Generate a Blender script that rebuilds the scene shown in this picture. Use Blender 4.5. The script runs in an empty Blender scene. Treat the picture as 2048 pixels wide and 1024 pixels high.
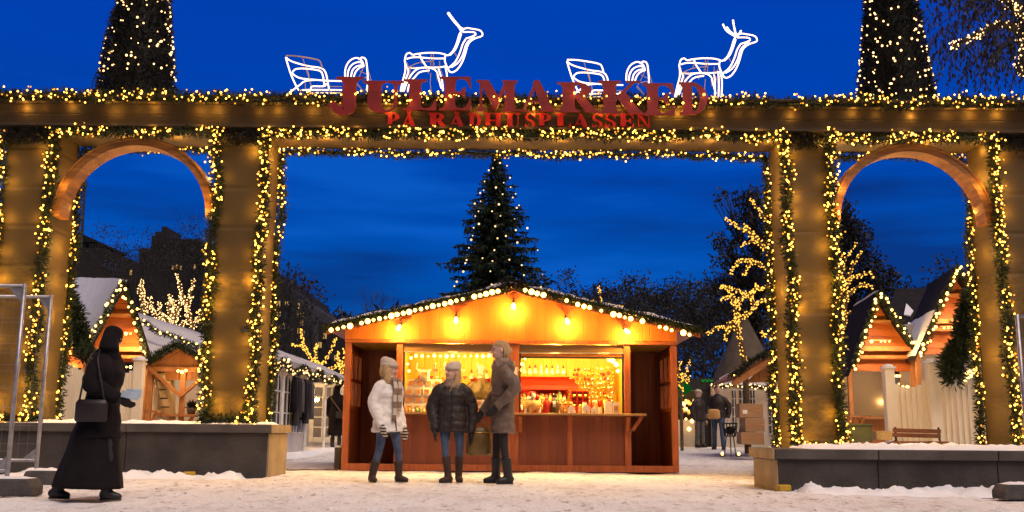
import bpy, math, random
from mathutils import Vector, Matrix, noise

random.seed(11)
SC = bpy.context.scene
COL = SC.collection
R = math.radians

# ------------------------------------------------------------------ camera
FPX = 2006.0
CAM_H = 0.62
PITCH = math.atan(350 / FPX)
ROLL = R(0.45)
cam_data = bpy.data.cameras.new('camera')
cam = bpy.data.objects.new('camera', cam_data)
COL.objects.link(cam)
cam_data.sensor_width = 36
cam_data.lens = 36 * FPX / 2048
cam_data.clip_end = 2000
CAM_ROT = Matrix.Rotation(math.pi / 2 + PITCH, 4, 'X') @ Matrix.Rotation(ROLL, 4, 'Z')
cam.matrix_world = Matrix.Translation((0, 0, CAM_H)) @ CAM_ROT
SC.camera = cam


def at(px, py, Y):
    """point of the vertical plane y = Y seen at this pixel of the 2048 x 1024 photograph"""
    d = CAM_ROT.to_3x3() @ Vector(((px - 1024) / FPX, -(py - 512) / FPX, -1))
    return Vector((0, 0, CAM_H)) + d * (Y / d.y)


def ground_z(y):
    return 0.0 if y < 16 else min(0.013 * (y - 16), 0.5)


# ------------------------------------------------------------------ world, sun, exposure
SC.view_settings.view_transform = 'Standard'
SC.view_settings.look = 'None'
SC.view_settings.exposure = 0.0
SC.view_settings.gamma = 1.0
SC.render.engine = 'CYCLES'
SC.cycles.use_denoising = True
SC.cycles.max_bounces = 6
SC.cycles.sample_clamp_indirect = 3.0
SC.cycles.caustics_reflective = False
SC.cycles.caustics_refractive = False


class NT:
    """small helper for node trees"""
    def __init__(self, tree):
        self.t = tree
        tree.nodes.clear()

    def n(self, typ, **kw):
        nd = self.t.nodes.new(typ)
        for k, v in kw.items():
            if k.startswith('i_'):
                nd.inputs[k[2:].replace('_', ' ')].default_value = v
            else:
                setattr(nd, k, v)
        return nd

    def l(self, a, b):
        self.t.links.new(a, b)

    def math(self, op, a, b=None, clamp=False):
        nd = self.t.nodes.new('ShaderNodeMath')
        nd.operation = op
        nd.use_clamp = clamp
        for i, x in enumerate((a, b)):
            if x is None:
                continue
            if isinstance(x, (int, float)):
                nd.inputs[i].default_value = x
            else:
                self.l(x, nd.inputs[i])
        return nd.outputs[0]

    def mix(self, fac, a, b, blend='MIX'):
        nd = self.t.nodes.new('ShaderNodeMix')
        nd.data_type = 'RGBA'
        nd.blend_type = blend
        for i, x in ((0, fac), (6, a), (7, b)):
            if isinstance(x, (int, float)):
                nd.inputs[i].default_value = x
            elif isinstance(x, (tuple, list)):
                nd.inputs[i].default_value = (*x[:3], 1)
            else:
                self.l(x, nd.inputs[i])
        return nd.outputs[2]

    def ramp(self, fac, stops):
        nd = self.t.nodes.new('ShaderNodeValToRGB')
        cr = nd.color_ramp
        while len(cr.elements) < len(stops):
            cr.elements.new(0.5)
        for e, (p, c) in zip(cr.elements, stops):
            e.position = p
            e.color = (*c, 1) if len(c) == 3 else c
        self.l(fac, nd.inputs[0])
        return nd.outputs[0]


def make_world():
    w = bpy.data.worlds.new('World')
    SC.world = w
    w.use_nodes = True
    k = NT(w.node_tree)
    tc = k.n('ShaderNodeTexCoord')
    sep = k.n('ShaderNodeSeparateXYZ')
    k.l(tc.outputs['Generated'], sep.inputs[0])
    z = sep.outputs[2]
    # blue hour: clearest low over the market, deep and dim overhead
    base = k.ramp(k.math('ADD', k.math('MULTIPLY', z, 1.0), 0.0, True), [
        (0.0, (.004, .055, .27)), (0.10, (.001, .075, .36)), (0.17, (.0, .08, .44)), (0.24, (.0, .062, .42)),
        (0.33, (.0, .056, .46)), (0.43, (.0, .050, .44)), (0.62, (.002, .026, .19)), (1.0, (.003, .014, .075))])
    mp = k.n('ShaderNodeMapping')
    mp.inputs['Scale'].default_value = (2.2, 2.2, 15)
    k.l(tc.outputs['Generated'], mp.inputs[0])
    ns = k.n('ShaderNodeTexNoise', i_Scale=1.25, i_Detail=4.0, i_Roughness=.5)
    k.l(mp.outputs[0], ns.inputs['Vector'])
    band = k.ramp(z, [(0.06, (0, 0, 0)), (0.13, (1, 1, 1)), (0.24, (1, 1, 1)), (0.33, (0.12, .12, .12))])
    cl = k.ramp(ns.outputs[0], [(0.44, (0, 0, 0)), (0.60, (1, 1, 1))])
    cloud = k.math('MULTIPLY', k.math('MULTIPLY', band, cl), .75)
    c1 = k.mix(cloud, base, (.003, .026, .17))
    cl2 = k.ramp(ns.outputs[0], [(0.30, (1, 1, 1)), (0.42, (0, 0, 0))])
    c2 = k.mix(k.math('MULTIPLY', k.math('MULTIPLY', band, cl2), .6), c1, (.004, .12, .62))
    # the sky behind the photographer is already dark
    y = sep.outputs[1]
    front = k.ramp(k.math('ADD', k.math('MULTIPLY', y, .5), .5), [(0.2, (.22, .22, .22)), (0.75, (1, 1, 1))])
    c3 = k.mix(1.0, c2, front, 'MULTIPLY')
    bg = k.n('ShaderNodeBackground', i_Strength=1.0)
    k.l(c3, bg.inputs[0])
    out = k.n('ShaderNodeOutputWorld')
    k.l(bg.outputs[0], out.inputs[0])


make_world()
sun_data = bpy.data.lights.new('sun', 'SUN')
sun_data.energy = 3.1
sun_data.angle = R(45)
sun_data.color = (1.0, .80, .69)
sun = bpy.data.objects.new('sun', sun_data)
COL.objects.link(sun)
sun.rotation_euler = (R(27), R(22), R(0))      # soft lamp glow of the square, from high behind the photographer


# ------------------------------------------------------------------ materials
def base_mat(name):
    m = bpy.data.materials.new(name)
    m.use_nodes = True
    k = NT(m.node_tree)
    bs = k.n('ShaderNodeBsdfPrincipled')
    out = k.n('ShaderNodeOutputMaterial')
    k.l(bs.outputs[0], out.inputs[0])
    tc = k.n('ShaderNodeTexCoord')
    return m, k, bs, tc.outputs['Object']


def mat(name, c1, c2=None, scale=6.0, rough=.7, bump=.0, bscale=None, metal=0.0, stretch=None, detail=4.0, sheen=0.0, spec=None):
    m, k, bs, co = base_mat(name)
    bs.inputs['Roughness'].default_value = rough
    bs.inputs['Metallic'].default_value = metal
    if spec is not None:
        bs.inputs['Specular IOR Level'].default_value = spec
    if sheen:
        bs.inputs['Sheen Weight'].default_value = sheen
    if stretch:
        mp = k.n('ShaderNodeMapping')
        mp.inputs['Scale'].default_value = stretch
        k.l(co, mp.inputs[0])
        co = mp.outputs[0]
    c2 = c2 or tuple(x * .7 for x in c1)
    ns = k.n('ShaderNodeTexNoise', i_Scale=scale, i_Detail=detail)
    k.l(co, ns.inputs['Vector'])
    k.l(k.mix(k.ramp(ns.outputs[0], [(.35, (0, 0, 0)), (.65, (1, 1, 1))]), c1, c2), bs.inputs['Base Color'])
    if bump:
        n2 = k.n('ShaderNodeTexNoise', i_Scale=bscale or scale * 4, i_Detail=3.0)
        k.l(co, n2.inputs['Vector'])
        b = k.n('ShaderNodeBump', i_Strength=bump, i_Distance=.02)
        k.l(n2.outputs[0], b.inputs['Height'])
        k.l(b.outputs[0], bs.inputs['Normal'])
    return m


def boards(name, c1, c2, width=.12, axis=0, rough=.55, grain=(14, 14, 1.2), bump=.6, stain=.35):
    """boarded wood: a real groove every `width` along one axis, each board its own tone, grain along the board"""
    m, k, bs, co = base_mat(name)
    bs.inputs['Roughness'].default_value = rough
    sep = k.n('ShaderNodeSeparateXYZ')
    k.l(co, sep.inputs[0])
    u = k.math('DIVIDE', sep.outputs[axis], width)
    wn = k.n('ShaderNodeTexWhiteNoise', noise_dimensions='1D')
    k.l(k.math('FLOOR', u), wn.inputs['W'])
    mp = k.n('ShaderNodeMapping')
    mp.inputs['Scale'].default_value = grain
    k.l(co, mp.inputs[0])
    ns = k.n('ShaderNodeTexNoise', i_Scale=2.2, i_Detail=6.0, i_Roughness=.65)
    k.l(mp.outputs[0], ns.inputs['Vector'])
    n3 = k.n('ShaderNodeTexNoise', i_Scale=1.7, i_Detail=4.0)
    k.l(co, n3.inputs['Vector'])
    n4 = k.n('ShaderNodeTexNoise', i_Scale=21.0, i_Detail=5.0, i_Roughness=.75)
    k.l(co, n4.inputs['Vector'])
    tone = k.math('ADD', k.math('ADD', k.math('MULTIPLY', n4.outputs[0], stain * .45), k.math('ADD', k.math('MULTIPLY', wn.outputs[0], .35), k.math('MULTIPLY', ns.outputs[0], .8))),
                  k.math('MULTIPLY', k.math('SUBTRACT', n3.outputs[0], .12), stain))
    k.l(k.mix(k.ramp(tone, [(.45, (0, 0, 0)), (1.0, (1, 1, 1))]), c1, c2), bs.inputs['Base Color'])
    fr = k.math('FRACT', u)
    g = k.math('MULTIPLY', k.math('MINIMUM', fr, k.math('SUBTRACT', 1.0, fr)), 12.0, True)
    h = k.math('ADD', g, k.math('MULTIPLY', ns.outputs[0], .25))
    b = k.n('ShaderNodeBump', i_Strength=bump, i_Distance=.012)
    k.l(h, b.inputs['Height'])
    k.l(b.outputs[0], bs.inputs['Normal'])
    return m


def emit(name, col, strength):
    m = bpy.data.materials.new(name)
    m.use_nodes = True
    k = NT(m.node_tree)
    e = k.n('ShaderNodeEmission', i_Strength=strength)
    e.inputs[0].default_value = (*col, 1)
    out = k.n('ShaderNodeOutputMaterial')
    k.l(e.outputs[0], out.inputs[0])
    return m


def leaf_mat(name, c1, c2, scale=9.0):
    return mat(name, c1, c2, scale=scale, rough=.6, spec=.3)


def snow_ground():
    m, k, bs, co = base_mat('trodden_snow')
    bs.inputs['Roughness'].default_value = .75
    bs.inputs['Specular IOR Level'].default_value = .25
    mp = k.n('ShaderNodeMapping')
    mp.inputs['Scale'].default_value = (1, .55, 1)
    k.l(co, mp.inputs[0])
    big = k.n('ShaderNodeTexNoise', i_Scale=.9, i_Detail=5.0, i_Roughness=.6)
    mid = k.n('ShaderNodeTexNoise', i_Scale=7.0, i_Detail=6.0, i_Roughness=.7)
    fine = k.n('ShaderNodeTexNoise', i_Scale=17.0, i_Detail=4.0, i_Roughness=.7)
    for n_ in (big, mid, fine):
        k.l(mp.outputs[0], n_.inputs['Vector'])
    c = k.mix(k.ramp(big.outputs[0], [(.35, (0, 0, 0)), (.68, (1, 1, 1))]), (.80, .79, .78), (.70, .67, .64))
    # dirt trodden out of the snow, thicker where more people walk
    d1 = k.math('ADD', k.math('MULTIPLY', mid.outputs[0], .75), k.math('MULTIPLY', big.outputs[0], .25))
    dirt = k.ramp(d1, [(.50, (0, 0, 0)), (.60, (1, 1, 1))])
    c = k.mix(k.math('MULTIPLY', dirt, .42), c, (.40, .32, .26))
    pt = k.n('ShaderNodeTexNoise', i_Scale=.55, i_Detail=3.0)
    k.l(mp.outputs[0], pt.inputs['Vector'])
    patch = k.ramp(pt.outputs[0], [(.36, (.12, .12, .12)), (.6, (1, 1, 1))])
    sp = k.ramp(k.math('ADD', k.math('MULTIPLY', fine.outputs[0], .6), k.math('MULTIPLY', mid.outputs[0], .4)), [(.565, (0, 0, 0)), (.62, (1, 1, 1))])
    c = k.mix(k.math('MULTIPLY', k.math('MULTIPLY', sp, patch), .9), c, (.12, .085, .065))
    k.l(c, bs.inputs['Base Color'])
    h = k.math('ADD', k.math('MULTIPLY', mid.outputs[0], 1.0), k.math('MULTIPLY', fine.outputs[0], .45))
    b = k.n('ShaderNodeBump', i_Strength=.75, i_Distance=.06)
    k.l(h, b.inputs['Height'])
    k.l(b.outputs[0], bs.inputs['Normal'])
    return m


M = {}
M['ground'] = snow_ground()
M['snow'] = mat('fresh_snow', (.82, .82, .84), (.74, .75, .78), scale=5, rough=.7, bump=.5, bscale=18)
M['old_wood'] = boards('weathered_timber', (.13, .076, .015), (.034, .020, .005), width=.16, axis=2, rough=.75, grain=(1.6, 1.6, 16), bump=.6, stain=.75)
M['pillar_wood'] = boards('pillar_timber', (.170, .112, .008), (.050, .031, .003), width=.56, axis=2, rough=.75, grain=(3, 3, 9), bump=.8, stain=.9)
M['arch_wood'] = mat('arch_plywood', (.34, .14, .018), (.16, .06, .009), scale=3, rough=.5, bump=.3, stretch=(1, 1, 6))
M['red_paint'] = mat('red_sign_paint', (.27, .012, .008), (.19, .008, .006), scale=5, rough=.5, bump=.15)
M['red_bright'] = mat('bright_red_paint', (.50, .017, .010), (.40, .013, .008), scale=7, rough=.5)
M['stall_front'] = boards('stained_boards_vertical', (.60, .175, .010), (.48, .125, .007), width=.105, axis=0, rough=.7, grain=(16, 16, 1.0), bump=.4)
M['stall_dark'] = boards('dark_stained_boards', (.22, .052, .014), (.14, .03, .009), width=.12, axis=0, grain=(16, 16, 1.0))
M['stall_trim'] = mat('stained_trim', (.42, .11, .026), (.28, .065, .016), scale=3, rough=.5, bump=.3, stretch=(9, 9, 1))
M['stall_inner'] = boards('pale_inner_boards', (.66, .38, .035), (.52, .28, .022), width=.14, axis=0, grain=(10, 10, 1))
M['booth_wood'] = boards('orange_booth_boards', (.58, .16, .028), (.42, .10, .018), width=.14, axis=2, grain=(1.2, 1.2, 14))
M['hut_wood'] = boards('hut_boards', (.42, .18, .05), (.28, .10, .028), width=.13, axis=0, grain=(14, 14, 1.1))
M['hut_beam'] = mat('hut_beam', (.50, .21, .06), (.34, .13, .035), scale=4, rough=.6, bump=.3)
M['shutter'] = mat('rolling_shutter', (.30, .17, .05), (.22, .12, .035), scale=2, rough=.35, stretch=(.4, 1, 30))
M['concrete'] = mat('planter_stone_front', (.060, .050, .044), (.028, .023, .020), scale=2.2, rough=.85, bump=.5, bscale=30)
M['coping'] = mat('planter_coping_stone', (.095, .078, .066), (.055, .045, .039), scale=2.6, rough=.8, bump=.4, bscale=34)
M['lamplit_stone'] = mat('planter_stone_lit_tint', (.36, .27, .16), (.25, .18, .10), scale=3, rough=.8, bump=.4, bscale=26)  # stall lamplight on the planter ends, painted into the stone colour
M['foot'] = mat('fence_foot_concrete', (.085, .075, .07), (.055, .05, .047), scale=9, rough=.9, bump=.5, bscale=40)
M['metal'] = mat('galvanised_steel', (.42, .41, .42), (.28, .27, .28), scale=14, rough=.42, metal=.7, bump=.1)
M['wire'] = mat('thin_wire', (.25, .24, .24), rough=.5, metal=.6)
M['needles'] = leaf_mat('garland_needles', (.024, .037, .010), (.010, .017, .005))
M['spruce'] = leaf_mat('spruce_needles', (.014, .030, .012), (.008, .017, .008), scale=3)
M['dark_needles'] = leaf_mat('clipped_needles', (.010, .011, .006), (.005, .006, .004), scale=5)
M['leaf'] = leaf_mat('withered_leaves', (.016, .015, .010), (.009, .008, .006), scale=4)
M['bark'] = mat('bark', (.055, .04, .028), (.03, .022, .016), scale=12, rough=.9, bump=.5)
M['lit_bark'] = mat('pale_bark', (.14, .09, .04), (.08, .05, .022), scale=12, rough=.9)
M['far_bark'] = mat('far_bark', (.022, .02, .022), (.014, .012, .013), scale=8, rough=.95)
M['fence_white'] = mat('white_fence_paint', (.84, .76, .60), (.78, .69, .53), scale=3, rough=.5, bump=.15, stretch=(4, 4, .8))
M['tent'] = mat('white_tent_canvas', (.76, .75, .74), (.66, .65, .65), scale=1.6, rough=.5, bump=.5, bscale=3)
M['tent_warm'] = mat('cream_tent_canvas', (.72, .66, .56), (.62, .55, .45), scale=1.4, rough=.6, bump=.6, bscale=2.4)
M['pane'] = mat('dark_window_pane', (.10, .085, .06), (.055, .05, .04), scale=2, rough=.12)
M['tipi'] = mat('brown_tent_cloth', (.10, .07, .045), (.06, .042, .028), scale=2, rough=.85, bump=.4)
M['dark_roof'] = mat('dark_roof_tiles', (.020, .018, .020), (.012, .011, .012), scale=6, rough=.9, bump=.4, spec=.15)
M['brick'] = mat('dark_brick', (.008, .006, .006), (.005, .004, .004), scale=5, rough=.9, bump=.3)
M['grey_render'] = mat('grey_render', (.045, .046, .052), (.03, .031, .036), scale=3, rough=.9)
M['window_lit'] = emit('lit_window', (1, .58, .18), .6)
M['window_blue'] = mat('reflecting_window', (.05, .07, .12), rough=.08)
M['black'] = mat('black_painted', (.012, .013, .014), (.02, .02, .02), rough=.5)
M['green_sign'] = emit('green_sign_light', (.012, .25, .03), .28)
M['green_letters'] = emit('green_letter_light', (.02, .45, .06), .5)
M['carton'] = mat('cardboard', (.34, .20, .10), (.27, .155, .075), scale=3, rough=.85)
M['paper'] = mat('white_paper', (.78, .74, .66), (.72, .68, .6), rough=.7)
M['bench_wood'] = mat('bench_slat', (.24, .10, .055), (.15, .062, .034), scale=3, rough=.5, bump=.3, stretch=(1, 6, 6))
M['iron'] = mat('black_iron', (.018, .018, .02), (.03, .03, .03), rough=.45, metal=.6)
M['green_crate'] = mat('olive_crate', (.12, .13, .05), (.08, .085, .032), scale=4, rough=.6)
M['yellow'] = mat('yellow_block', (.50, .30, .015), (.40, .22, .01), scale=8, rough=.6)
M['cable'] = mat('brown_cable', (.13, .075, .04), rough=.6)
M['skin'] = mat('skin', (.66, .42, .31), (.60, .35, .25), scale=9, rough=.5)
M['lips'] = mat('lips', (.42, .14, .12), rough=.45)
M['eye'] = mat('eye', (.02, .015, .012), rough=.2)
M['white_coat'] = mat('white_quilted_coat', (.80, .76, .70), (.72, .68, .62), scale=5, rough=.7, bump=.7, bscale=22)
M['brown_coat'] = mat('dark_brown_jacket', (.024, .013, .009), (.015, .008, .006), scale=6, rough=.62, bump=.5, bscale=30)
M['taupe_coat'] = mat('taupe_quilted_coat', (.155, .105, .072), (.105, .070, .048), scale=6, rough=.52, bump=.5, bscale=30)
M['black_cloth'] = mat('black_wool', (.0055, .0045, .0055), (.010, .007, .008), scale=8, rough=.95, bump=.3, spec=.2)
M['black_trousers'] = mat('black_trousers', (.018, .014, .013), (.012, .01, .01), rough=.8)
M['jeans'] = mat('blue_jeans', (.060, .095, .17), (.032, .052, .10), scale=9, rough=.8, bump=.3, bscale=70)
M['grey_trousers'] = mat('grey_trousers', (.10, .09, .085), rough=.8)
M['boot'] = mat('dark_suede_boot', (.050, .026, .016), (.03, .016, .010), scale=12, rough=.8, bump=.3)
M['black_boot'] = mat('black_leather_boot', (.012, .010, .010), rough=.5)
M['knit'] = mat('cream_knit', (.62, .52, .40), (.50, .41, .31), scale=40, rough=.95, bump=.8, bscale=70)
M['scarf'] = mat('taupe_scarf', (.32, .22, .15), (.20, .13, .09), scale=20, rough=.95, bump=.7, bscale=50)
M['blond'] = mat('blond_hair', (.60, .40, .18), (.42, .26, .10), scale=4, rough=.45, bump=.7, bscale=20, stretch=(14, 14, 1.5))
M['grey_hair'] = mat('grey_hair', (.28, .24, .19), rough=.6)
M['brown_hair'] = mat('brown_hair', (.09, .05, .025), rough=.55)
M['leather'] = mat('olive_leather_bag', (.19, .115, .025), (.12, .07, .015), scale=6, rough=.38, bump=.3)
M['glove'] = mat('dark_glove', (.018, .014, .013), rough=.85)
M['tan_jacket'] = mat('olive_work_jacket', (.055, .034, .016), (.034, .02, .009), scale=5, rough=.6, bump=.5, bscale=20)
M['gold'] = mat('gold_glass', (.80, .48, .12), (.70, .38, .08), rough=.22, metal=.6)
M['silver'] = mat('silver_glass', (.80, .78, .74), rough=.2, metal=.6)
M['straw'] = mat('straw', (.66, .45, .17), (.52, .33, .11), scale=30, rough=.8)
M['ginger'] = mat('gingerbread', (.60, .33, .11), (.48, .24, .07), rough=.8)
M['photo'] = mat('sepia_print', (.42, .16, .05), (.62, .36, .15), scale=18, rough=.6)
M['white_paint'] = mat('white_paint', (.78, .76, .72), rough=.5)
M['green_paint'] = mat('green_paint', (.10, .22, .06), rough=.6)
M['blue_grey'] = mat('pale_blue_paper', (.42, .52, .62), rough=.7)
M['maroon'] = mat('maroon_leather', (.013, .006, .005), (.009, .005, .004), rough=.5)
M['bulb'] = emit('warm_bulb', (1.0, .45, .055), 10)
M['bulb_amber'] = emit('amber_fairy_bulb', (1.0, .40, .03), 1.7)
M['bulb_big'] = emit('warm_globe_bulb', (1.0, .52, .11), 9)
M['bulb_tree'] = emit('amber_bulb', (1.0, .47, .06), 2.6)
M['bulb_cone'] = emit('soft_white_bulb', (1.0, .56, .21), 4.5)
M['bulb_fir'] = emit('dim_fir_bulb', (1.0, .60, .27), 2.4)
M['bulb_lamp'] = emit('bare_lamp', (1.0, .62, .2), 40)
M['rope'] = emit('rope_light', (1.0, .70, .43), 3.0)
M['rope_dim'] = mat('unlit_rope_tube', (.62, .40, .24), rough=.4)
M['tube_lamp'] = emit('strip_lamp', (1.0, .6, .22), 14)


def translucent(m, f):
    k = m.node_tree
    bs = next(n for n in k.nodes if n.type == 'BSDF_PRINCIPLED')
    out = next(n for n in k.nodes if n.type == 'OUTPUT_MATERIAL')
    tr = k.nodes.new('ShaderNodeBsdfTranslucent')
    tr.inputs[0].default_value = (.85, .74, .58, 1)
    mx = k.nodes.new('ShaderNodeMixShader')
    mx.inputs[0].default_value = f
    k.links.new(bs.outputs[0], mx.inputs[1])
    k.links.new(tr.outputs[0], mx.inputs[2])
    k.links.new(mx.outputs[0], out.inputs[0])


translucent(M['tent'], .3)
translucent(M['tent_warm'], .4)


def striped(name, c1, c2, width, axis=2):
    m, k, bs, co = base_mat(name)
    bs.inputs['Roughness'].default_value = .95
    sep = k.n('ShaderNodeSeparateXYZ')
    k.l(co, sep.inputs[0])
    f = k.math('GREATER_THAN', k.math('FRACT', k.math('DIVIDE', sep.outputs[axis], width)), .5)
    k.l(k.mix(f, c1, c2), bs.inputs['Base Color'])
    return m


M['stripe_glove'] = striped('striped_knit', (.58, .50, .40), (.03, .025, .025), .036)
M['stripe_scarf'] = striped('banded_scarf', (.56, .47, .36), (.24, .15, .10), .16)
M['canvas_stripe'] = striped('striped_canvas', (.60, .46, .24), (.60, .46, .24), .2)

# ------------------------------------------------------------------ mesh builder and object helpers
ORIGIN = {}                                    # world origin of every object made here


def tag(o, label=None, cat=None, group=None, kind=None):
    if label:
        o['label'] = label
    if cat:
        o['category'] = cat
    if group:
        o['group'] = group
    if kind:
        o['kind'] = kind
    return o


def thing(name, label, cat, loc=(0, 0, 0), group=None):
    o = bpy.data.objects.new(name, None)
    COL.objects.link(o)
    o.location = loc
    o.empty_display_size = .2
    ORIGIN[o.name] = Vector(loc)
    return tag(o, label, cat, group)


class MB:
    def __init__(self):
        self.v, self.f, self.mi = [], [], []

    def add(self, vs, fs, m=0):
        b = len(self.v)
        self.v.extend([tuple(p) for p in vs])
        self.f.extend([tuple(b + i for i in q) for q in fs])
        self.mi.extend([m] * len(fs))
        return self

    def box(self, c, s, rz=0.0, m=0, rot=None):
        hx, hy, hz = s[0] / 2, s[1] / 2, s[2] / 2
        ps = [Vector((x, y, z)) for x in (-hx, hx) for y in (-hy, hy) for z in (-hz, hz)]
        mt = rot if rot is not None else Matrix.Rotation(rz, 3, 'Z')
        c = Vector(c)
        return self.add([mt @ p + c for p in ps],
                        [(0, 1, 3, 2), (4, 6, 7, 5), (0, 4, 5, 1), (2, 3, 7, 6), (0, 2, 6, 4), (1, 5, 7, 3)], m)

    def span(self, a, b, m=0):
        return self.box([(a[i] + b[i]) / 2 for i in range(3)], [abs(b[i] - a[i]) for i in range(3)], m=m)

    def bar(self, p, q, w, h, m=0, up=(0, 0, 1)):
        """box from p to q; w across (horizontal-ish), h along `up`"""
        p, q = Vector(p), Vector(q)
        d = q - p
        n = d.normalized()
        u = Vector(up)
        s = n.cross(u)
        if s.length < 1e-4:
            s = n.cross(Vector((0, 1, 0)))
        s.normalize()
        u = s.cross(n)
        ps = []
        for t in (p, q):
            for a, b in ((-1, -1), (1, -1), (1, 1), (-1, 1)):
                ps.append(t + s * (a * w / 2) + u * (b * h / 2))
        return self.add(ps, [(0, 3, 2, 1), (4, 5, 6, 7), (0, 1, 5, 4), (1, 2, 6, 5), (2, 3, 7, 6), (3, 0, 4, 7)], m)

    def tube(self, path, r, n=8, m=0, ref=(1, 0, 0)):
        """r: number, list of numbers, or list of (r along ref, r across)"""
        P = [Vector(p) for p in path]
        if len(P) < 2:
            return self
        if not isinstance(r, (list, tuple)):
            r = [r] * len(P)
        vs, fs = [], []
        u = Vector(ref)
        for i, p in enumerate(P):
            t = (P[min(i + 1, len(P) - 1)] - P[max(i - 1, 0)]).normalized()
            u = u - t * u.dot(t)
            if u.length < 1e-3:
                u = Vector((0, 1, 0)) - t * t.y
                if u.length < 1e-3:
                    u = Vector((0, 0, 1)) - t * t.z
            u.normalize()
            w = t.cross(u)
            ra, rb = r[i] if isinstance(r[i], (list, tuple)) else (r[i], r[i])
            for k in range(n):
                a = 2 * math.pi * k / n
                vs.append(p + u * (math.cos(a) * ra) + w * (math.sin(a) * rb))
        for i in range(len(P) - 1):
            for k in range(n):
                k2 = (k + 1) % n
                fs.append((i * n + k, i * n + k2, (i + 1) * n + k2, (i + 1) * n + k))
        fs.append(tuple(reversed(range(n))))
        fs.append(tuple((len(P) - 1) * n + k for k in range(n)))
        return self.add(vs, fs, m)

    def lathe(self, c, prof, n=12, m=0, sx=1, sy=1):
        """prof: (r, z) from bottom to top"""
        c = Vector(c)
        return self.tube([c + Vector((0, 0, z)) for r_, z in prof], [(max(r_, .0005) * sx, max(r_, .0005) * sy) for r_, z in prof], n, m)

    def ball(self, c, r, n=8, k=6, m=0):
        rx, ry, rz = (r, r, r) if not isinstance(r, (tuple, list)) else r
        c = Vector(c)
        vs, fs = [c + Vector((0, 0, -rz))], []
        for i in range(1, k):
            a = -math.pi / 2 + math.pi * i / k
            for j in range(n):
                b = 2 * math.pi * j / n
                vs.append(c + Vector((rx * math.cos(a) * math.cos(b), ry * math.cos(a) * math.sin(b), rz * math.sin(a))))
        vs.append(c + Vector((0, 0, rz)))
        for j in range(n):
            fs.append((0, 1 + (j + 1) % n, 1 + j))
            fs.append((len(vs) - 1, 1 + (k - 2) * n + j, 1 + (k - 2) * n + (j + 1) % n))
        for i in range(k - 2):
            for j in range(n):
                j2 = (j + 1) % n
                fs.append((1 + i * n + j, 1 + i * n + j2, 1 + (i + 1) * n + j2, 1 + (i + 1) * n + j))
        return self.add(vs, fs, m)

    def prism(self, pts, d, m=0):
        """closed polygon of 3D points extruded by vector d"""
        P = [Vector(p) for p in pts]
        d = Vector(d)
        n = len(P)
        nrm = Vector((0, 0, 0))
        for i in range(n):
            nrm += P[i].cross(P[(i + 1) % n])
        if nrm.dot(d) > 0:
            P.reverse()
        fs = [tuple(range(n)), tuple(reversed(range(n, 2 * n)))]
        for i in range(n):
            j = (i + 1) % n
            fs.append((j, i, n + i, n + j))
        return self.add(P + [p + d for p in P], fs, m)

    def build(self, name, mats, parent=None, smooth=False, kind=None, label=None):
        o0 = Vector((0, 0, 0))
        if parent is not None:
            o0 = ORIGIN[parent.name]
        me = bpy.data.meshes.new(name)
        me.from_pydata([(p[0] - o0.x, p[1] - o0.y, p[2] - o0.z) for p in self.v], [], self.f)
        mats = mats if isinstance(mats, (list, tuple)) else [mats]
        for m_ in mats:
            me.materials.append(m_)
        if len(mats) > 1:
            me.polygons.foreach_set('material_index', self.mi)
        if smooth:
            me.polygons.foreach_set('use_smooth', [True] * len(self.f))
        me.update()
        o = bpy.data.objects.new(name, me)
        COL.objects.link(o)
        if parent is not None:
            o.parent = parent
        ORIGIN[o.name] = o0
        if kind:
            o['kind'] = kind
        if label:
            o['label'] = label
        return o


def bevel(o, w=.008, seg=2):
    b = o.modifiers.new('bevel', 'BEVEL')
    b.width = w
    b.segments = seg
    b.limit_method = 'ANGLE'
    return o


def fuse(o, size, smooth=3):
    """melt overlapping closed tubes into one skin"""
    r = o.modifiers.new('fuse', 'REMESH')
    r.mode = 'VOXEL'
    r.voxel_size = size
    r.use_smooth_shade = True
    if smooth:
        s = o.modifiers.new('soften', 'SMOOTH')
        s.factor = .5
        s.iterations = smooth
    return o


def copy_tree(o, parent=None):
    c = o.copy()
    COL.objects.link(c)
    ORIGIN[c.name] = ORIGIN.get(o.name, Vector((0, 0, 0)))
    if parent is not None:
        c.parent = parent
    for ch in list(o.children):
        copy_tree(ch, c)
    return c


BULB_MESH = {}


def bulb_mesh(mat_, r, n=6, k=4):
    key = (mat_.name, round(r, 4), n)
    if key not in BULB_MESH:
        b = MB().ball((0, 0, 0), r, n, k)
        me = bpy.data.meshes.new('bulb')
        me.from_pydata(b.v, [], b.f)
        me.materials.append(mat_)
        me.polygons.foreach_set('use_smooth', [True] * len(b.f))
        BULB_MESH[key] = me
    return BULB_MESH[key]


def add_bulbs(parent, pts, r, mat_, n=6, k=4, limit=100):
    """each bulb a part of its string; past a hundred the rest in one mesh"""
    pts = [Vector(p) for p in pts]
    if len(pts) > limit:
        pts.sort(key=lambda p: (p - Vector((0, 0, CAM_H))).length)
        near, rest = pts[:limit], pts[limit:]
    else:
        near, rest = pts, []
    me = bulb_mesh(mat_, r, n, k)
    o0 = ORIGIN[parent.name]
    for p in near:
        o = bpy.data.objects.new('bulb', me)
        o.location = p - o0
        COL.objects.link(o)
        o.parent = parent
        s = random.uniform(.65, 1.3)
        o.scale = (s, s, s)
    if rest:
        b = MB()
        for p in rest:
            b.ball(p, r, n, k)
        b.build('bulb', mat_, parent, True, kind='stuff')


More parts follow.
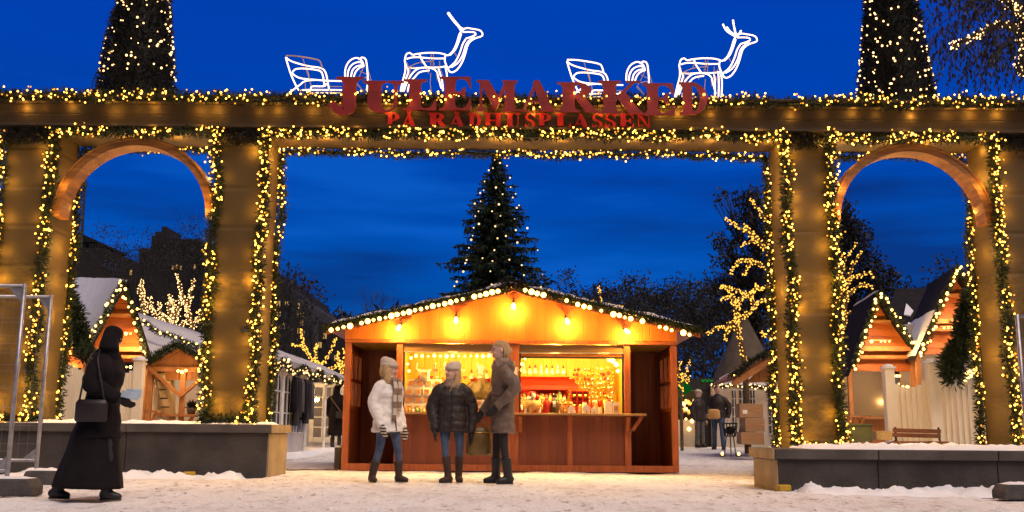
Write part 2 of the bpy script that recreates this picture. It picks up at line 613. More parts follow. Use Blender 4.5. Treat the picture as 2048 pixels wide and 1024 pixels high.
def resample(path, step):
    P = [Vector(p) for p in path]
    out, acc = [], 0.0
    for a, b in zip(P, P[1:]):
        L = (b - a).length
        t = acc
        while t < L:
            out.append(a.lerp(b, t / L))
            t += step
        acc = t - L
    out.append(P[-1])
    return out


def rv(s=1.0):
    while True:
        v = Vector((random.uniform(-1, 1), random.uniform(-1, 1), random.uniform(-1, 1)))
        if .05 < v.length < 1:
            return v.normalized() * s


def blade(b, p, d, L, w, m=0):
    """one narrow leaf: a bent pair of triangles"""
    d = d.normalized()
    s = d.cross(rv())
    if s.length < 1e-3:
        s = Vector((1, 0, 0))
    s.normalize()
    q = p + d * (L * .5)
    b.add([p, q - s * (w / 2), p + d * L, q + s * (w / 2)], [(0, 1, 2, 3)], m)


def greens(b, path, r, per_m, L=.075, w=.016):
    """needle twigs bristling out of a line"""
    P = [Vector(p) for p in path]
    total = sum((c - a).length for a, c in zip(P, P[1:]))
    n = int(total * per_m)
    step = total / max(n, 1)
    for p in resample(P, step):
        wob = .75 + .5 * noise.noise(p * 3.1)
        off = rv(r * wob * random.random() ** .5)
        d = (off.normalized() if off.length > 1e-4 else rv()) + rv(.8)
        blade(b, p + off * .7, d, L * random.uniform(.6, 1.3), w * random.uniform(.7, 1.3))


def garland(label, path, r=.075, per_m=520, nb=14, br=.0128, glow=0.0, glow_off=(0, -.16, 0), glow_step=.5, glow_col=(1, .47, .06), group='garlands with fairy lights on the gate', bulb_mat='bulb', front=(0, -1, 0),
            bulb_all=False, L=.075, name='garland', cat='garland', needle='needles', bn=6, bk=4):
    """nb bulbs per metre"""
    P = [Vector(p) for p in path]
    mid = P[len(P) // 2]
    g = thing(name, label, cat, P[0], group)
    b = MB()
    # a slack hand-tied line, a little fatter and thinner along its run
    Q = [p + Vector((noise.noise(p * 1.7), noise.noise(p * 1.7 + Vector((9, 0, 0))), noise.noise(p * 1.7 + Vector((0, 9, 0))))) * (r * .55) for p in resample(P, .12)]
    b.tube(Q, r * .28, 5)
    greens(b, Q, r, per_m, L)
    b.build('foliage', M[needle], g)
    total = sum((c - a).length for a, c in zip(Q, Q[1:]))
    n = int(total * nb)
    pts = []
    fr = Vector(front)
    cand = resample(Q, total / max(n, 1))
    for p in cand:
        # bulbs sit in loose clusters with gaps between
        if noise.noise(p * 2.3 + Vector((3, 3, 3))) < -.28 and not bulb_all:
            continue
        d = rv(1.0)
        if d.dot(fr) < -.2:
            d -= fr * (2 * d.dot(fr))
        d = (d + fr * .35).normalized()
        pts.append(p + d * r * random.uniform(.65, 1.35))
    if bulb_mat == 'bulb':
        half = [p for i, p in enumerate(pts) if i % 5 in (0, 2, 4)]
        rest = [p for i, p in enumerate(pts) if i % 5 in (1, 3)]
        add_bulbs(g, half, br, M['bulb'], bn, bk, 60)
        add_bulbs(g, rest, br * .95, M['bulb_amber'], bn, bk, 40)
    else:
        add_bulbs(g, pts, br, M[bulb_mat], bn, bk)
    if glow:      # the light the little bulbs throw on the timber round them
        offs = glow_off if isinstance(glow_off, list) else [glow_off]
        for off in offs:
            n = max(1, round(total / glow_step))
            for i in range(n):
                p = Q[int((i + random.uniform(.2, .8)) / n * (len(Q) - 1))] + Vector(off[:3])
                ld = bpy.data.lights.new('fairy_light_glow', 'POINT')
                ld.energy = glow * random.uniform(.2, 2.0) * (off[3] if len(off) > 3 else 1)
                ld.color = glow_col
                ld.shadow_soft_size = .03
                lo = bpy.data.objects.new('fairy_light_glow', ld)
                lo.location = p
                COL.objects.link(lo)
    return g

# ================================================================== GROUND
def frange(a, b, s):
    out = []
    while a < b - 1e-6:
        out.append(a)
        a += s
    return out


def nz(x, y, s, o=0.0):
    return noise.noise(Vector((x * s, y * s, o)))


def make_ground():
    ys = [-60, -30, -12, -5, 0, 3, 5] + frange(6, 17, .075) + frange(17, 32, .5) + [32, 36, 42, 50, 65, 90, 140, 220, 400]
    xs = [-400, -200, -100, -60, -35, -22, -15, -11] + frange(-9, 9, .085) + [9, 11, 15, 22, 35, 60, 100, 200, 400]
    b = MB()
    for y in ys:
        for x in xs:
            z = ground_z(y)
            if 5 < y < 34 and abs(x) < 10:
                z += .022 * nz(x, y, .8) + .018 * nz(x, y * .7, 3.1, 4) + .013 * nz(x, y, 7.0, 9)
                z += .012 * max(0, nz(x, y * .8, 5.0, 2)) * (1 if y < 15.2 else .4)
            b.v.append((x, y, z - .012))
    # boot prints trodden over one another
    rnd = random.Random(4)
    prints = []
    for i in range(420):
        px, py, a = rnd.uniform(-6.5, 6.5), rnd.uniform(6.5, 13.4), rnd.uniform(0, 3.14)
        prints.append((px, py, math.cos(a), math.sin(a)))
    cell = {}
    for i, v in enumerate(b.v):
        cell.setdefault((int(v[0] * 2), int(v[1] * 2)), []).append(i)
    for px, py, ca, sa in prints:
        for gx in (-1, 0, 1):
            for gy in (-1, 0, 1):
                for i in cell.get((int(px * 2) + gx, int(py * 2) + gy), ()):
                    x, y, z = b.v[i]
                    u, w = (x - px) * ca + (y - py) * sa, -(x - px) * sa + (y - py) * ca
                    e = (u / .19) ** 2 + (w / .09) ** 2
                    if e < 2:
                        b.v[i] = (x, y, z - .022 * max(0, 1 - e) + .010 * max(0, 1 - abs(e - 1.4) / .6))
    nx = len(xs)
    for j in range(len(ys) - 1):
        for i in range(nx - 1):
            b.f.append((j * nx + i, j * nx + i + 1, (j + 1) * nx + i + 1, (j + 1) * nx + i))
            b.mi.append(0)
    o = b.build('ground', M['ground'], smooth=True, kind='structure')
    return tag(o, 'trodden snow covering the open square', 'ground')


make_ground()


def snow_strip(label, x0, x1, y0, y1, z, h, seed, step=.07, rag=.05, base=None, name='snow'):
    """a ragged ridge of snow lying along x"""
    nx = max(4, int((x1 - x0) / step))
    ny = max(6, int((y1 - y0) / (step * .8)))
    b = MB()
    for j in range(ny + 1):
        for i in range(nx + 1):
            u, v = i / nx, j / ny
            x = x0 + (x1 - x0) * u
            y = y0 + (y1 - y0) * v + rag * nz(x, seed, 3.0, v) * (1 if j in (0, ny) else .5)
            edge = min(1, min(u, 1 - u) * (x1 - x0) / .12, min(v, 1 - v) * (y1 - y0) / (.35 * (y1 - y0)))
            e = max(0, edge) ** .6
            hh = h * (.55 + .55 * nz(x, y, 1.6, seed) + .5 * nz(x, y, 5.5, seed + 3) + .5 * nz(x, y, 13, seed + 5))
            b.v.append((x, y, z + max(.0, hh) * e - (.01 if e == 0 else 0)))
    for j in range(ny):
        for i in range(nx):
            a = j * (nx + 1) + i
            b.f.append((a, a + 1, a + nx + 2, a + nx + 1))
            b.mi.append(0)
    o = b.build(name, M['snow'], smooth=True, kind='stuff')
    return tag(o, label, 'snow')


# ================================================================== GATE
YF, YB = 13.6, 14.4
PILLARS = [(-7.10, -6.43, .68), (-4.12, -3.46, .68), (3.80, 4.42, .38), (6.72, 7.36, .38)]
gate = thing('market_gate', 'long timber gateway with four square pillars, two round arches and a boxed beam', 'gate', (0, 14, 0))
for x0, x1, zb in PILLARS:
    p = MB().span((x0, YF, zb), (x1, YB, 4.735)).build('pillar', M['pillar_wood'], gate)
    bevel(p, .012)
MB().span((-8.7, 13.55, 4.73), (8.7, 14.42, 5.11)).build('beam', M['old_wood'], gate)
c = MB()
c.span((-8.75, 13.43, 5.112), (8.75, 14.52, 5.16)).span((-8.78, 13.37, 5.162), (8.78, 14.58, 5.205))
bevel(c.build('cornice', M['old_wood'], gate), .01)
c = MB()
c.span((-8.72, 13.46, 4.765), (8.72, 13.553, 4.80)).span((-8.71, 13.50, 4.802), (8.71, 13.552, 4.835))
bevel(c.build('moulding', M['old_wood'], gate), .008)
for cx, rad in ((-5.275, 1.13), (5.57, 1.13)):
    b = MB()
    n = 40
    ro, ri, yf, yb, zc = rad, rad - .118, 13.62, 13.93, 3.52
    vs = []
    for i in range(n + 1):
        a = math.pi * i / n
        for rr in (ro, ri):
            for y in (yf, yb):
                vs.append((cx + rr * math.cos(a), y, zc + rr * math.sin(a)))
    fs = []
    for i in range(n):
        k = i * 4
        fs += [(k, k + 4, k + 6, k + 2), (k + 1, k + 3, k + 7, k + 5), (k, k + 1, k + 5, k + 4), (k + 2, k + 6, k + 7, k + 3)]
    fs += [(0, 2, 3, 1), (n * 4, n * 4 + 1, n * 4 + 3, n * 4 + 2)]
    b.add(vs, fs)
    # thin raised rim round the outside of the arch
    rim = []
    for i in range(n + 1):
        a = math.pi * i / n
        rim.append((cx + (ro - .015) * math.cos(a), yf - .006, zc + (ro - .015) * math.sin(a)))
    arch = b.build('arch', M['arch_wood'], gate)
    MB().tube(rim, .018, 6).build('rim', M['arch_wood'], arch)
# small dark plate screwed to the left pillar
b = MB().box((-3.62, 13.585, 1.93), (.10, .03, .05))
b.tube([(-3.66, 13.57, 1.93), (-3.66, 13.55, 1.93)], .012, 8)
bevel(b.build('small_plate', M['black'], gate, label='small dark plate fixed to the pillar'), .006)

# -------------------------------------------------- lettering
def curve_pts(cx, cy, rx, ry, a0, a1, n=14):
    return [(cx + rx * math.cos(R(a0 + (a1 - a0) * i / n)), cy + ry * math.sin(R(a0 + (a1 - a0) * i / n))) for i in range(n + 1)]


def ring(co, ro, ci, ri, a0, a1, n=14):
    return curve_pts(*co, *ro, a0, a1, n) + curve_pts(*ci, *ri, a1, a0, n)


def stem(x0, x1, y0=0.0, y1=1.0, s=.12, bot=True, top=True):
    r_, l_ = [], []
    if bot:
        r_ += [(x1 + s, y0), (x1 + s, y0 + .045), (x1 + .35 * s, y0 + .075), (x1, y0 + .16)]
        l_ += [(x0 - s, y0), (x0 - s, y0 + .045), (x0 - .35 * s, y0 + .075), (x0, y0 + .16)]
    else:
        r_ += [(x1, y0)]
        l_ += [(x0, y0)]
    if top:
        r_ += [(x1, y1 - .16), (x1 + .35 * s, y1 - .075), (x1 + s, y1 - .045), (x1 + s, y1)]
        l_ += [(x0, y1 - .16), (x0 - .35 * s, y1 - .075), (x0 - s, y1 - .045), (x0 - s, y1)]
    else:
        r_ += [(x1, y1)]
        l_ += [(x0, y1)]
    return r_ + l_[::-1]


LFOOT = [(.45, 0), (1, 0), (1.0, .34), (.95, .34), (.86, .13), (.74, .06), (.45, .05)]
A_ = [[(.07, .03), (.13, .03), (.5, .86), (.44, .99)], [(.36, .93), (.42, 1.0), (.54, 1.0), (.60, .90), (.97, .03), (.62, .03)],
      [(.2, .27), (.72, .27), (.72, .34), (.23, .34)], [(-.04, 0), (.26, 0), (.26, .045), (-.04, .045)], [(.5, 0), (1.06, 0), (1.06, .05), (.5, .05)]]
GLYPH = {
    'J': [stem(.40, .80, .2, 1, .22, bot=False), ring((.43, .22), (.37, .22), (.43, .24), (.03, .13), 180, 360), curve_pts(.13, .26, .13, .085, 0, 350, 16)],
    'U': [stem(.14, .48, .26, 1, .14, bot=False), stem(.80, .88, .26, 1, .16, bot=False), ring((.51, .28), (.37, .28), (.64, .28), (.16, .21), 180, 360)],
    'L': [stem(.18, .54, 0, 1, .18), LFOOT],
    'E': [stem(.16, .50, 0, 1, .16), LFOOT, [(.4, 1), (.97, 1), (1.0, .66), (.95, .66), (.86, .87), (.74, .94), (.4, .95)],
          [(.4, .47), (.66, .47), (.76, .36), (.82, .36), (.82, .68), (.76, .68), (.66, .55), (.4, .55)]],
    'M': [stem(.08, .15, 0, 1, .08, top=False), stem(.70, .94, 0, 1, .07), [(.0, 1), (.30, 1), (.60, .34), (.49, .02), (.40, .16), (.10, .9), (0, .95)],
          [(.49, .02), (.45, .2), (.70, .98), (.78, .98), (.60, .36)]],
    'A': A_,
    'R': [stem(.14, .46, 0, 1, .14), ring((.44, .74), (.44, .26), (.44, .76), (.18, .19), -90, 90), [(.44, .52), (.7, .54), (.96, .12), (1.08, .03), (1.08, 0), (.74, 0)]],
    'K': [stem(.12, .42, 0, 1, .12), [(.4, .36), (.4, .47), (.78, .96), (.88, .96)], [(.66, .95), (1.0, .95), (1.0, 1), (.66, 1)],
          [(.46, .46), (.62, .68), (.96, .12), (1.06, .03), (1.06, 0), (.72, 0)]],
    'D': [stem(.12, .46, 0, 1, .12), ring((.42, .5), (.58, .5), (.42, .5), (.30, .44), -90, 90, 20)],
    'P': [stem(.16, .48, 0, 1, .16), ring((.46, .72), (.48, .28), (.46, .73), (.20, .20), -90, 90)],
    'H': [stem(.13, .37, 0, 1, .1), stem(.65, .89, 0, 1, .1), [(.3, .46), (.7, .46), (.7, .55), (.3, .55)]],
    'S': [ring((.5, .74), (.44, .26), (.53, .76), (.22, .19), 25, 270), ring((.5, .27), (.46, .27), (.47, .25), (.24, .2), -155, 90),
          [(.86, .72), (.95, .72), (.95, 1.0), (.88, 1.0), (.8, .9)], [(.04, 0), (.11, 0), (.2, .1), (.13, .3), (.04, .3)]],
    'N': [stem(.10, .17, 0, 1, .1, top=False), stem(.80, .87, 0, 1, .1, bot=False), [(0, 1), (.32, 1), (.87, .0), (.80, .0), (.1, .9), (0, .95)]],
}
GLYPH['Å'] = [[(x, y * .80) for x, y in pl] for pl in A_] + [ring((.48, .90), (.15, .10), (.48, .90), (.07, .05), 0, 359, 20)]

sign = thing('market_sign', 'red serif lettering JULEMARKED over PÅ RÅDHUSPLASSEN mounted on the gate beam', 'sign', (.1, 13.4, 5.0))


def letter(ch, px0, px1, py0, py1, Y, depth, mtl, stand):
    tl, br = at(px0, py0, Y), at(px1, py1, Y)
    b = MB()
    w, h = br.x - tl.x, tl.z - br.z
    for i, poly in enumerate(GLYPH[ch]):
        pts = [(tl.x + u * w, Y - .0012 * i, br.z + v * h) for u, v in poly]
        b.prism(pts, (0, depth + .0006 * i, 0))
    if stand:   # short post that fixes the letter to the beam
        b.box((tl.x + w * .4, (Y + depth + stand) / 2, br.z + h * .2), (.03, stand - Y - depth, .03))
    b.build('letter', mtl, sign)


for ch, a, d, t, bt in [('J', 660, 724, 153, 230), ('U', 725, 803, 161, 225), ('L', 807, 872, 158, 220), ('E', 880, 942, 153, 220), ('M', 953, 1034, 160, 222),
                        ('A', 1040, 1110, 160, 222), ('R', 1114, 1192, 164, 224), ('K', 1196, 1282, 161, 227), ('E', 1284, 1349, 166, 230), ('D', 1358, 1416, 164, 229)]:
    letter(ch, a, d, t, bt, 13.27, .03, M['red_paint'], 13.55)
SMALL = [('P', 771, 800), ('Å', 803, 833), ('R', 855, 893), ('Å', 898, 930), ('D', 936, 962), ('H', 966, 1005), ('U', 1010, 1041), ('S', 1049, 1071), ('P', 1074, 1104),
         ('L', 1109, 1142), ('A', 1146, 1178), ('S', 1183, 1206), ('S', 1209, 1233), ('E', 1236, 1268), ('N', 1273, 1303)]
for ch, a, d in SMALL:
    t = (a - 771) / 532
    letter(ch, a, d, (219 if ch == 'Å' else 225) + 2 * t, 255 + 2 * t, 13.50, .02, M['red_bright'], 13.55)

ls = thing('bulb_string', 'loose warm bulbs poking out in front of the big red letters', 'light string', at(1000, 195, 13.2))
LP_ = [at(x, y, 13.215) for x, y in ((711, 188), (786, 182), (848, 186), (819, 201), (891, 199), (884, 192), (988, 193), (1000, 201), (1049, 202), (1149, 186), (1168, 192), (1263, 202), (1298, 197), (1408, 189), (1366, 206))]
w = MB()
w.tube([p + Vector((0, .02, .01)) for p in sorted(LP_, key=lambda q: q.x)], .003, 4)
w.build('wire', M['black'], ls)
add_bulbs(ls, LP_, .015, M['bulb'], 8, 6)
for p in LP_:
    ld = bpy.data.lights.new('fairy_light_glow', 'POINT')
    ld.energy = .11
    ld.color = (1, .47, .08)
    ld.shadow_soft_size = .02
    lo = bpy.data.objects.new('fairy_light_glow', ld)
    lo.location = p + Vector((0, -.035, 0))
    COL.objects.link(lo)

# -------------------------------------------------- garlands on the gate
GB = 20


def line(a, b_, step=.4):
    return resample([a, b_], step)


for lab, xa, xb in [('evergreen garland with fairy lights along the top of the beam above the left arch', -7.9, -3.9),
                    ('evergreen garland with fairy lights along the top of the beam behind the big red letters', -3.8, 3.7),
                    ('evergreen garland with fairy lights along the top of the beam above the right arch', 3.8, 7.9)]:
    garland(lab, line((xa, 13.40, 5.18), (xb, 13.40, 5.18)), r=.105, nb=42, per_m=800, L=.085, glow=1.3, glow_off=(0, .07, -.135), glow_step=.4)
spans = [('centre opening', -3.46, 3.80, True), ('left arch', -6.43, -4.12, True), ('right arch', 4.42, 6.72, True)]
for lab, xa, xb, _ in spans:
    garland(f'lit garland under the front edge of the beam over the {lab}', line((xa - .05, 13.50, 4.69), (xb + .05, 13.50, 4.70)), r=.10, nb=56, per_m=760, glow=1.5, glow_off=[(0, .40, -.07, 3.2), (0, -.10, .09, .33)], glow_step=.55)
    garland(f'lit garland under the back edge of the beam over the {lab}', line((xa + .03, 14.43, 4.69), (xb - .03, 14.43, 4.68)), r=.085, nb=42, per_m=760)
vert = [('left arch on its left pillar, front edge', -6.43, 13.55, .72), ('left arch on its left pillar, back edge', -6.40, 14.42, .72),
        ('outermost left pillar, at the edge of the photo', -7.10, 13.55, .72),
        ('left arch on its right pillar', -4.12, 13.55, .72),
        ('centre opening on its left pillar, front edge', -3.46, 13.55, .72), ('centre opening on its left pillar, back edge', -3.43, 14.42, .72),
        ('centre opening on its right pillar, front edge', 3.80, 13.55, .40), ('centre opening on its right pillar, back edge', 3.77, 14.42, .40),
        ('right arch on its left pillar', 4.42, 13.55, .40),
        ('right arch on its right pillar, front edge', 6.72, 13.55, .40), ('right arch on its right pillar, back edge', 6.69, 14.42, .40)]
for lab, x, y, zb in vert:
    garland(f'lit garland hanging down beside the {lab}', [(x + .03 * nz(x, z_, 1.2), y, z_) for z_ in frange(zb, 4.66, .3)] + [(x, y, 4.66)], r=.105 if y < 14 else .09, nb=54 if y < 14 else 40, per_m=820, L=.085,
            front=(0, -1, 0), glow=2.0 if y < 14 else 5.5, glow_off=([((-.13 if x in (-6.43, -3.46, 4.42) else .13), -.06, 0)] + ([((.16 if x in (-6.43, 4.42) else -.16), -.03, .0, .9)] if abs(x) > 4 and x > -7 else [])) if y < 14 else ((.16 if x < 0 else -.16), -.40, 0), glow_step=.42 if y < 14 else .6)
# added garlands, unseen behind the two middle pillars, to brighten the market behind
for lab, x, zb, dx in [('back edge of the left middle pillar, facing the huts', -4.12, .72, -.16), ('back edge of the right middle pillar, facing the bench', 4.42, .42, .16)]:
    garland(f'added unseen lit garland on the {lab}', [(x, 14.43, z_) for z_ in frange(zb, 4.66, .3)], r=.09, nb=40, per_m=600, front=(0, 1, 0), glow=14, glow_off=(dx, .16, 0), glow_step=.42, glow_col=(1, .64, .27))
for lab, xa, xb, z_ in [('left pillar on the planter', -4.15, -3.40, .74), ('outermost left pillar on the planter', -7.12, -6.30, .74), ('right pillar of the centre opening', 3.74, 4.48, .44)]:
    garland(f'lit garland lying round the foot of the {lab}', line((xa, 13.52, z_), (xb, 13.52, z_), .2), r=.10, nb=40, per_m=800, glow=1.0, glow_off=(0, -.05, .14), glow_step=.3)
for i, (x0, x1, zb) in enumerate(PILLARS):
    lab = ['outermost left pillar', 'left pillar of the centre opening', 'right pillar of the centre opening', 'outermost right pillar'][i]
    g = thing('evergreen_swag', f'unlit dark evergreen swag across the top of the {lab}', 'garland', (x0, 13.5, 4.6), 'unlit swags on the pillar tops')
    b = MB()
    for z_ in (4.68, 4.60):
        greens(b, line((x0 - .02, 13.53, z_), (x1 + .02, 13.53, z_), .1), .09, 560, .09)
    b.build('foliage', M['dark_needles'], g)
snow_strip('thin snow lying on top of the gate beam', -8.6, 8.6, 13.42, 14.5, 5.205, .075, 3.0)

# ================================================================== PLANTERS
def planter(label, x0, x1, y0, y1, ztop, joints, end_mat, end_side):
    t = thing('stone_planter', label, 'planter', ((x0 + x1) / 2, y0, 0))
    cz = ztop - .115
    cuts = [x0] + joints + [x1]
    for a, d in zip(cuts, cuts[1:]):
        o = MB().span((a + .004, y0 - .0, -.05), (d - .004, y1, cz)).build('wall_block', M['concrete'], t)
        bevel(o, .006)
        ca, cd = a + .003 - (.045 if a == x0 and end_side == 'left' else 0), d - .003 + (.045 if d == x1 and end_side == 'right' else 0)
        o = MB().span((ca, y0 - .045, cz + .002), (cd, y1 + .045, ztop)).build('coping_stone', M['coping'], t)
        bevel(o, .012)
    xe = x1 if end_side == 'right' else x0
    s = 1 if end_side == 'right' else -1
    o = MB().span((xe, y0 + .006, -.05), (xe + s * .02, y1 - .006, cz - .003)).build('end_stone', M['lamplit_stone'], t, label='planter end with stall lamplight painted into its colour')
    o = MB().span((xe + s * .046, y0 - .043, cz + .004), (xe + s * .062, y1 + .043, ztop - .003)).build('end_coping', M['lamplit_stone'], t)
    return t


planter('long low stone planter with concrete coping under the left pillars', -8.8, -3.19, 13.4, 14.48, .68, [-7.3, -5.05], None, 'right')
planter('low stone planter with thick snow on its coping in front of the bench', 2.93, 8.6, 11.2, 12.25, .45, [4.02, 5.33, 7.0], None, 'left')
snow_strip('thin snow on the coping of the left planter', -8.7, -3.24, 13.42, 14.45, .68, .05, 7.0)
snow_strip('lumpy snow heaped on the coping of the right planter', 3.3, 8.5, 11.2, 12.28, .45, .075, 9.0, step=.05)
snow_strip('snow pushed against the foot of the left planter', -6.6, -3.45, 13.02, 13.44, -.01, .10, 12.0, step=.05)
snow_strip('snow pushed against the foot of the right planter', 3.05, 8.5, 10.55, 11.24, -.01, .105, 14.0, step=.05)
# snow-covered bed behind the right planter, carrying pillars, bench and fence
b = MB()
poly = [(3.02, 12.24), (3.72, 13.3), (3.74, 15.0), (4.9, 19.0), (13, 19.0), (13, 12.24)]
b.prism([(x, y, -.05) for x, y in poly], (0, 0, .45))
tag(b.build('raised_bed', M['snow'], kind='structure'), 'snow covered bed behind the right planter', 'ground')
snow_strip('drifted snow on the bed round the bench', 4.0, 9.5, 12.6, 15.8, .395, .10, 21.0, step=.12)
for i, (x, y, lab) in enumerate([(-4.16, 13.3, 'left'), (2.96, 11.13, 'right')]):
    o = MB().box((x, y, .035), (.15, .09, .07), rz=.3)
    tag(bevel(o.build('yellow_block', M['yellow']), .015), f'small yellow wedge on the snow at the foot of the {lab} planter', 'wedge', 'yellow wedges')

# ================================================================== SITE FENCES
def concrete_foot(label, x, y, w, d, h):
    b = MB()
    prof = [(-w / 2, 0), (w / 2, 0), (w / 2, h * .55), (w * .42, h), (-w * .42, h), (-w / 2, h * .55)]
    b.prism([(x + u, y - d / 2, v) for u, v in prof], (0, d, 0))
    o = bevel(b.build('concrete_foot', M['foot']), .015)
    tag(o, label, 'fence foot', 'concrete fence feet')
    s = MB()
    n = 9
    for j in range(6):
        for i in range(n + 1):
            u, v = i / n, j / 5
            e = min(1, 4 * min(u, 1 - u, v, 1 - v))
            s.v.append((x + (u - .5) * w * .8, y + (v - .5) * d * .85, h + .004 + e * (.022 + .02 * nz(x + u * 2, v * 2, 2.5))))
    for j in range(5):
        for i in range(n):
            a = j * (n + 1) + i
            s.f.append((a, a + 1, a + n + 2, a + n + 1))
            s.mi.append(0)
    s.build('snow_cap', M['snow'], o, True)


def site_fence(label, xa, xb, y, z0, z1, posts, brace_at):
    t = thing('site_fence', label, 'fence', (xb, y, 0), 'temporary site fences')
    for x in posts:
        MB().tube([(x, y, .06), (x, y, z1)], .021, 10).build('post', M['metal'], t, True)
    for z_ in (z1 - .02, z0 + .02):
        MB().tube([(xa, y, z_), (xb, y, z_)], .019, 8).build('rail', M['metal'], t, True)
    for x, s in brace_at:
        MB().prism([(x, y - .004, z1 - .035), (x + s * .15, y - .004, z1 - .035), (x, y - .004, z1 - .2)], (0, .008, 0)).build('gusset', M['metal'], t)
        MB().prism([(x, y - .004, z0 + .03), (x + s * .17, y - .004, z0 + .03), (x, y - .004, z0 + .17)], (0, .008, 0)).build('gusset', M['metal'], t)
    w = MB()
    for z_ in frange(z0 + .2, z1 - .06, .2):
        w.tube([(xa, y + .01, z_), (xb, y + .01, z_)], .0016, 4)
    for x in frange(xa + .05, xb, .1):
        w.tube([(x, y + .012, z0), (x, y + .012, z1)], .0013, 4)
    w.build('mesh_wire', M['wire'], t)
    return t


site_fence('grey metal site fence panel nearest the camera at the far left edge', -7.6, at(32, 760, 9.5).x, 9.5, .20, 1.97, [at(32, 760, 9.5).x, -7.55], [(at(32, 760, 9.5).x, -1)])
site_fence('second grey metal site fence panel, standing behind the nearest one at left', -8.2, at(88, 760, 11.3).x, 11.3, .24, 2.10, [at(88, 760, 11.3).x, -8.15], [(at(88, 760, 11.3).x, -1)])
site_fence('grey metal site fence at the right edge beside the stone planter', at(2044, 760, 10.4).x, 7.4, 10.4, .2, 1.86, [at(2044, 760, 10.4).x, 7.35], [])
concrete_foot('snow dusted concrete foot under the nearest left fence panel', at(22, 960, 9.5).x - .03, 9.5, .56, .26, .15)
concrete_foot('smaller snowy concrete foot under the rear left fence panel', at(88, 940, 11.3).x + .02, 11.3, .40, .24, .15)
concrete_foot('snow topped concrete foot at the bottom right corner', at(2036, 980, 10.0).x + .12, 10.1, .55, .26, .14)

# ================================================================== MAIN STALL
def glass_mat():
    m = bpy.data.materials.new('stall_glass')
    m.use_nodes = True
    k = NT(m.node_tree)
    a = k.n('ShaderNodeBsdfTransparent')
    a.inputs[0].default_value = (.8, .78, .74, 1)
    g = k.n('ShaderNodeBsdfGlossy', i_Roughness=.03)
    mx = k.n('ShaderNodeMixShader', i_Fac=.12)
    out = k.n('ShaderNodeOutputMaterial')
    k.l(a.outputs[0], mx.inputs[1])
    k.l(g.outputs[0], mx.inputs[2])
    k.l(mx.outputs[0], out.inputs[0])
    return m


M['glass'] = glass_mat()
M['counter'] = mat('counter_board', (.46, .25, .075), (.34, .17, .05), scale=3, rough=.4, stretch=(1, 8, 8))
XL, XR, XA, XB, YS, YBK = -2.64, 2.63, -1.77, 1.84, 16.0, 17.75
ZB = 2.04
stall = thing('market_stall', 'red brown wooden market stall with low gable roof, lit hatches and dark end porches', 'stall', (0, 16, 0))


def pitch(x):
    return 2.17 + (2.85 - 2.17) * (1 - abs(x - .03) / 2.9)


# gable
b = MB()
b.prism([(XL, 15.93, ZB + .002), (XR, 15.93, ZB + .002), (XR, 15.93, pitch(XR) - .035), (.03, 15.93, pitch(.03) - .035), (XL, 15.93, pitch(XL) - .035)], (0, .05, 0))
b.build('gable_wall', M['stall_front'], stall)
# rear gable and walls
b = MB()
b.prism([(XL, YBK, 0), (XR, YBK, 0), (XR, YBK, pitch(XR) - .035), (.03, YBK, pitch(.03) - .035), (XL, YBK, pitch(XL) - .035)], (0, .05, 0))
b.build('rear_wall', M['stall_dark'], stall)
b = MB().span((XA, YBK - .03, .05), (XB, YBK - .004, 2.0))
b.build('inner_wall', M['stall_inner'], stall)
b = MB().span((XA - .035, 16.05, .0), (XA, YBK - .032, 2.0)).span((XB, 16.05, .0), (XB + .035, YBK - .032, 2.0))
b.build('partition', M['stall_dark'], stall)
b = MB().span((XA + .003, 16.06, .06), (XA + .012, YBK - .034, 1.99)).span((XB - .012, 16.06, .06), (XB - .003, YBK - .034, 1.99))
b.build('inner_lining', M['stall_inner'], stall)
MB().span((XL + .02, 15.99, 2.005), (XR - .02, YBK - .002, 2.036)).build('ceiling', M['stall_inner'], stall)
MB().span((XL + .05, 16.03, .01), (XR - .05, YBK - .002, .055)).build('floor', M['stall_dark'], stall)
# roof
for s, nm in ((-1, 'roof'), (1, 'roof')):
    xe = .03 + s * 2.93
    ze = pitch(.03 + s * 2.9) - .006
    b = MB().prism([(.03, 15.66, 2.85), (xe, 15.66, ze), (xe, 15.66, ze + .06), (.03, 15.66, 2.91)], (0, 2.5, 0))
    rf = b.build(nm, M['stall_trim'], stall)
    # snow on the slope, ragged at the edge
    g = MB()
    nx, ny = 44, 16
    for j in range(ny + 1):
        for i in range(nx + 1):
            u, v = i / nx, j / ny
            x = .03 + (xe - .03) * u * 1.01
            y = 15.62 + 2.5 * v
            z = 2.913 + (ze + .06 - 2.91) * u
            e = min(1, (v * 2.5) / .1 + .0, (1 - v) * 25, (1 - u) * 18)
            g.v.append((x, y, z + max(0, e) * (.05 + .05 * nz(x, y, 2.4, 5) + .03 * nz(x, y, 8, 6))))
    for j in range(ny):
        for i in range(nx):
            a = j * (nx + 1) + i
            g.f.append((a, a + 1, a + nx + 2, a + nx + 1))
            g.mi.append(0)
    g.build('roof_snow', M['snow'], rf, True)
    # rafter end plate with wavy lower edge
    w = []
    n = 30
    for i in range(n + 1):
        u = i / n
        x = .03 + (xe - .03) * u
        w.append((x, 15.69, 2.855 + (ze - 2.85) * u - .055 - .028 * abs(math.sin(u * math.pi * 5.5))))
    top = [(xe, 15.69, ze - .001), (.03, 15.69, 2.848)]
    MB().prism(w + top, (0, .03, 0)).build('barge_board', M['stall_trim'], stall)
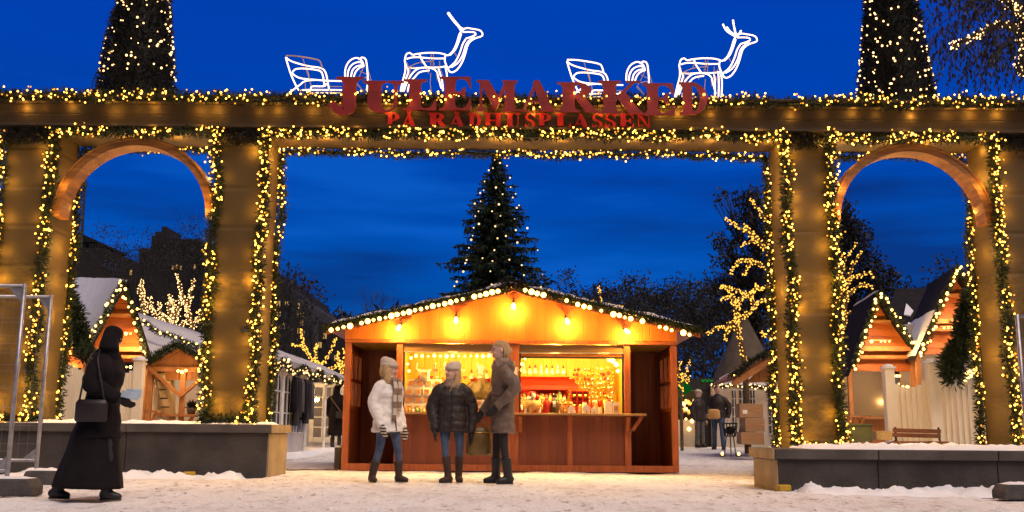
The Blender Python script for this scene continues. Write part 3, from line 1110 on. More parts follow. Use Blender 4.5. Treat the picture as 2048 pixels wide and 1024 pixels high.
# front framing
b = MB()
b.span((XL, 15.92, 1.985), (XR, 15.985, 2.038))
for x in (XL + .05, XA, XB, XR - .05):
    b.span((x - .05, 15.955, .0), (x + .05, 16.05, 1.984))
b.span((-.115, 15.957, .0), (.125, 16.045, 1.983))
bevel(b.build('frame_post', M['stall_trim'], stall), .006)
b = MB().span((XA + .051, 15.985, .10), (-.116, 16.03, .86)).span((.126, 15.985, .10), (XB - .051, 16.03, .86))
b.build('counter_front', M['stall_dark'], stall)
b = MB()
b.span((XL + .003, 15.94, .0), (XR - .003, 16.02, .10))
for x in (.93,):
    b.span((x - .04, 15.965, .101), (x + .04, 16.02, .862))
bevel(b.build('sill', M['stall_trim'], stall), .006)
for x0, x1 in ((XA - .03, -.02), (.02, 2.10)):
    bevel(MB().span((x0, 15.70, .866), (x1, 16.42, .90)).build('counter', M['counter'], stall), .006)
b = MB()
for x in (.15, XB - .02):
    b.span((x - .03, 15.90, .60), (x + .03, 15.954, .864))
    b.bar((x, 15.93, .62), (x, 15.73, .85), .05, .05)
b.bar((XB + .06, 15.86, .64), (2.04, 15.80, .852), .05, .05)
bevel(b.build('counter_bracket', M['stall_trim'], stall), .004)
for x0, x1 in ((XA + .05, -.115), (.125, XB - .05)):
    s = MB().span((x0 + .002, 16.0, 1.862), (x1 - .002, 16.10, 1.984)).build('shutter_box', M['shutter'], stall)
    MB().span((x0 + .002, 15.985, 1.842), (x1 - .002, 16.02, 1.860)).build('shutter_rail', M['metal'], s)
    f = MB()
    f.span((x0 + .002, 16.0, .902), (x0 + .03, 16.05, 1.841)).span((x1 - .03, 16.0, .902), (x1 - .002, 16.05, 1.841))
    if x0 > 0:
        f.span((x0 + .031, 16.005, 1.765), (x1 - .031, 16.045, 1.793))
        MB().span((x0 + .03, 16.01, 1.796), (x1 - .03, 16.04, 1.838)).build('hatch_lintel', M['stall_front'], stall)
    f.build('hatch_frame', M['black'], stall)
# porches
for xs, xi, sgn in ((XL, XA - .036, 1), (XR, XB + .036, -1)):
    bw = MB().span((xs + sgn * .041, 17.66, .06), (xi - sgn * .002, 17.70, 2.0)).build('porch_wall', M['stall_dark'], stall)
    b = MB()
    xo = xs + sgn * .02
    b.span((xo - .02, 16.052, .0), (xo + .02, YBK - .003, .95)).span((xo - .019, 16.052, 1.90), (xo + .019, YBK - .003, 2.0))
    b.span((xo - .019, 17.53, .951), (xo + .019, YBK - .003, 1.899))
    b.build('porch_side', M['stall_dark'], stall)
    wn = MB()
    for y in (16.08, 16.56, 17.03, 17.50):
        wn.span((xo - .028, y - .028, .952), (xo + .028, y + .028, 1.898))
    for z_ in (.98, 1.42, 1.87):
        wn.span((xo - .025, 16.10, z_ - .027), (xo + .025, 17.48, z_ + .027))
    w_ = wn.build('side_window', M['stall_trim'], stall)
    MB().span((xo - .003, 16.09, .96), (xo + .003, 17.49, 1.89)).build('pane', M['glass'], w_)
# lamps under the gable
for px, py, tilt in ((797, 656, -.5), (912, 641, 0), (1027, 613, 0), (1135, 643, .35), (1255, 663, .9)):
    p = at(px, py, 15.80)
    d = Vector((math.sin(tilt), -.15, -math.cos(tilt)))
    lm = MB()
    q = p - d * .05
    lm.tube([q - d * .05, q - d * .01, q], [.018, .022, .02], 8)
    zt = pitch(p.x) - .06
    lm.tube([q - d * .05, (q.x, 15.87, min(zt, q.z + .09)), (q.x, 15.928, min(zt, q.z + .10))], .009, 6)
    lamp = lm.build('gable_lamp', M['black'], stall)
    bl = MB()
    bl.tube([q, q + d * .02, q + d * .06, q + d * .085, q + d * .095], [.012, .024, .03, .02, .004], 10)
    bl.build('lamp_bulb', M['bulb_lamp'], lamp, True)
    br = MB().prism([(p.x - .16, 15.925, zt), (p.x + .16, 15.925, zt), (p.x, 15.925, zt - .13)], (0, -.03, 0))
    br.build('lamp_backing', M['stall_trim'], lamp)
    ld = bpy.data.lights.new('gable_lamp_light', 'POINT')
    ld.energy = 44
    ld.color = (1, .52, .10)
    ld.shadow_soft_size = .05
    lo = bpy.data.objects.new('gable_lamp_light', ld)
    lo.location = p + Vector((0, -.06, -.06))
    COL.objects.link(lo)

# roof edge garland with globe bulbs
LB = [(53, 262), (84, 256), (112, 248), (143, 243), (198, 229), (227, 220), (255, 214), (284, 208), (312, 203), (340, 195), (368, 188), (397, 182), (425, 176), (453, 168), (481, 162),
      (509, 155), (537, 148), (566, 143), (594, 137), (622, 130), (650, 122), (680, 115), (735, 103), (763, 97), (791, 90), (820, 82), (848, 77)]
RB = [(120, 72), (150, 80), (177, 88), (207, 95), (317, 122), (370, 140), (400, 150), (427, 155), (482, 170), (540, 187), (568, 192), (594, 202), (622, 208), (678, 220), (760, 247),
      (790, 253), (817, 263), (873, 275), (902, 284)]
for lab, s, pts in (('left', -1, [(640 + x / 2.382, 550 + y / 2.382) for x, y in LB]), ('right', 1, [(1000 + x / 2.38, 550 + y / 2.38) for x, y in RB])):
    x1 = .03 + s * 2.95
    g = thing('roof_garland', f'evergreen garland with round globe bulbs along the {lab} slope of the main stall roof', 'garland', (x1, 15.62, 2.2), 'globe bulb garlands on the main stall roof')
    b = MB()
    path = [(x1, 15.62, 2.20), (.03 + s * .05, 15.62, 2.875)]
    Q = [p + Vector((0, 0, -.03 * abs(math.sin(p.x * 5)) + .02 * nz(p.x, 0, 4))) for p in resample(path, .1)]
    b.tube(Q, .03, 6)
    greens(b, Q, .085, 900, .075)
    b.build('foliage', M['needles'], g)
    add_bulbs(g, [at(px, py, 15.52) for px, py in pts], .036, M['bulb_big'], 12, 8)
g = thing('roof_wreath', 'evergreen bunch at the very tip of the main stall gable', 'garland', (.03, 15.6, 2.9))
b = MB()
greens(b, [(-.2, 15.6, 2.86), (.03, 15.6, 2.92), (.28, 15.6, 2.85)], .08, 900, .08)
b.build('foliage', M['dark_needles'], g)

# ---------------------------------------------------------------- goods
def item(name, label, cat, b, mats, group=None, smooth=False):
    return tag(b.build(name, mats, smooth=smooth), label, cat, group)


# photo cubes in the left hatch
def photo_box(c, s, label, group):
    b = MB().box(c, (s, s, s), rz=random.uniform(-.08, .08))
    o = item('photo_box', label, 'box', b, M['paper'], group)
    MB().box((c[0] + .005, c[1] - s / 2 - .008, c[2]), (s * .62, .004, s * .55)).build('printed_picture', M['photo'], o)


rows = [(812, 5, .135), (795, 5, .13), (777, 5, .13), (759, 4, .13)]
zz = .905
for r_i, (py, n, s) in enumerate(rows):
    for i in range(n):
        photo_box((-1.66 + i * .142 + (.03 if r_i == 3 else 0), 16.52 + .02 * (r_i % 2), zz + s / 2), s,
                  'white photo cube in the %s row of the stack behind the girl in white' % ['lowest', 'second', 'third', 'fourth'][r_i], 'white photo cubes stacked in the left hatch')
    zz += s + .003
photo_box((-1.66 + 1.5 * .142 + .03, 16.52, zz + .075), .15, 'white photo cube alone on top of the stack', None)
for i in range(6):
    s = .10
    photo_box((-.62 + .105 * (i % 3), 16.22, .903 + s / 2 + (i // 3) * .103), s, 'small white picture box in the stack before the vendor, %s row' % ('lower' if i < 3 else 'upper'), 'small picture boxes before the vendor')
cols = ['ginger', 'red_bright', 'straw', 'green_paint', 'paper', 'gold']
for i in range(15):
    x = -1.68 + i * .058
    m_ = cols[(i * 5 + i // 4) % 6]
    b = MB()
    h = random.uniform(.05, .09)
    b.lathe((x, 16.2 + .05 * (i % 2), .902), [(.018, 0), (.026, h * .2), (.022, h * .6), (.01, h * .8)], 8).ball((x, 16.2 + .05 * (i % 2), .902 + h * .9), .014, 8, 5)
    nm = {'ginger': 'brown', 'red_bright': 'red', 'straw': 'straw coloured', 'green_paint': 'green', 'paper': 'white', 'gold': 'gold'}[m_]
    item('figurine', f'tiny {nm} figurine in the row along the left counter edge', 'figurine', b, M[m_], 'tiny figurines along the left counter', True)
# red cloth behind the vendor
b = MB()
for i in range(13):
    u = i / 12
    x = -.70 + .62 * u
    for j, z_ in enumerate((1.52, 1.3, 1.05)):
        b.v.append((x + .02 * j, 17.42 + .025 * math.sin(u * 24 + j), z_))
for i in range(12):
    for j in range(2):
        a = i * 3 + j
        b.f.append((a, a + 1, a + 4, a + 3))
        b.mi.append(0)
o = item('red_cloth', 'bright red cloth hung behind the vendor', 'cloth', b, M['red_bright'], None, True)
o.modifiers.new('thick', 'SOLIDIFY').thickness = .01


def doll(x, y, z, m_cap, h=.14, label='', group=None):
    b = MB()
    b.lathe((x, y, z), [(.035, 0), (.032, h * .25), (.02, h * .5)], 8, 0)
    b.ball((x, y, z + h * .6), h * .14, 8, 6, 1)
    b.lathe((x, y, z + h * .66), [(h * .15, 0), (h * .1, h * .2), (.002, h * .42)], 8, 2)
    item('hanging_doll', label, 'doll', b, [M['white_paint'], M['skin'], M[m_cap]], group, True)


for i in range(5):
    doll(-.68 + i * .13, 17.30, 1.50, 'red_bright', .15, 'small white doll with red cap in the row over the red cloth', 'red capped dolls over the red cloth')
for i in range(8):
    doll(.22 + i * .095, 17.05, 1.58 - .012 * (i % 2), 'red_bright' if i % 3 else 'paper', .15, 'small hanging doll in the row at the top of the right hatch', 'hanging dolls in the right hatch')
for i, (px, L) in enumerate(((870, .2), (889, .14), (913, .12), (955, .27), (833, .1))):
    p = at(px, 726, 16.2)
    b = MB()
    n = 10
    b.tube([(p.x + .006 * math.sin(k * 2.1), p.y, p.z - L * k / n) for k in range(n + 1)], [.012 * (1 - .8 * k / n) + .004 * (k % 2) for k in range(n + 1)], 6)
    item('icicle_ornament', ['long white icicle ornament hanging near the left string end', 'white icicle ornament hanging right beside the first', 'short white icicle ornament above the girl in the knit hat',
                             'longest white icicle ornament hanging before the vendor', 'shortest icicle ornament above the photo cubes'][i], 'ornament', b, M['silver'], 'icicle ornaments in the left hatch', True)

for i in range(26):
    x, z_ = -1.62 + (i % 9) * .098 + .03 * (i // 9 % 2), 1.66 - (i // 9) * .12
    rr = random.uniform(.026, .036)
    b = MB()
    if i % 3 == 1:
        for k in range(6):
            a = k * math.pi / 6
            b.tube([(x - rr * math.cos(a), 17.68, z_ - rr * math.sin(a)), (x + rr * math.cos(a), 17.68, z_ + rr * math.sin(a))], .006, 5)
        item('straw_star', 'straw star hanging on the back wall above the photo cubes', 'ornament', b, M['straw'], 'straw stars on the left back wall')
    else:
        pl = [(x + rr * 1.1 * math.sin(t_) ** 3, 17.67, z_ + rr * (.85 * math.cos(t_) - .33 * math.cos(2 * t_) - .13 * math.cos(3 * t_))) for t_ in [k * .3927 for k in range(16)]]
        b.prism(pl, (0, .016, 0))
        m_ = 'red_bright' if i % 2 else 'paper'
        item('felt_heart', f"small {'red' if i % 2 else 'white'} felt heart hanging on the back wall above the photo cubes", 'ornament', b, M[m_], f"{'red' if i % 2 else 'white'} felt hearts on the left back wall")
# right hatch: red canopy shelf
b = MB()
b.prism([(.13, 17.35, 1.53), (1.02, 17.35, 1.53), (1.13, 17.0, 1.36), (.10, 17.0, 1.36)], (0, .0, .015))
b.span((.10, 16.985, 1.31), (1.13, 17.0, 1.362))
shelf = thing('display_shelf', 'red canopied display shelf on the back wall of the right hatch', 'shelf', (.6, 17.2, .9))
b.build('canopy', M['red_bright'], shelf)
MB().span((.12, 17.36, .95), (.98, 17.38, 1.52)).build('back_cloth', M['red_bright'], shelf)
MB().span((.1, 17.05, 1.10), (1.0, 17.355, 1.125)).span((.1, 17.05, .92), (1.0, 17.355, .945)).build('shelf_board', M['counter'], shelf)
MB().span((.80, 17.03, .92), (.83, 17.048, 1.31)).build('post', M['green_paint'], shelf)


def figure_small(x, y, z, h, mats_, name, label, cat, group):
    b = MB()
    b.lathe((x, y, z), [(h * .2, 0), (h * .24, h * .1), (h * .16, h * .5), (h * .08, h * .62)], 8, 0)
    b.ball((x, y, z + h * .74), h * .14, 8, 6, 1)
    b.lathe((x, y, z + h * .82), [(h * .15, 0), (h * .08, h * .1), (.001, h * .22)], 8, 2)
    b.tube([(x - h * .2, y - .01, z + h * .3), (x - h * .1, y, z + h * .52)], h * .05, 5, 0)
    b.tube([(x + h * .2, y - .01, z + h * .3), (x + h * .1, y, z + h * .52)], h * .05, 5, 0)
    item(name, label, cat, b, mats_, group, True)


for i in range(15):
    pal = [('paper', 'red_bright'), ('straw', 'paper'), ('ginger', 'red_bright'), ('paper', 'green_paint'), ('gold', 'straw')][i % 5]
    nm = ['white figure in a red cap', 'straw figure in a white cap', 'brown figure in a red cap', 'white figure in a green cap', 'golden straw figure'][i % 5]
    figure_small(.17 + i * .056, 17.1 + .05 * (i % 3), 1.126, .13, [M[pal[0]], M['skin'], M[pal[1]]], 'figurine', f'small {nm} on the red canopied shelf', 'figurine', 'figures on the red canopied shelf')
for i in range(3):
    x = .80 + i * .085
    b = MB()
    b.ball((x, 16.3, 1.06), .032, 10, 6).ball((x, 16.3, .99), (.036, .02, .05), 10, 6)
    b.tube([(x - .05, 16.3, 1.02), (x + .05, 16.3, 1.02)], .014, 6).tube([(x - .025, 16.3, .90), (x - .012, 16.3, .97)], .016, 6).tube([(x + .025, 16.3, .90), (x + .012, 16.3, .97)], .016, 6)
    item('gingerbread_man', ['leftmost', 'middle', 'rightmost'][i] + ' of three gingerbread men in the right hatch', 'gingerbread man', b, M['ginger'], 'three gingerbread men', True)
b = MB().lathe((.575, 16.22, .902), [(.06, 0), (.062, .02), (.055, .17), (.04, .2), (.02, .22)], 14).ball((.575, 16.22, 1.13), .03, 10, 6)
item('red_canister', 'bright red canister with knob lid on the right counter', 'canister', b, M['red_bright'], None, True)
b = MB().lathe((.70, 16.2, .902), [(.066, 0), (.066, .15), (.05, .19), (.03, .21)], 14, 0).ball((.70, 16.2, 1.14), (.032, .03, .036), 10, 6, 1).lathe((.70, 16.2, 1.155), [(.036, 0), (.034, .05)], 12, 0)
b.box((.69, 16.135, 1.05), (.045, .006, .10), m=1)
item('nutcracker', 'black nutcracker figure with white beard on the right counter', 'figurine', b, [M['black'], M['white_paint']], None, True)
# basket of soft toys
bs = thing('toy_basket', 'straw basket heaped with red and white soft toys on the right counter', 'basket', (.34, 16.25, .902))
b = MB()
b.lathe((.34, 16.25, .902), [(.11, 0), (.14, .12), (.145, .2), (.135, .2), (.1, .02)], 16)
b.build('basket', M['straw'], bs, True)
for i in range(12):
    a = i * 2.4
    b = MB().ball((.34 + .10 * math.cos(a) * (i % 3) / 2, 16.22 + .07 * math.sin(a), 1.12 + .028 * (i % 4)), (.035, .03, .045), 8, 6)
    b.build('soft_toy', M['red_bright' if i % 2 else 'paper'], bs, True)
for i in range(9):
    x = .16 + .075 * i if i < 5 else .86 + .075 * (i - 5)
    pal = [('red_bright', 'paper'), ('paper', 'red_bright'), ('straw', 'ginger')][i % 3]
    nm = ['red figure with a white cap', 'white figure with a red cap', 'straw figure with a brown cap'][i % 3]
    figure_small(x, 16.12 + .03 * (i % 2), .902, .10, [M[pal[0]], M['skin'], M[pal[1]]], 'figurine', f'little {nm} standing at the front of the right counter', 'figurine', 'figures at the front of the right counter')


def ornament_house(x, y, z, w, h, label):
    b = MB().span((x - w / 2, y - w / 2, z), (x + w / 2, y + w / 2, z + h * .55), 0)
    b.prism([(x - w * .62, y - w * .56, z + h * .53), (x + w * .62, y - w * .56, z + h * .53), (x, y - w * .56, z + h)], (0, w * 1.12, 0), 1)
    b.span((x - w * .12, y - w / 2 - .004, z), (x + w * .12, y - w / 2, z + h * .3), 2)
    item('ornament_house', label, 'ornament', b, [M['paper'], M['white_paint'], M['ginger']], 'little white house ornaments')


ornament_house(.955, 16.1, .902, .10, .13, 'leftmost little white house ornament on the right counter')
ornament_house(1.20, 16.12, .902, .11, .16, 'taller white house ornament on the right counter')
ornament_house(1.32, 16.1, .902, .09, .11, 'smallest white house ornament on the right counter')
ds = thing('tiered_display', 'stepped red display behind the right counter crowded with little goods', 'display', (.55, 16.6, .9))
for k in range(3):
    MB().span((.14, 16.5 + .14 * k, .88), (.95, 16.638 + .14 * k, .955 + .075 * k)).build('step', M['red_paint'], ds)
PAL = [('paper', 'red_bright', 'white figurine with a red cap'), ('red_bright', 'paper', 'red figurine with a white cap'), ('straw', 'green_paint', 'straw figurine with a green cap'), ('gold', 'red_bright', 'golden figurine with a red cap'), ('green_paint', 'red_bright', 'green figurine with a red cap')]
for k in range(3):
    for i in range(13):
        a, c, nm = PAL[(i * 3 + k * 2) % 5]
        figure_small(.17 + i * .06, 16.56 + .14 * k, .956 + .075 * k, random.uniform(.09, .14), [M[a], M['skin'], M[c]], 'figurine', f'{nm} on the {["front", "middle", "rear"][k]} step of the red display', 'figurine', 'figurines on the stepped red display')
for i in range(14):
    x = 1.03 + (i % 7) * .088
    z_ = .905 if i < 7 else 1.03
    m_, nm = [('red_bright', 'red'), ('paper', 'white'), ('gold', 'golden'), ('straw', 'straw coloured')][(i * 3) % 4]
    b = MB().lathe((x, 16.72, z_), [(.03, 0), (.036, .01), (.036, .085), (.03, .1)], 12)
    b.tube([(x + .034, 16.72, z_ + .075), (x + .058, 16.72, z_ + .06), (x + .056, 16.72, z_ + .03), (x + .034, 16.72, z_ + .02)], .006, 5)
    item('mug', f'{nm} mug standing under the hanging ornaments, {"lower" if i < 7 else "upper"} row', 'mug', b, M[m_], 'mugs under the hanging ornaments', True)
MB_ = MB().span((.98, 16.64, 1.008), (1.66, 16.82, 1.026))
tag(MB_.build('shelf_board', M['counter']), 'narrow wooden shelf carrying the upper row of mugs', 'shelf')
# ornament tray with red dividers
tr = thing('bauble_case', 'red case of six gold baubles standing behind the gingerbread men', 'case', (1.13, 16.55, .9))
b = MB()
b.span((.99, 16.62, .95), (1.27, 16.635, 1.27))
for x in (.99, 1.083, 1.177, 1.27):
    b.span((x - .006, 16.54, .95), (x + .006, 16.619, 1.27))
for z_ in (.95, 1.11, 1.27):
    b.span((.984, 16.541, z_ - .006), (1.276, 16.618, z_ + .006))
b.build('case_frame', M['red_bright'], tr)
for i in range(6):
    MB().ball((1.036 + (i % 3) * .093, 16.58, 1.03 + (i // 3) * .16), .04, 12, 8).build('bauble', M['gold'], tr, True)
# hanging ornament wall
for i in range(96):
    c, r_ = i % 12, i // 12
    x = 1.02 + c * .062 + random.uniform(-.012, .012)
    z_ = 1.66 - r_ * .078 + random.uniform(-.015, .015)
    if c < 3 and r_ > 3:
        continue
    y = 17.3 - (.25 if c > 6 else 0) - random.uniform(0, .08)
    m_ = 'red_bright' if (c < 4 and r_ < 3 and i % 3) else random.choice(['gold', 'gold', 'silver', 'silver', 'straw', 'red_bright'])
    rr = random.uniform(.018, .032)
    b = MB()
    if i % 4 == 3:
        for k in range(6):
            a = k * math.pi / 6
            b.tube([(x - rr * math.cos(a), y, z_ - rr * math.sin(a)), (x + rr * math.cos(a), y, z_ + rr * math.sin(a))], .005, 5)
        kind_ = 'star'
    else:
        b.ball((x, y, z_), rr, 10, 7)
        b.tube([(x, y, z_ + rr * .9), (x, y, z_ + rr * 1.3)], .007, 6)
        kind_ = 'bauble'
    nm = {'red_bright': 'red', 'gold': 'gold', 'silver': 'silver', 'straw': 'straw coloured'}[m_]
    item('hanging_' + kind_, f'{nm} {kind_} hanging on the crowded right wall of the stall', 'ornament', b, M[m_], f'{nm} {kind_}s hanging on the right wall', True)
for i, (x, w, h, m_, lab) in enumerate(((1.55, .11, .19, 'paper', 'plain white carton at the right end of the counter'), (1.67, .10, .18, 'paper', 'white carton with a dark picture at the right end of the counter'))):
    b = MB().span((x - w / 2, 16.12, .902), (x + w / 2, 16.22, .902 + h))
    o = item('gift_carton', lab, 'carton', b, M[m_], 'white cartons on the right counter')
    if i:
        MB().span((x - .03, 16.112, .95), (x + .03, 16.117, 1.03)).build('printed_picture', M['photo'], o)
for i in range(7):
    b = MB()
    x = 1.06 + i * .062
    b.box((x, 16.3 + .06 * (i % 2), .955 + .02 * (i % 3)), (.055, .05, .10 + .04 * (i % 3)), rz=.2 * i)
    nm, m_ = [('red', 'red_bright'), ('straw', 'straw'), ('white', 'paper'), ('gold', 'gold')][i % 4]
    item('gift_box', f'small {nm} gift box on the counter under the hanging ornaments', 'gift box', b, M[m_], f'small {nm} gift boxes under the ornaments')
b = MB().span((.09, 15.98, 1.36), (.105, 15.99, 1.60)).span((-.10, 15.94, 1.42), (.10, 15.956, 1.62))
item('notice', 'small framed notice on the post between the hatches', 'notice', b, M['paper'])
# strings of globe bulbs inside the hatches
def bulb_string(label, pts, r, m_='bulb_big', group='bulb strings inside the stall'):
    g = thing('bulb_string', label, 'light string', pts[0], group)
    w = MB()
    w.tube([Vector(p) + Vector((0, .012, .02)) for p in pts], .004, 5)
    w.build('wire', M['black'], g)
    add_bulbs(g, pts, r, M[m_], 10, 6)
    return g


bulb_string('string of globe bulbs along the top of the left hatch', [at(818, 742, 16.3), at(815, 728, 16.3), at(822, 716, 16.3)] + [at(832 + i * 12.2, 711.5 + (i % 3) * .6, 16.3) for i in range(13)], .026)
bulb_string('three globe bulbs at the left edge of the right hatch', [at(1041, 740, 16.3), at(1044, 728, 16.3), at(1050, 718, 16.3)], .024)
bulb_string('bright cluster of bulbs at the top right corner of the right hatch', [at(1218, 719, 16.3), at(1226, 722, 16.3), at(1233, 729, 16.3), at(1236, 742, 16.3), at(1224, 716, 16.3)], .032)
for x, e in ((-.95, 230), (.7, 170), (1.5, 140)):
    ld = bpy.data.lights.new('hatch_light', 'POINT')
    ld.energy = e
    ld.color = (1, .60, .12)
    ld.shadow_soft_size = .12
    lo = bpy.data.objects.new('hatch_light', ld)
    lo.location = (x, 16.32, 1.90)
    COL.objects.link(lo)
b = MB().span((-2.78, 16.15, 0), (-2.68, 16.75, .34)).build('stone_block', M['concrete'])
tag(b, 'dark stone block with snow on top beside the left end of the stall', 'block')
MB().box((-2.73, 16.45, .355), (.09, .55, .03)).build('snow_cap', M['snow'], b)
b = MB().tube([(-2.66 - .12 * i, 15.75 + .05 * math.sin(i * .9) - .03 * i, .012 + .004 * math.sin(i * 2)) for i in range(8)] + [(-3.9, 15.3, .012), (-5, 15.2, .012)], .012, 6)
tag(b.build('power_cable', M['cable'], smooth=True), 'brown power cable lying on the snow left of the stall', 'cable')

# ================================================================== LIGHT FIGURES ON THE BEAM
def smooth_path(pts, n=5):
    P = [Vector(p) for p in pts]
    if len(P) < 3:
        return P
    out = []
    for i in range(len(P) - 1):
        p0, p1, p2, p3 = P[max(i - 1, 0)], P[i], P[i + 1], P[min(i + 2, len(P) - 1)]
        for k in range(n):
            t = k / n
            out.append(.5 * ((2 * p1) + (p2 - p0) * t + (2 * p0 - 5 * p1 + 4 * p2 - p3) * t * t + (3 * p1 - p0 - 3 * p2 + p3) * t ** 3))
    out.append(P[-1])
    return out


def rope_lines(b, lines, ox, oy, Y, dY, r=.011, flank='alternate'):
    """outlines read off an enlargement of the photograph; each line lies on one flank of the figure, or both"""
    for k_, ln in enumerate(lines):
        for sd in ((0, 1) if flank == 'both' else (.5,) if flank == 'middle' else (k_ % 2,)):
            y = Y + dY * sd
            p = [at(540 + x / 4.452 + ox, yy / 4.452 + oy, y) for x, yy in ln]
            rs = resample(smooth_path(p, 5), .020)
            b.tube(rs, [r * (1.14 if k % 2 else .88) for k in range(len(rs))], 6)


BODY = [[(1205, 510), (1215, 482), (1245, 470), (1270, 488), (1310, 480), (1400, 470), (1500, 472), (1555, 484), (1582, 495)],
        [(1215, 525), (1260, 512), (1320, 510), (1450, 520), (1560, 520)], [(1330, 480), (1350, 530), (1392, 592)],
        [(1220, 600), (1290, 606), (1400, 600), (1500, 600), (1562, 590)], [(1562, 490), (1556, 540), (1578, 600), (1602, 642)], [(1215, 590), (1200, 545), (1205, 510)]]
HEAD = [[(1582, 495), (1625, 460), (1660, 390), (1685, 310), (1710, 270), (1750, 250), (1800, 256), (1868, 270), (1892, 300), (1884, 322), (1830, 340), (1782, 370), (1757, 412), (1732, 500), (1702, 570), (1660, 625), (1612, 644), (1582, 612)],
        [(1703, 300), (1680, 372), (1650, 440), (1602, 492)], [(1742, 350), (1716, 392), (1690, 470), (1650, 550), (1592, 602)], [(1822, 332), (1772, 362), (1744, 402), (1716, 490), (1672, 560), (1612, 600)]]
FACE = [[(1715, 285), (1770, 284), (1818, 288), (1832, 306), (1802, 324), (1742, 344)], [(1722, 268), (1692, 268), (1700, 246), (1728, 262)]]
HIND = [[(1160, 815), (1185, 710), (1206, 620), (1200, 530)], [(1190, 815), (1225, 720), (1275, 645), (1330, 608), (1420, 604), (1478, 630), (1502, 700), (1525, 785)],
        [(1222, 820), (1245, 740), (1290, 685), (1335, 642), (1420, 626)], [(1175, 815), (1202, 720), (1232, 640), (1222, 596)]]
FORE1 = [[(1562, 600), (1576, 680), (1562, 790)], [(1500, 610), (1532, 720), (1540, 810)]]
FORE2 = [[(1566, 590), (1580, 680), (1574, 835)], [(1510, 606), (1518, 700), (1516, 835)], [(1548, 600), (1552, 700), (1548, 835)]]
ANT1 = [[(1585, 113), (1630, 175), (1670, 222), (1710, 268)]]
ANT2 = [[(1678, 128), (1686, 178), (1702, 255)], [(1622, 190), (1650, 228), (1700, 268)], [(1750, 222), (1738, 245), (1718, 268)], [(1588, 165), (1622, 225), (1690, 270)]]


def reindeer(label, ox, oy, fore, ant):
    t = thing('light_reindeer', label, 'light figure', at(880 + ox, 190 + oy, 13.85), 'rope light reindeer on the gate')
    for nm, lines, flank in (('body', BODY, 'alternate'), ('neck_and_head', HEAD, 'alternate'), ('face', FACE, 'middle'), ('hind_legs', HIND, 'alternate'), ('fore_legs', fore, 'alternate')):
        b = MB()
        rope_lines(b, lines, ox, oy, 13.85, .26, .0105, flank)
        b.build(nm, M['rope'], t, True)
    for ln in ant:
        b = MB()
        rope_lines(b, [ln], ox, oy, 13.85, .26, .019 if len(ant) == 1 else .013, 'middle')
        b.build('antler', M['rope'], t, True)
    b = MB()
    P = lambda x, y, Y_=13.85: at(540 + x / 4.452 + ox, y / 4.452 + oy, Y_)
    for ln in ([(1225, 600), (1290, 570), (1350, 552), (1450, 545)], [(1230, 602), (1300, 605)], [(1435, 470), (1430, 600)], [(1455, 472), (1452, 600)], [(1432, 650), (1425, 740), (1436, 820)], [(1635, 455), (1660, 500)],
               [(1480, 640), (1490, 720)], [(1512, 610), (1550, 700)], [(1510, 545), (1512, 620)], [(1250, 600), (1235, 720)]):
        b.tube([P(x, y, 13.98) for x, y in ln], .0055, 5)
    for x, y in ((1220, 560), (1340, 510), (1450, 520), (1560, 540), (1400, 600)):
        b.tube([P(x, y), P(x, y) + Vector((0, .26, 0))], .0055, 5)
    b.build('wire_frame', M['rope_dim'], t)
    return t


reindeer('left rope light reindeer with one long straight antler standing on the gate', 0, 0, FORE1, ANT1)
reindeer('right rope light reindeer with short forked antlers standing on the gate', 549, 11, FORE2, ANT2)
BASKET = [[(140, 510), (160, 580), (190, 670), (240, 780), (265, 812)], [(140, 510), (180, 540), (250, 565), (350, 590), (450, 605), (492, 640), (512, 720), (530, 825)],
          [(200, 642), (230, 615), (300, 610), (400, 620), (452, 636), (472, 680), (485, 765)], [(190, 645), (232, 680), (290, 700), (400, 710), (500, 718), (640, 722)],
          [(130, 860), (190, 812), (260, 760), (312, 722), (400, 712)], [(262, 806), (340, 800), (500, 800), (640, 802)], [(300, 845), (362, 804), (372, 770), (480, 768), (500, 745)], [(290, 842), (400, 826), (640, 830)]]
BACKTOP = [[(140, 496), (220, 498), (330, 513), (430, 535), (455, 570), (465, 610)]]
CURL = [[(668, 680), (672, 612), (700, 552), (745, 520), (785, 518), (820, 545), (836, 592)], [(690, 685), (700, 622), (735, 572), (790, 552), (822, 562)], [(720, 685), (735, 626), (770, 592), (820, 580)],
        [(745, 685), (765, 636), (800, 602), (836, 590)], [(790, 532), (820, 511), (850, 526), (862, 580), (870, 700), (860, 845)]]
SLEIGH_DIM = [[(836, 592), (790, 690), (760, 740), (850, 830)], [(770, 735), (842, 826)], [(780, 702), (850, 690), (900, 720)], [(866, 600), (902, 718)], [(800, 632), (860, 662)],
              [(290, 515), (330, 640), (372, 780)], [(325, 580), (366, 770)], [(312, 722), (316, 800)], [(530, 770), (640, 771)]]
for lab, ox, oy, lit in (('left rope light sleigh with dim top rail on the gate beam', 0, 0, False), ('right rope light sleigh with fully lit top rail on the gate beam', 562.5, 8, True)):
    t = thing('light_sleigh', lab, 'light figure', at(650 + ox, 190 + oy, 13.85), 'rope light sleighs on the gate')
    for nm, lines, mm in (('basket', BASKET, 'rope'), ('top_rail', BACKTOP, 'rope' if lit else 'rope_dim'), ('front_curl', CURL, 'rope')):
        b = MB()
        rope_lines(b, lines, ox, oy, 13.85, .26, .0105, 'middle' if nm == 'top_rail' else 'alternate')
        b.build(nm, M[mm], t, True)
    b = MB()
    for ln in SLEIGH_DIM:
        b.tube([at(540 + x / 4.452 + ox, y / 4.452 + oy, 13.98) for x, y in ln], .0055, 5)
    b.build('wire_frame', M['rope_dim'], t)


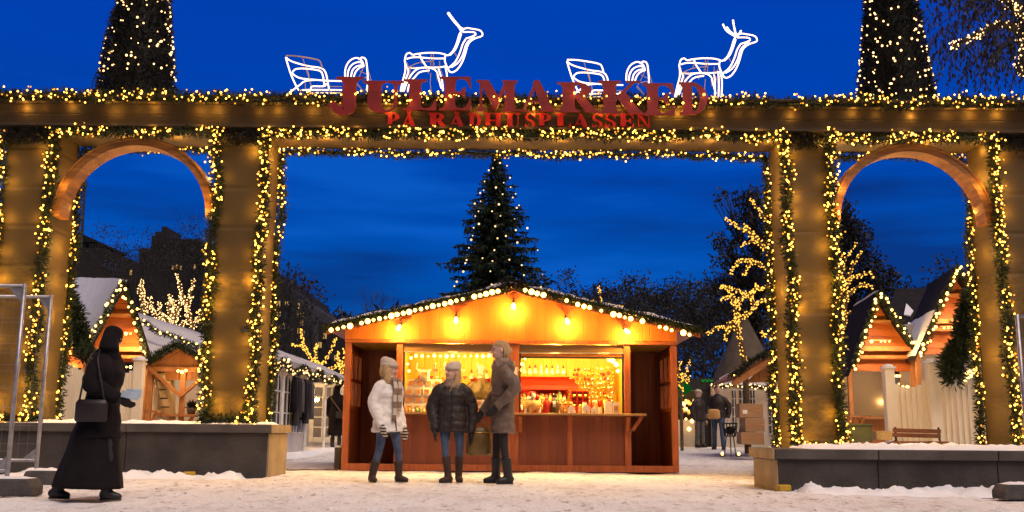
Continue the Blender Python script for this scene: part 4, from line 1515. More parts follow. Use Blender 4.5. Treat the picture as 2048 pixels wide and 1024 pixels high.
# ================================================================== CLIPPED CONES ON THE BEAM
def cone_tree(label, x, y, z0, r0, h, seed, bare):
    rnd = random.Random(seed)
    t = thing('cone_tree', label, 'tree', (x, y, z0), 'clipped cone trees on the gate')
    MB().tube([(x, y, z0), (x, y, z0 + h * .95)], [.05, .01], 8).build('trunk', M['bark'], t)
    b = MB()
    b.tube([(x, y, z0 + .02), (x, y, z0 + h * .5), (x, y, z0 + h)], [r0 * .86, r0 * .5, .02], 20)
    for i in range(15000):
        u = 1 - math.sqrt(rnd.random()) if rnd.random() < .6 else rnd.random() * .45
        a = rnd.random() * 2 * math.pi
        rr = r0 * (1 - u) * (1 + .10 * noise.noise(Vector((a * 1.3, u * 9, seed))) + .09 * noise.noise(Vector((a * 3.1, u * 22, seed))))
        k = rnd.uniform(.86, 1.0)
        p = Vector((x + math.cos(a) * rr * k, y + math.sin(a) * rr * k, z0 + .02 + u * h))
        d = Vector((math.cos(a), math.sin(a), rnd.uniform(-.2, .9))) + rv(.7)
        blade(b, p, d, rnd.uniform(.05, .10), .016)
    b.build('crown', M['dark_needles'], t)
    pts = []
    for i in range(480):
        u = rnd.random() ** 1.25 * .9 + bare * .1
        a = rnd.random() * 2 * math.pi
        z_ = u * h
        if z_ < bare and not (.3 < rnd.random() < .33):
            continue
        rr = r0 * (1 - u) * 1.05 + .015
        pts.append((x + math.cos(a) * rr, y + math.sin(a) * rr, z0 + z_))
    add_bulbs(t, pts, .0135, M['bulb_cone'])
    return t


lt = cone_tree('clipped cone tree with fairy lights, unlit at its foot, standing on the gate', -5.49, 13.98, 5.21, .555, 4.3, 5, .38)
w = MB().tube(smooth_path([at(183, 186, 13.9), at(185, 165, 13.9), at(192, 148, 13.9), at(199, 142, 13.9)]), .007, 5)
w.build('stray_wire', M['black'], lt)
add_bulbs(lt, [at(200, 141, 13.9)], .014, M['bulb_cone'])
cone_tree('clipped cone tree with fairy lights down to its foot, standing on the gate', 5.57, 13.98, 5.21, .54, 4.5, 6, .0)


# ================================================================== SPRUCE BEHIND THE STALL
def big_spruce():
    rnd = random.Random(3)
    Y = 28.0
    x0 = at(992, 450, Y).x
    zg = ground_z(Y)
    ztop = at(1003, 300, Y).z
    t = thing('christmas_tree', 'tall dark spruce with scattered round lights rising behind the main stall', 'tree', (x0, Y, zg))
    MB().tube([(x0, Y, zg), (x0, Y, ztop - .4)], [.16, .02], 8).build('trunk', M['bark'], t)
    b = MB()
    tips = []
    z = 1.2
    while z < ztop - .1:
        u = (ztop - z) / (ztop - 1.2)
        Rr = 2.75 * u ** .95 + .08
        nb = 9 if u > .2 else 6
        a0 = rnd.random() * 6.28
        for i in range(nb):
            a = a0 + i * 6.283 / nb + rnd.uniform(-.25, .25)
            L = Rr * rnd.choice((.6, .75, .85, .95, 1.0, 1.08, 1.18)) * rnd.uniform(.94, 1.06)
            dx, dy = math.cos(a), math.sin(a)
            # boughs sag from the trunk and turn up at the tip
            n = max(4, int(L / .17))
            sag = rnd.uniform(.28, .42) * L
            P = []
            for k in range(n + 1):
                s = k / n
                P.append(Vector((x0 + dx * L * s, Y + dy * L * s, z + .25 * L * (1 - s) * s - sag * s + .30 * L * max(0, s - .55) * 1.4)))
            b.tube(P, [.02 * (1 - .8 * k / n) + .004 for k in range(n + 1)], 4)
            for k in range(1, n + 1):
                s = k / n
                side = Vector((-dy, dx, 0))
                wl = (.34 * (1 - s) + .16) * min(1, L)
                for q in range(9):
                    sgn = rnd.choice((-1, 1))
                    fw = Vector((dx, dy, 0))
                    d = side * sgn * rnd.uniform(.2, 1) + fw * rnd.uniform(.3, 1.0) + Vector((0, 0, rnd.uniform(-.75, .22)))
                    pk = P[k - 1].lerp(P[k], rnd.random())
                    blade(b, pk, d, wl * rnd.uniform(.55, 1.15), .045 + .02 * rnd.random())
                for q in range(3):   # hanging twigs
                    blade(b, P[k - 1].lerp(P[k], rnd.random()), Vector((rnd.uniform(-.4, .4), rnd.uniform(-.4, .4), -1)), rnd.uniform(.1, .26), .04)
            tips.append((P[-1], u))
            tips.append((P[max(1, n // 2)], u))
        z += .185 * (1 if u > .3 else .8)
    for i in range(120):
        s = rnd.random()
        blade(b, Vector((x0, Y, ztop - .5 + s * .45)), Vector((rnd.uniform(-1, 1), rnd.uniform(-1, 1), .9)), .2 * (1.1 - s), .03)
    b.build('crown', M['spruce'], t)
    LP = [(414, 95), (448, 115), (493, 133), (403, 148), (376, 162), (349, 233), (472, 241), (422, 272), (516, 270), (343, 290), (321, 307), (548, 312), (530, 336), (465, 315), (324, 360),
          (286, 375), (441, 380), (310, 424), (397, 424), (451, 454), (541, 472), (313, 505), (279, 529), (418, 520), (549, 545), (623, 532), (273, 580), (264, 606), (486, 582), (432, 597),
          (559, 624), (249, 658), (412, 673), (689, 673), (234, 736), (336, 724), (398, 744), (508, 734), (587, 769), (213, 810), (386, 808), (601, 833), (718, 828), (171, 875), (156, 903), (395, 893),
          (710, 908), (291, 455), (500, 83), (512, 210), (570, 386), (555, 402), (226, 756)]
    pts = []
    for x, y in LP:
        px, py = 860 + x / 3.2, 290 + y / 3.2
        q = at(px, py, Y)
        u = max(.03, (ztop - q.z) / (ztop - 1.2))
        Rr = 2.75 * u ** .95 + .08
        off = math.sqrt(max(.0, Rr * Rr - (q.x - x0) ** 2)) * rnd.uniform(.75, .95)
        pts.append(at(px, py, Y - off))
    add_bulbs(t, pts, .023, M['bulb_fir'], 8, 6)


big_spruce()


# ================================================================== TREES
def branch_tree(b, p, d, L, r, depth, rnd, tips, spread=.55, droop=0.0, sides=5, shrink=.74, kids=(2, 3)):
    n = 4
    P = [p]
    q = p
    dd = d.normalized()
    for i in range(n):
        dd = (dd + Vector((rnd.uniform(-1, 1), rnd.uniform(-1, 1), rnd.uniform(-.6, .8))) * .16 + Vector((0, 0, -droop))).normalized()
        q = q + dd * (L / n)
        P.append(q)
    b.tube(P, [r * (1 - .35 * i / n) for i in range(n + 1)], sides if depth > 2 else 3)
    if depth <= 0:
        tips.append((P[-1], dd))
        return
    for i in range(rnd.randint(*kids)):
        k = rnd.randint(2, n) if i else n
        v = (dd + rv(1.0) * spread * 1.5 + Vector((0, 0, .12))).normalized()
        branch_tree(b, P[k], v, L * shrink * rnd.uniform(.75, 1.1), r * .6, depth - 1, rnd, tips, spread, droop, sides, shrink, kids)


def bare_tree(label, x, y, h, seed, group, leaves=0, leafw=.16, spread=.55, bark='far_bark', depth=6, r=.10, kids=(2, 3), name='bare_tree', zb=None, leafm='leaf'):
    rnd = random.Random(seed)
    zg = ground_z(y) if zb is None else zb
    t = thing(name, label, 'tree', (x, y, zg), group)
    b = MB()
    tips = []
    branch_tree(b, Vector((x, y, zg - .05)), Vector((rnd.uniform(-.06, .06), 0, 1)), h * .30, r, depth, rnd, tips, spread, kids=kids)
    # grow to the wanted height
    zmax = max(v[2] for v in b.v)
    k = h / (zmax - zg)
    b.v = [((v[0] - x) * k + x, (v[1] - y) * k + y, (v[2] - zg) * k + zg) for v in b.v]
    if leaves:
        c = MB()
        for p, d in tips:
            p = Vector(((p.x - x) * k + x, (p.y - y) * k + y, (p.z - zg) * k + zg))
            for i in range(leaves):
                blade(c, p + rv(.5 * rnd.random() + .05), rv() + Vector((0, 0, -.3)), leafw * rnd.uniform(.6, 1.3), leafw * .5)
        c.build('crown', M[leafm], t)
    b.build('trunk', M[bark], t)
    return t


def leafy_tree(label, Y, lobes, n, leafw, seed, group=None, stem=None):
    """tree whose ragged crown still holds dead leaves: lobes are (px, py, half width px, half height px)"""
    rnd = random.Random(seed)
    k = Y * 1.015 / FPX
    x0 = at(stem or lobes[0][0], 800, Y).x
    zg = ground_z(Y)
    t = thing('leafy_tree', label, 'tree', (x0, Y, zg), group)
    b, c = MB(), MB()
    b.tube([(x0, Y, zg - .1), (x0 + .1, Y, zg + 2), (x0, Y, zg + 4.5)], [.2, .16, .10], 8)
    tot = sum(l[2] * l[3] for l in lobes)
    for px, py, hw, hh in lobes:
        q = at(px, py, Y)
        rx, rz = hw * k, hh * k
        for i in range(int(10 + 10 * hw * hh / 900)):     # boughs that reach through the lobe
            v = rv(1.0)
            e = q + Vector((v.x * rx, v.y * rx * .8, v.z * rz)) * rnd.uniform(.6, 1.05)
            s = Vector((x0, Y, min(4.4, max(1.5, e.z - 1.5)) + zg)).lerp(q, .6)
            m_ = s.lerp(e, .5) + rv(.15)
            b.tube([s, m_, e], [.035, .02, .006], 4)
        for i in range(int(n * hw * hh / tot)):
            v = rv(rnd.random() ** .42)
            p = q + Vector((v.x * rx, v.y * rx * .8, v.z * rz))
            g = noise.noise(p * .9 + Vector((seed, 0, 0))) + .6 * noise.noise(p * 2.3)
            if g < -.12 - .25 * (1 - v.length):
                continue
            blade(c, p + rv(.1), rv() + Vector((0, 0, -.4)), leafw * rnd.uniform(.6, 1.4), leafw * rnd.uniform(.35, .6))
    c.build('crown', M['leaf'], t)
    b.build('trunk', M['far_bark'], t)
    return t


def tree_at(px, pytop, Y, seed, label, group, **kw):
    p = at(px, pytop, Y)
    return bare_tree(label, p.x, Y, p.z - ground_z(Y), seed, group, **kw)


tree_at(800, 560, 60, 21, 'bare tree with a forked open crown in the gap left of the spruce', 'bare trees far behind the stall', spread=.5)
tree_at(740, 588, 58, 22, 'rounded bare tree left of the forked one far behind the stall', 'bare trees far behind the stall', spread=.6)
tree_at(690, 600, 55, 23, 'bare tree behind the left roof end of the main stall', 'bare trees far behind the stall', spread=.5)
tree_at(645, 602, 52, 24, 'leafless tree between the apartment house and the stall roof', 'bare trees far behind the stall', spread=.45)
tree_at(612, 585, 50, 25, 'thin bare tree right in front of the apartment house', 'bare trees far behind the stall', spread=.45)
for i, (px, py, Y) in enumerate(((1130, 575, 62), (1185, 548, 55), (1240, 552, 52), (1300, 542, 50), (1350, 548, 54), (1400, 546, 48), (1160, 600, 58), (1270, 590, 60), (1435, 556, 47), (1215, 560, 57), (1325, 556, 56), (1375, 552, 58))):
    tree_at(px, py, Y, 30 + i, ['small twiggy tree just right of the spruce', 'bushy dark tree over the right slope of the stall roof, first of the row', 'dark tree second in the row over the stall roof',
            'tallest dark tree in the row over the right slope', 'broad dark tree above the right end of the stall roof', 'dark tree left of the big leafy one', 'low bush-like tree behind the row at its left end',
            'low tree behind the middle of the row', 'slim dark tree touching the big leafy tree', 'thin tree between the first and second dark trees of the row', 'thin tree right of the tallest in the row',
            'thin tree behind the right end of the stall roof'][i], 'dark trees beyond the stall roof', leaves=8, leafw=.17, spread=.5, depth=6, r=.08, kids=(2, 3))
rnd_ = random.Random(77)
b = MB()
for i in range(12000):
    px = rnd_.choice((rnd_.uniform(1100, 1960), rnd_.uniform(1100, 1960), rnd_.uniform(560, 900)))
    Yt = rnd_.uniform(68, 76)
    top = (578 if 1180 < px < 1480 else 600) + 26 * noise.noise(Vector((px * .02, 0, 0))) + 14 * noise.noise(Vector((px * .07, 3, 0))) + (28 if px < 900 else 0)
    p = at(px, top + rnd_.random() ** .8 * (850 - top), Yt)
    blade(b, p, rv() + Vector((0, 0, .6)), rnd_.uniform(.4, 1.1), .22)
tag(b.build('treeline', M['leaf'], kind='stuff'), 'dark mass of distant park trees behind the market', 'treeline')
leafy_tree('big dark tree with withered leaves reaching left behind the lit tree at right', 36, [(1520, 440, 62, 60), (1462, 398, 38, 26), (1500, 395, 40, 28), (1450, 480, 32, 24), (1475, 530, 68, 60), (1530, 560, 70, 80), (1435, 560, 36, 40), (1490, 620, 80, 60)], 8000, .16, 51, None, 1520)
leafy_tree('dark leafy tree with sloping right side seen through the right arch', 37, [(1690, 430, 22, 50), (1705, 480, 44, 50), (1725, 540, 52, 60), (1740, 600, 62, 60), (1690, 580, 60, 90), (1785, 552, 18, 20)], 9000, .17, 52, None, 1690)
tree_at(1840, 530, 60, 54, 'rounded distant bush tree above the booth roofs in the right arch', 'distant trees in the right arch', leaves=9, leafw=.26, spread=.6)
tree_at(1890, 548, 62, 55, 'smaller distant tree at the right end of the right arch', 'distant trees in the right arch', leaves=9, leafw=.26, spread=.6)
for i, (px, py) in enumerate(((258, 462), (345, 428), (380, 442), (300, 468), (325, 458), (405, 455))):
    tree_at(px, py, 52, 60 + i, ['slender twiggy tree on the left before the dark house in the left arch', 'tallest twiggy tree behind the stepped chimney in the left arch', 'twiggy tree next to the garland in the left arch', 'low twiggy tree before the left end of the stepped house', 'twiggy tree before the stepped gable block', 'twiggy tree partly behind the left pillar'][i],
            'twiggy trees in the left arch', leaves=9, leafw=.12, spread=.42, r=.07)
tree_at(570, 520, 44, 64, 'small leafy tree before the apartment house left of the stall', None, leaves=4, leafw=.2, spread=.5)


def willow():
    rnd = random.Random(8)
    Y = 19.0
    x0, zg = 11.6, ground_z(19)
    t = thing('drooping_tree', 'large tree with hanging twigs and wound fairy lights at the upper right corner', 'tree', (x0, Y, zg))
    b, c = MB(), MB()
    b.tube([(x0, Y, zg), (x0 - .1, Y, 4), (x0 - .4, Y, 8)], [.3, .24, .16], 10)
    pts = []
    limbs = [[(2120, 330), (2070, 160), (2046, 60), (2030, -40), (2010, -120)], [(2046, 70), (2008, 48), (1962, 66), (1906, 92)], [(2068, 150), (2045, 115), (2040, 60)],
             [(2046, 30), (2018, 8), (1990, -30)], [(2060, 140), (2046, 150), (2034, 122)]]
    for li, ln in enumerate(limbs):
        P = resample(smooth_path([at(x, y, Y - .4 + .3 * li) for x, y in ln], 5), .12)
        b.tube(P, [.10 * (1 - .7 * k / len(P)) for k in range(len(P))], 6)
        for p in P:
            if p.z > 5:
                for q in range(7):
                    pts.append(p + rv(.10 * rnd.uniform(.5, 1.2)))
    for i in range(520):
        px, py = rnd.uniform(1868, 2160), rnd.uniform(-90, 105)
        if px < 1935 and rnd.random() < .45:
            continue
        p = at(px, py, Y + rnd.uniform(-1.2, 1.6))
        L = rnd.uniform(.35, 1.15) * (1.0 if px > 1930 else .6)
        dx = rnd.uniform(-.3, .12)
        P = [p]
        for k in range(7):
            P.append(P[-1] + Vector((dx * (1 - k / 7) + rnd.uniform(-.03, .03), rnd.uniform(-.03, .03), -L / 7)))
        b.tube(P, [.007, .006, .005, .005, .004, .004, .003, .003], 3)
        for q in P[1:]:
            for k in range(2):
                blade(c, q, Vector((rnd.uniform(-.5, .4), rnd.uniform(-.5, .5), -1)), rnd.uniform(.08, .17), .03)
    for i in range(60):   # finer boughs that carry the hanging twigs
        px, py = rnd.uniform(1890, 2120), rnd.uniform(-110, 60)
        p = at(px, py, Y + rnd.uniform(-1, 1.4))
        q = p + Vector((rnd.uniform(.5, 1.3), rnd.uniform(-.2, .2), rnd.uniform(.0, .5)))
        b.tube([p, p.lerp(q, .5) + Vector((0, 0, .12)), q], [.008, .014, .02], 4)
    b.build('trunk', M['bark'], t)
    c.build('crown', M['leaf'], t)
    add_bulbs(t, pts, .0165, M['bulb_cone'], 6, 4)


willow()


def wound_tree(label, Y, lines, br, per_m, thick, group, spread=.06, m_='bulb_tree', extra=None):
    """tree whose trunk and boughs are wound with strings of small bulbs"""
    rnd = random.Random(int(Y * 10) + len(lines))
    base = at(*lines[0][0], Y)
    t = thing('light_wound_tree', label, 'tree', (base.x, Y, ground_z(Y)), group)
    b = MB()
    b.tube([(base.x, Y, ground_z(Y)), base], [thick * 1.15, thick], 8)
    pts = []
    for li, ln in enumerate(lines):
        dep = 0.0 if li == 0 else rnd.uniform(-.5, .5)
        P = []
        S = smooth_path([Vector((x, y, 0)) for x, y in ln], 4)
        for k, s in enumerate(S):
            P.append(at(s.x, s.y, Y + dep * k / max(1, len(S) - 1)))
        P = resample(P, .06)
        th = thick if li == 0 else thick * .6
        b.tube(P, [th * (1 - .7 * k / len(P)) for k in range(len(P))], 6)
        for k, p in enumerate(P):
            f = 1 - .55 * k / len(P)
            cnt = per_m * .06 * (.6 + .5 * f)
            for q in range(int(cnt) + (rnd.random() < cnt % 1)):
                pts.append(p + rv((spread * f + .015) * rnd.uniform(.5, 1.3)))
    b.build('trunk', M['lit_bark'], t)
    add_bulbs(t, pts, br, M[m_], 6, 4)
    return t


wound_tree('tree wound tightly with amber lights, crooked bare boughs, right of the main stall', 25.0,
           [[(1491, 742), (1486, 705), (1478, 668), (1472, 635)], [(1472, 640), (1450, 655), (1432, 656), (1414, 668)], [(1478, 655), (1455, 660), (1452, 680)],
            [(1474, 640), (1498, 625), (1516, 605), (1530, 600)], [(1474, 638), (1468, 610), (1464, 595), (1446, 598), (1444, 600)], [(1468, 612), (1460, 580), (1442, 574)],
            [(1510, 612), (1500, 592), (1486, 584), (1444, 573)], [(1490, 588), (1480, 600), (1476, 616)], [(1502, 590), (1508, 582)]], .0175, 60, .075, 'trees wound with amber lights')
wound_tree('upper part of a light wound tree beside the right pillar, reaching left', 24.0,
           [[(1560, 720), (1556, 640), (1548, 570), (1535, 480)], [(1548, 572), (1520, 578), (1512, 570)], [(1540, 545), (1510, 525), (1480, 522), (1462, 545)], [(1500, 524), (1488, 548)],
            [(1530, 500), (1512, 478), (1450, 437)], [(1512, 480), (1484, 490)], [(1510, 470), (1490, 452)], [(1530, 440), (1504, 400)], [(1556, 680), (1530, 670), (1524, 664)]], .0175, 52, .07, 'trees wound with amber lights')
wound_tree('light wound tree seen just right of the right pillar', 25.0,
           [[(1682, 700), (1690, 640), (1692, 580)], [(1690, 600), (1720, 570), (1745, 575)], [(1692, 582), (1706, 530), (1722, 505)], [(1694, 560), (1740, 545), (1745, 555)], [(1690, 630), (1720, 620), (1738, 632)],
            [(1686, 650), (1705, 655), (1725, 660)], [(1692, 585), (1684, 535), (1712, 486)]], .0175, 38, .07, 'trees wound with amber lights')
wound_tree('low light wound tree behind the tents just left of the stall', 34.0,
           [[(640, 750), (638, 735), (636, 725)], [(638, 735), (620, 715), (608, 690), (602, 660)], [(612, 700), (600, 690), (586, 690)], [(636, 728), (630, 705), (634, 690)], [(640, 735), (655, 715), (672, 678)],
            [(645, 745), (665, 735), (678, 728)], [(620, 728), (600, 725), (580, 715)]], .022, 55, .06, 'low light wound trees behind the tents')
wound_tree('light wound tree half hidden by the left end of the stall', 34.5,
           [[(684, 770), (684, 745), (682, 725)], [(683, 740), (690, 715), (688, 700)], [(683, 735), (676, 720), (678, 706)]], .022, 60, .06, 'low light wound trees behind the tents')
wound_tree('tight column of lights on a trunk at the left end of the tent roof', 30.0,
           [[(288, 640), (286, 610), (284, 585), (284, 562)], [(288, 628), (298, 610), (300, 595)], [(286, 600), (280, 580), (282, 565)]], .015, 68, .09, 'pollarded trees with lights in the left arch', .1, 'bulb_cone')
wound_tree('bushy pollarded tree thick with lights in the left arch', 30.5,
           [[(345, 665), (345, 640), (348, 615)], [(345, 650), (325, 630), (318, 605)], [(345, 645), (338, 615), (340, 590)], [(348, 640), (360, 610), (362, 592)], [(340, 655), (310, 630), (300, 612)], [(350, 655), (350, 620), (345, 600)],
            [(350, 660), (375, 640), (372, 615)]], .015, 68, .09, 'pollarded trees with lights in the left arch', .1, 'bulb_cone')
wound_tree('tall forked pollarded tree with lights nearest the left pillar', 30.2,
           [[(385, 665), (380, 630), (372, 605)], [(372, 606), (362, 580), (354, 548)], [(376, 612), (382, 585), (388, 560)], [(385, 655), (398, 635), (400, 620)]], .015, 58, .08, 'pollarded trees with lights in the left arch', .08, 'bulb_cone')
wound_tree('short lit bough rising behind the right slope of the stall roof', 30.0,
           [[(1205, 640), (1203, 615), (1198, 575)], [(1203, 612), (1185, 600), (1172, 606)]], .0175, 48, .05, 'lit boughs behind the right slope of the stall roof')
wound_tree('low lit bough lying along the right slope of the stall roof', 30.0,
           [[(1262, 660), (1258, 635), (1245, 615), (1232, 612)]], .0175, 32, .05, 'lit boughs behind the right slope of the stall roof')
wound_tree('small lit bush between the stall and the green kiosk', 27.0,
           [[(1362, 790), (1364, 770), (1366, 750)], [(1365, 755), (1375, 740), (1380, 722)], [(1366, 760), (1378, 752), (1376, 765)], [(1362, 770), (1356, 740), (1362, 722)]], .015, 31, .04, None)

# ================================================================== SMALL BOOTHS WITH STEEP GABLES
def lamp_light(p, e, name='booth_light', col=(1, .58, .2)):
    ld = bpy.data.lights.new(name, 'POINT')
    ld.energy = e
    ld.color = col
    ld.shadow_soft_size = .08
    lo = bpy.data.objects.new(name, ld)
    lo.location = p
    COL.objects.link(lo)


def edge_garland(label, pts, group, r=.07, nb=10, br=.024, per_m=620, m_='bulb_big', needle='needles'):
    return garland(label, pts, r=r, per_m=per_m, nb=nb, br=br, group=group, bulb_mat=m_, bulb_all=True, name='booth_garland', needle=needle, bn=8, bk=6)


def booth(label, L, A, Rr, d, beams, lamps, snow_left=False, snow_right=False):
    L, A, Rr, d = Vector(L), Vector(A), Vector(Rr), Vector(d)
    t = thing('gable_booth', label, 'booth', (A.x, A.y, ground_z(A.y)), 'steep gabled market booths')
    zg = ground_z(A.y)
    n = d.normalized()
    for P, sn in ((L, snow_left), (Rr, snow_right)):
        b = MB()
        up = Vector((0, 0, .05))
        e = P + (P - A).normalized() * .12
        b.prism([e - n * .12, A - n * .12, A + d, e + d], up)
        rf = b.build('roof', M['dark_roof'], t)
        if sn:
            g = MB()
            nx, ny = 14, 14
            f0 = .5 if sn == 'low' else 0
            for j in range(ny + 1):
                for i in range(nx + 1):
                    q = (A - n * .1).lerp(e - n * .1, f0 + (1 - f0) * i / nx) + d * (j / ny * 1.04)
                    ee = min(1, 7 * min(j, ny - j) / ny + .15)
                    g.v.append(tuple(q + Vector((0, 0, .06 + ee * (.03 + .02 * nz(q.x * 2, q.y * 2, 1.2))))))
            for j in range(ny):
                for i in range(nx):
                    a = j * (nx + 1) + i
                    g.f.append((a, a + 1, a + nx + 2, a + nx + 1))
                    g.mi.append(0)
            g.build('roof_snow', M['snow'], rf, True)

    def cut(z, off):
        """left and right points of the gable outline at height z"""
        ul = (A.z - z) / (A.z - L.z)
        ur = (A.z - z) / (A.z - Rr.z)
        return A.lerp(L, ul) + n * off, A.lerp(Rr, ur) + n * off
    b = MB()
    zl = max(L.z, Rr.z)
    l1, r1 = cut(min(L.z, Rr.z) + .02, .34)
    b.prism([A + n * .34 - Vector((0, 0, .03)), l1, r1], n * .03)
    b.build('gable_wall', M['booth_wood'], t)
    z_hi, z_lo = A.z - (A.z - zl) * beams[0], A.z - (A.z - zl) * beams[1]
    b = MB()
    a1, a2 = cut(z_hi, .30)
    b1, b2 = cut(z_lo, .06)
    b.prism([a1, a2, b2, b1], n * .02)
    b.build('sloping_panel', M['booth_wood'], t)
    for z_, off, h in ((z_hi, .24, .07), (z_lo, .01, .09), (z_lo - .16, .12, .06)):
        p, q = cut(z_, off)
        MB().bar(p, q, .06, h).build('cross_beam', M['hut_beam'], t)
    for P in (L, Rr):
        for k in (.2, 2.0):
            q = P + n * k + (A - P) * .05
            MB().bar((q.x, q.y, zg - .05), (q.x, q.y, q.z), .08, .08).build('post', M['hut_beam'], t)
    b = MB()
    p, q = L + n * 1.9, Rr + n * 1.9
    b.prism([(p.x, p.y, zg), (q.x, q.y, zg), (q.x, q.y, zl + .3), (p.x, p.y, zl + .3)], n * .04)
    b.build('back_wall', M['tent_warm'], t)
    b = MB()
    p, q = L.lerp(Rr, .12) + n * .3, L.lerp(Rr, .9) + n * .3
    b.bar((p.x, p.y, zg + .88), (q.x, q.y, zg + .88), .4, .04)
    b.bar((p.x, p.y, zg + .45), (q.x, q.y, zg + .45), .03, .8)
    b.build('counter', M['hut_wood'], t)
    if lamps:
        s = MB()
        s.bar(lamps[0] + Vector((-.06, .03, .03)), lamps[-1] + Vector((.06, .03, .03)), .03, .02)
        s.build('lamp_strip', M['hut_beam'], t)
        add_bulbs(t, lamps, .026, M['bulb_big'], 8, 6)
    lamp_light(A.lerp(L.lerp(Rr, .5), .8) - n * .55 + Vector((0, 0, .1)), 60)
    lamp_light(A.lerp(L.lerp(Rr, .5), 1.15) + n * .9, 16)
    return t


Bl, Ba, Br_ = at(164, 728, 20.0), at(252, 566, 20.2), at(302, 725, 20.0)
booth('steep gabled booth with blue snow on its roof behind the walking figure', Bl, Ba, Br_, at(146, 562, 24.0) - Ba, (.42, .84),
      [at(x, 667.5, 19.95) for x in (226, 243, 252, 261)], snow_left=True)
add_bulbs(COL.objects[[o.name for o in COL.objects if o.name.startswith('gable_booth')][-1]], [at(x, 734, 20.3) for x in (236, 245, 253, 261)], .026, M['bulb_big'], 8, 6)
edge_garland('garland with yellow bulbs along both gable edges of the snow roofed booth', [Bl + Vector((0, -.15, .03)), Ba + Vector((0, -.15, .03)), Br_ + Vector((0, -.15, 0))], 'garlands on the booth gables', nb=11)
Al, Aa, Ar = at(40, 735, 18.3), at(112, 500, 18.5), at(180, 690, 18.3)
booth('steep gabled booth half hidden behind the outermost left pillar', Al, Aa, Ar, (-.9, 2.4, 0), (.45, .86), [at(x, 668, 18.2) for x in (100, 110, 120)])
edge_garland('garland with yellow bulbs down the right gable edge of the half hidden left booth', [Aa + Vector((0, -.15, .03)), Ar + Vector((0, -.15, .0))], 'garlands on the booth gables', nb=11)
Dl, Da, Dr = at(1699, 742, 20.0), at(1755, 588, 20.3), at(1832, 716, 20.0)
booth('smaller orange gabled booth on the left in the right arch', Dl, Da, Dr, (.35, 2.5, 0), (.42, .86), [at(x, 683, 19.9) for x in (1743, 1762, 1770, 1779)], snow_right=True)
edge_garland('garland with yellow bulbs along both gable edges of the smaller booth in the right arch', [Dl + Vector((0, -.15, .0)), Da + Vector((0, -.15, .03)), Dr + Vector((0, -.15, 0))], 'garlands on the booth gables', nb=11)
El, Ea, Er = at(1834, 708, 19.4), at(1910, 537, 19.7), at(1990, 660, 19.4)
booth('taller orange gabled booth on the right in the right arch', El, Ea, Er, (.5, 2.5, 0), (.42, .86), [at(x, 656, 19.3) for x in (1888, 1897, 1906)], snow_left='low')
edge_garland('garland with yellow bulbs along the gable edges of the taller booth in the right arch', [El + Vector((0, -.15, .0)), Ea + Vector((0, -.15, .03)), Er + Vector((0, -.15, 0))], 'garlands on the booth gables', nb=11)


def swag(label, pts, r, n=900):
    g = thing('spruce_swag', label, 'garland', pts[0], 'thick unlit spruce swags')
    b = MB()
    for k in range(3):
        Q = [Vector(p) + rv(r * .3) for p in resample(smooth_path(pts, 4), .12)]
        greens(b, Q, r, n, .13, .026)
    b.tube(resample(smooth_path(pts, 4), .1), r * .55, 7)
    b.build('foliage', M['needles'], g)


swag('thick dark spruce swag hanging under the gable of the half hidden left booth', [at(128, 560, 18.0), at(142, 620, 18.0), at(158, 680, 18.0), at(172, 712, 18.0)], .24)
swag('thick dark spruce swag leaning before the taller booth in the right arch', [at(1942, 585, 16.6), at(1935, 640, 16.55), at(1912, 710, 16.5), at(1903, 752, 16.5)], .22)
bulb_string('low cluster of bulbs behind the left picket fence', [at(x, y, 18.6) for x, y in ((129, 723), (133, 737), (139, 741), (146, 743), (150, 748), (157, 750))], .028, group='bulb clusters behind the picket fences')
bulb_string('low cluster of bulbs behind the left part of the right picket fence', [at(x, 752, 18.6) for x in (1789, 1794, 1799)] + [at(x, y, 18.6) for x, y in ((1798, 768), (1806, 773), (1815, 774))], .026, group='bulb clusters behind the picket fences')
bulb_string('bright cluster of bulbs behind the right part of the right picket fence', [at(x, y, 17.6) for x, y in ((1934, 746), (1940, 742), (1947, 745), (1950, 740), (1936, 756), (1930, 764), (1942, 752), (1926, 770), (1885, 738), (1881, 734))], .03, group='bulb clusters behind the picket fences')
lamp_light(at(1940, 735, 17.7), 8)
lamp_light(at(1800, 742, 18.4), 6)
lamp_light(at(140, 735, 18.5), 6)


# ================================================================== PICKET FENCES
def picket_fence(label, posts, sag, zb):
    """posts: world points of the post tops"""
    t = thing('picket_fence', label, 'fence', (posts[0].x, posts[0].y, zb), 'white scalloped picket fences')
    for p in posts:
        b = MB().box((p.x, p.y, (p.z + zb) / 2), (.17, .15, p.z - zb))
        o = bevel(b.build('post', M['fence_white'], t), .008)
        b = MB().box((p.x, p.y, p.z + .02), (.21, .19, .035))
        b.lathe((p.x, p.y, p.z + .038), [(.1, 0), (.085, .03), (.05, .045)], 8)
        b.build('post_cap', M['snow'], o, True)
    for a, c in zip(posts, posts[1:]):
        n = max(3, int((c - a).length / .082))
        b = MB()
        for i in range(n):
            u = (i + .5) / n
            if not (.085 / (c - a).length < u < 1 - .085 / (c - a).length):
                continue
            p = a.lerp(c, u)
            top = a.z + (c.z - a.z) * u - .06 - sag * (1 - (2 * u - 1) ** 2) ** .75
            jit = random.uniform(-.004, .004)
            b.box((p.x, p.y + jit, (top + zb) / 2), ((c - a).length / n - .0025, .02, top - zb))
        for k in (.25, .85):
            q = zb + (min(a.z, c.z) - sag - zb) * k
            b.bar((a.x, a.y + .03, q), (c.x, c.y + .03, q), .03, .09)
        b.build('picket_panel', M['fence_white'], t)
    return t


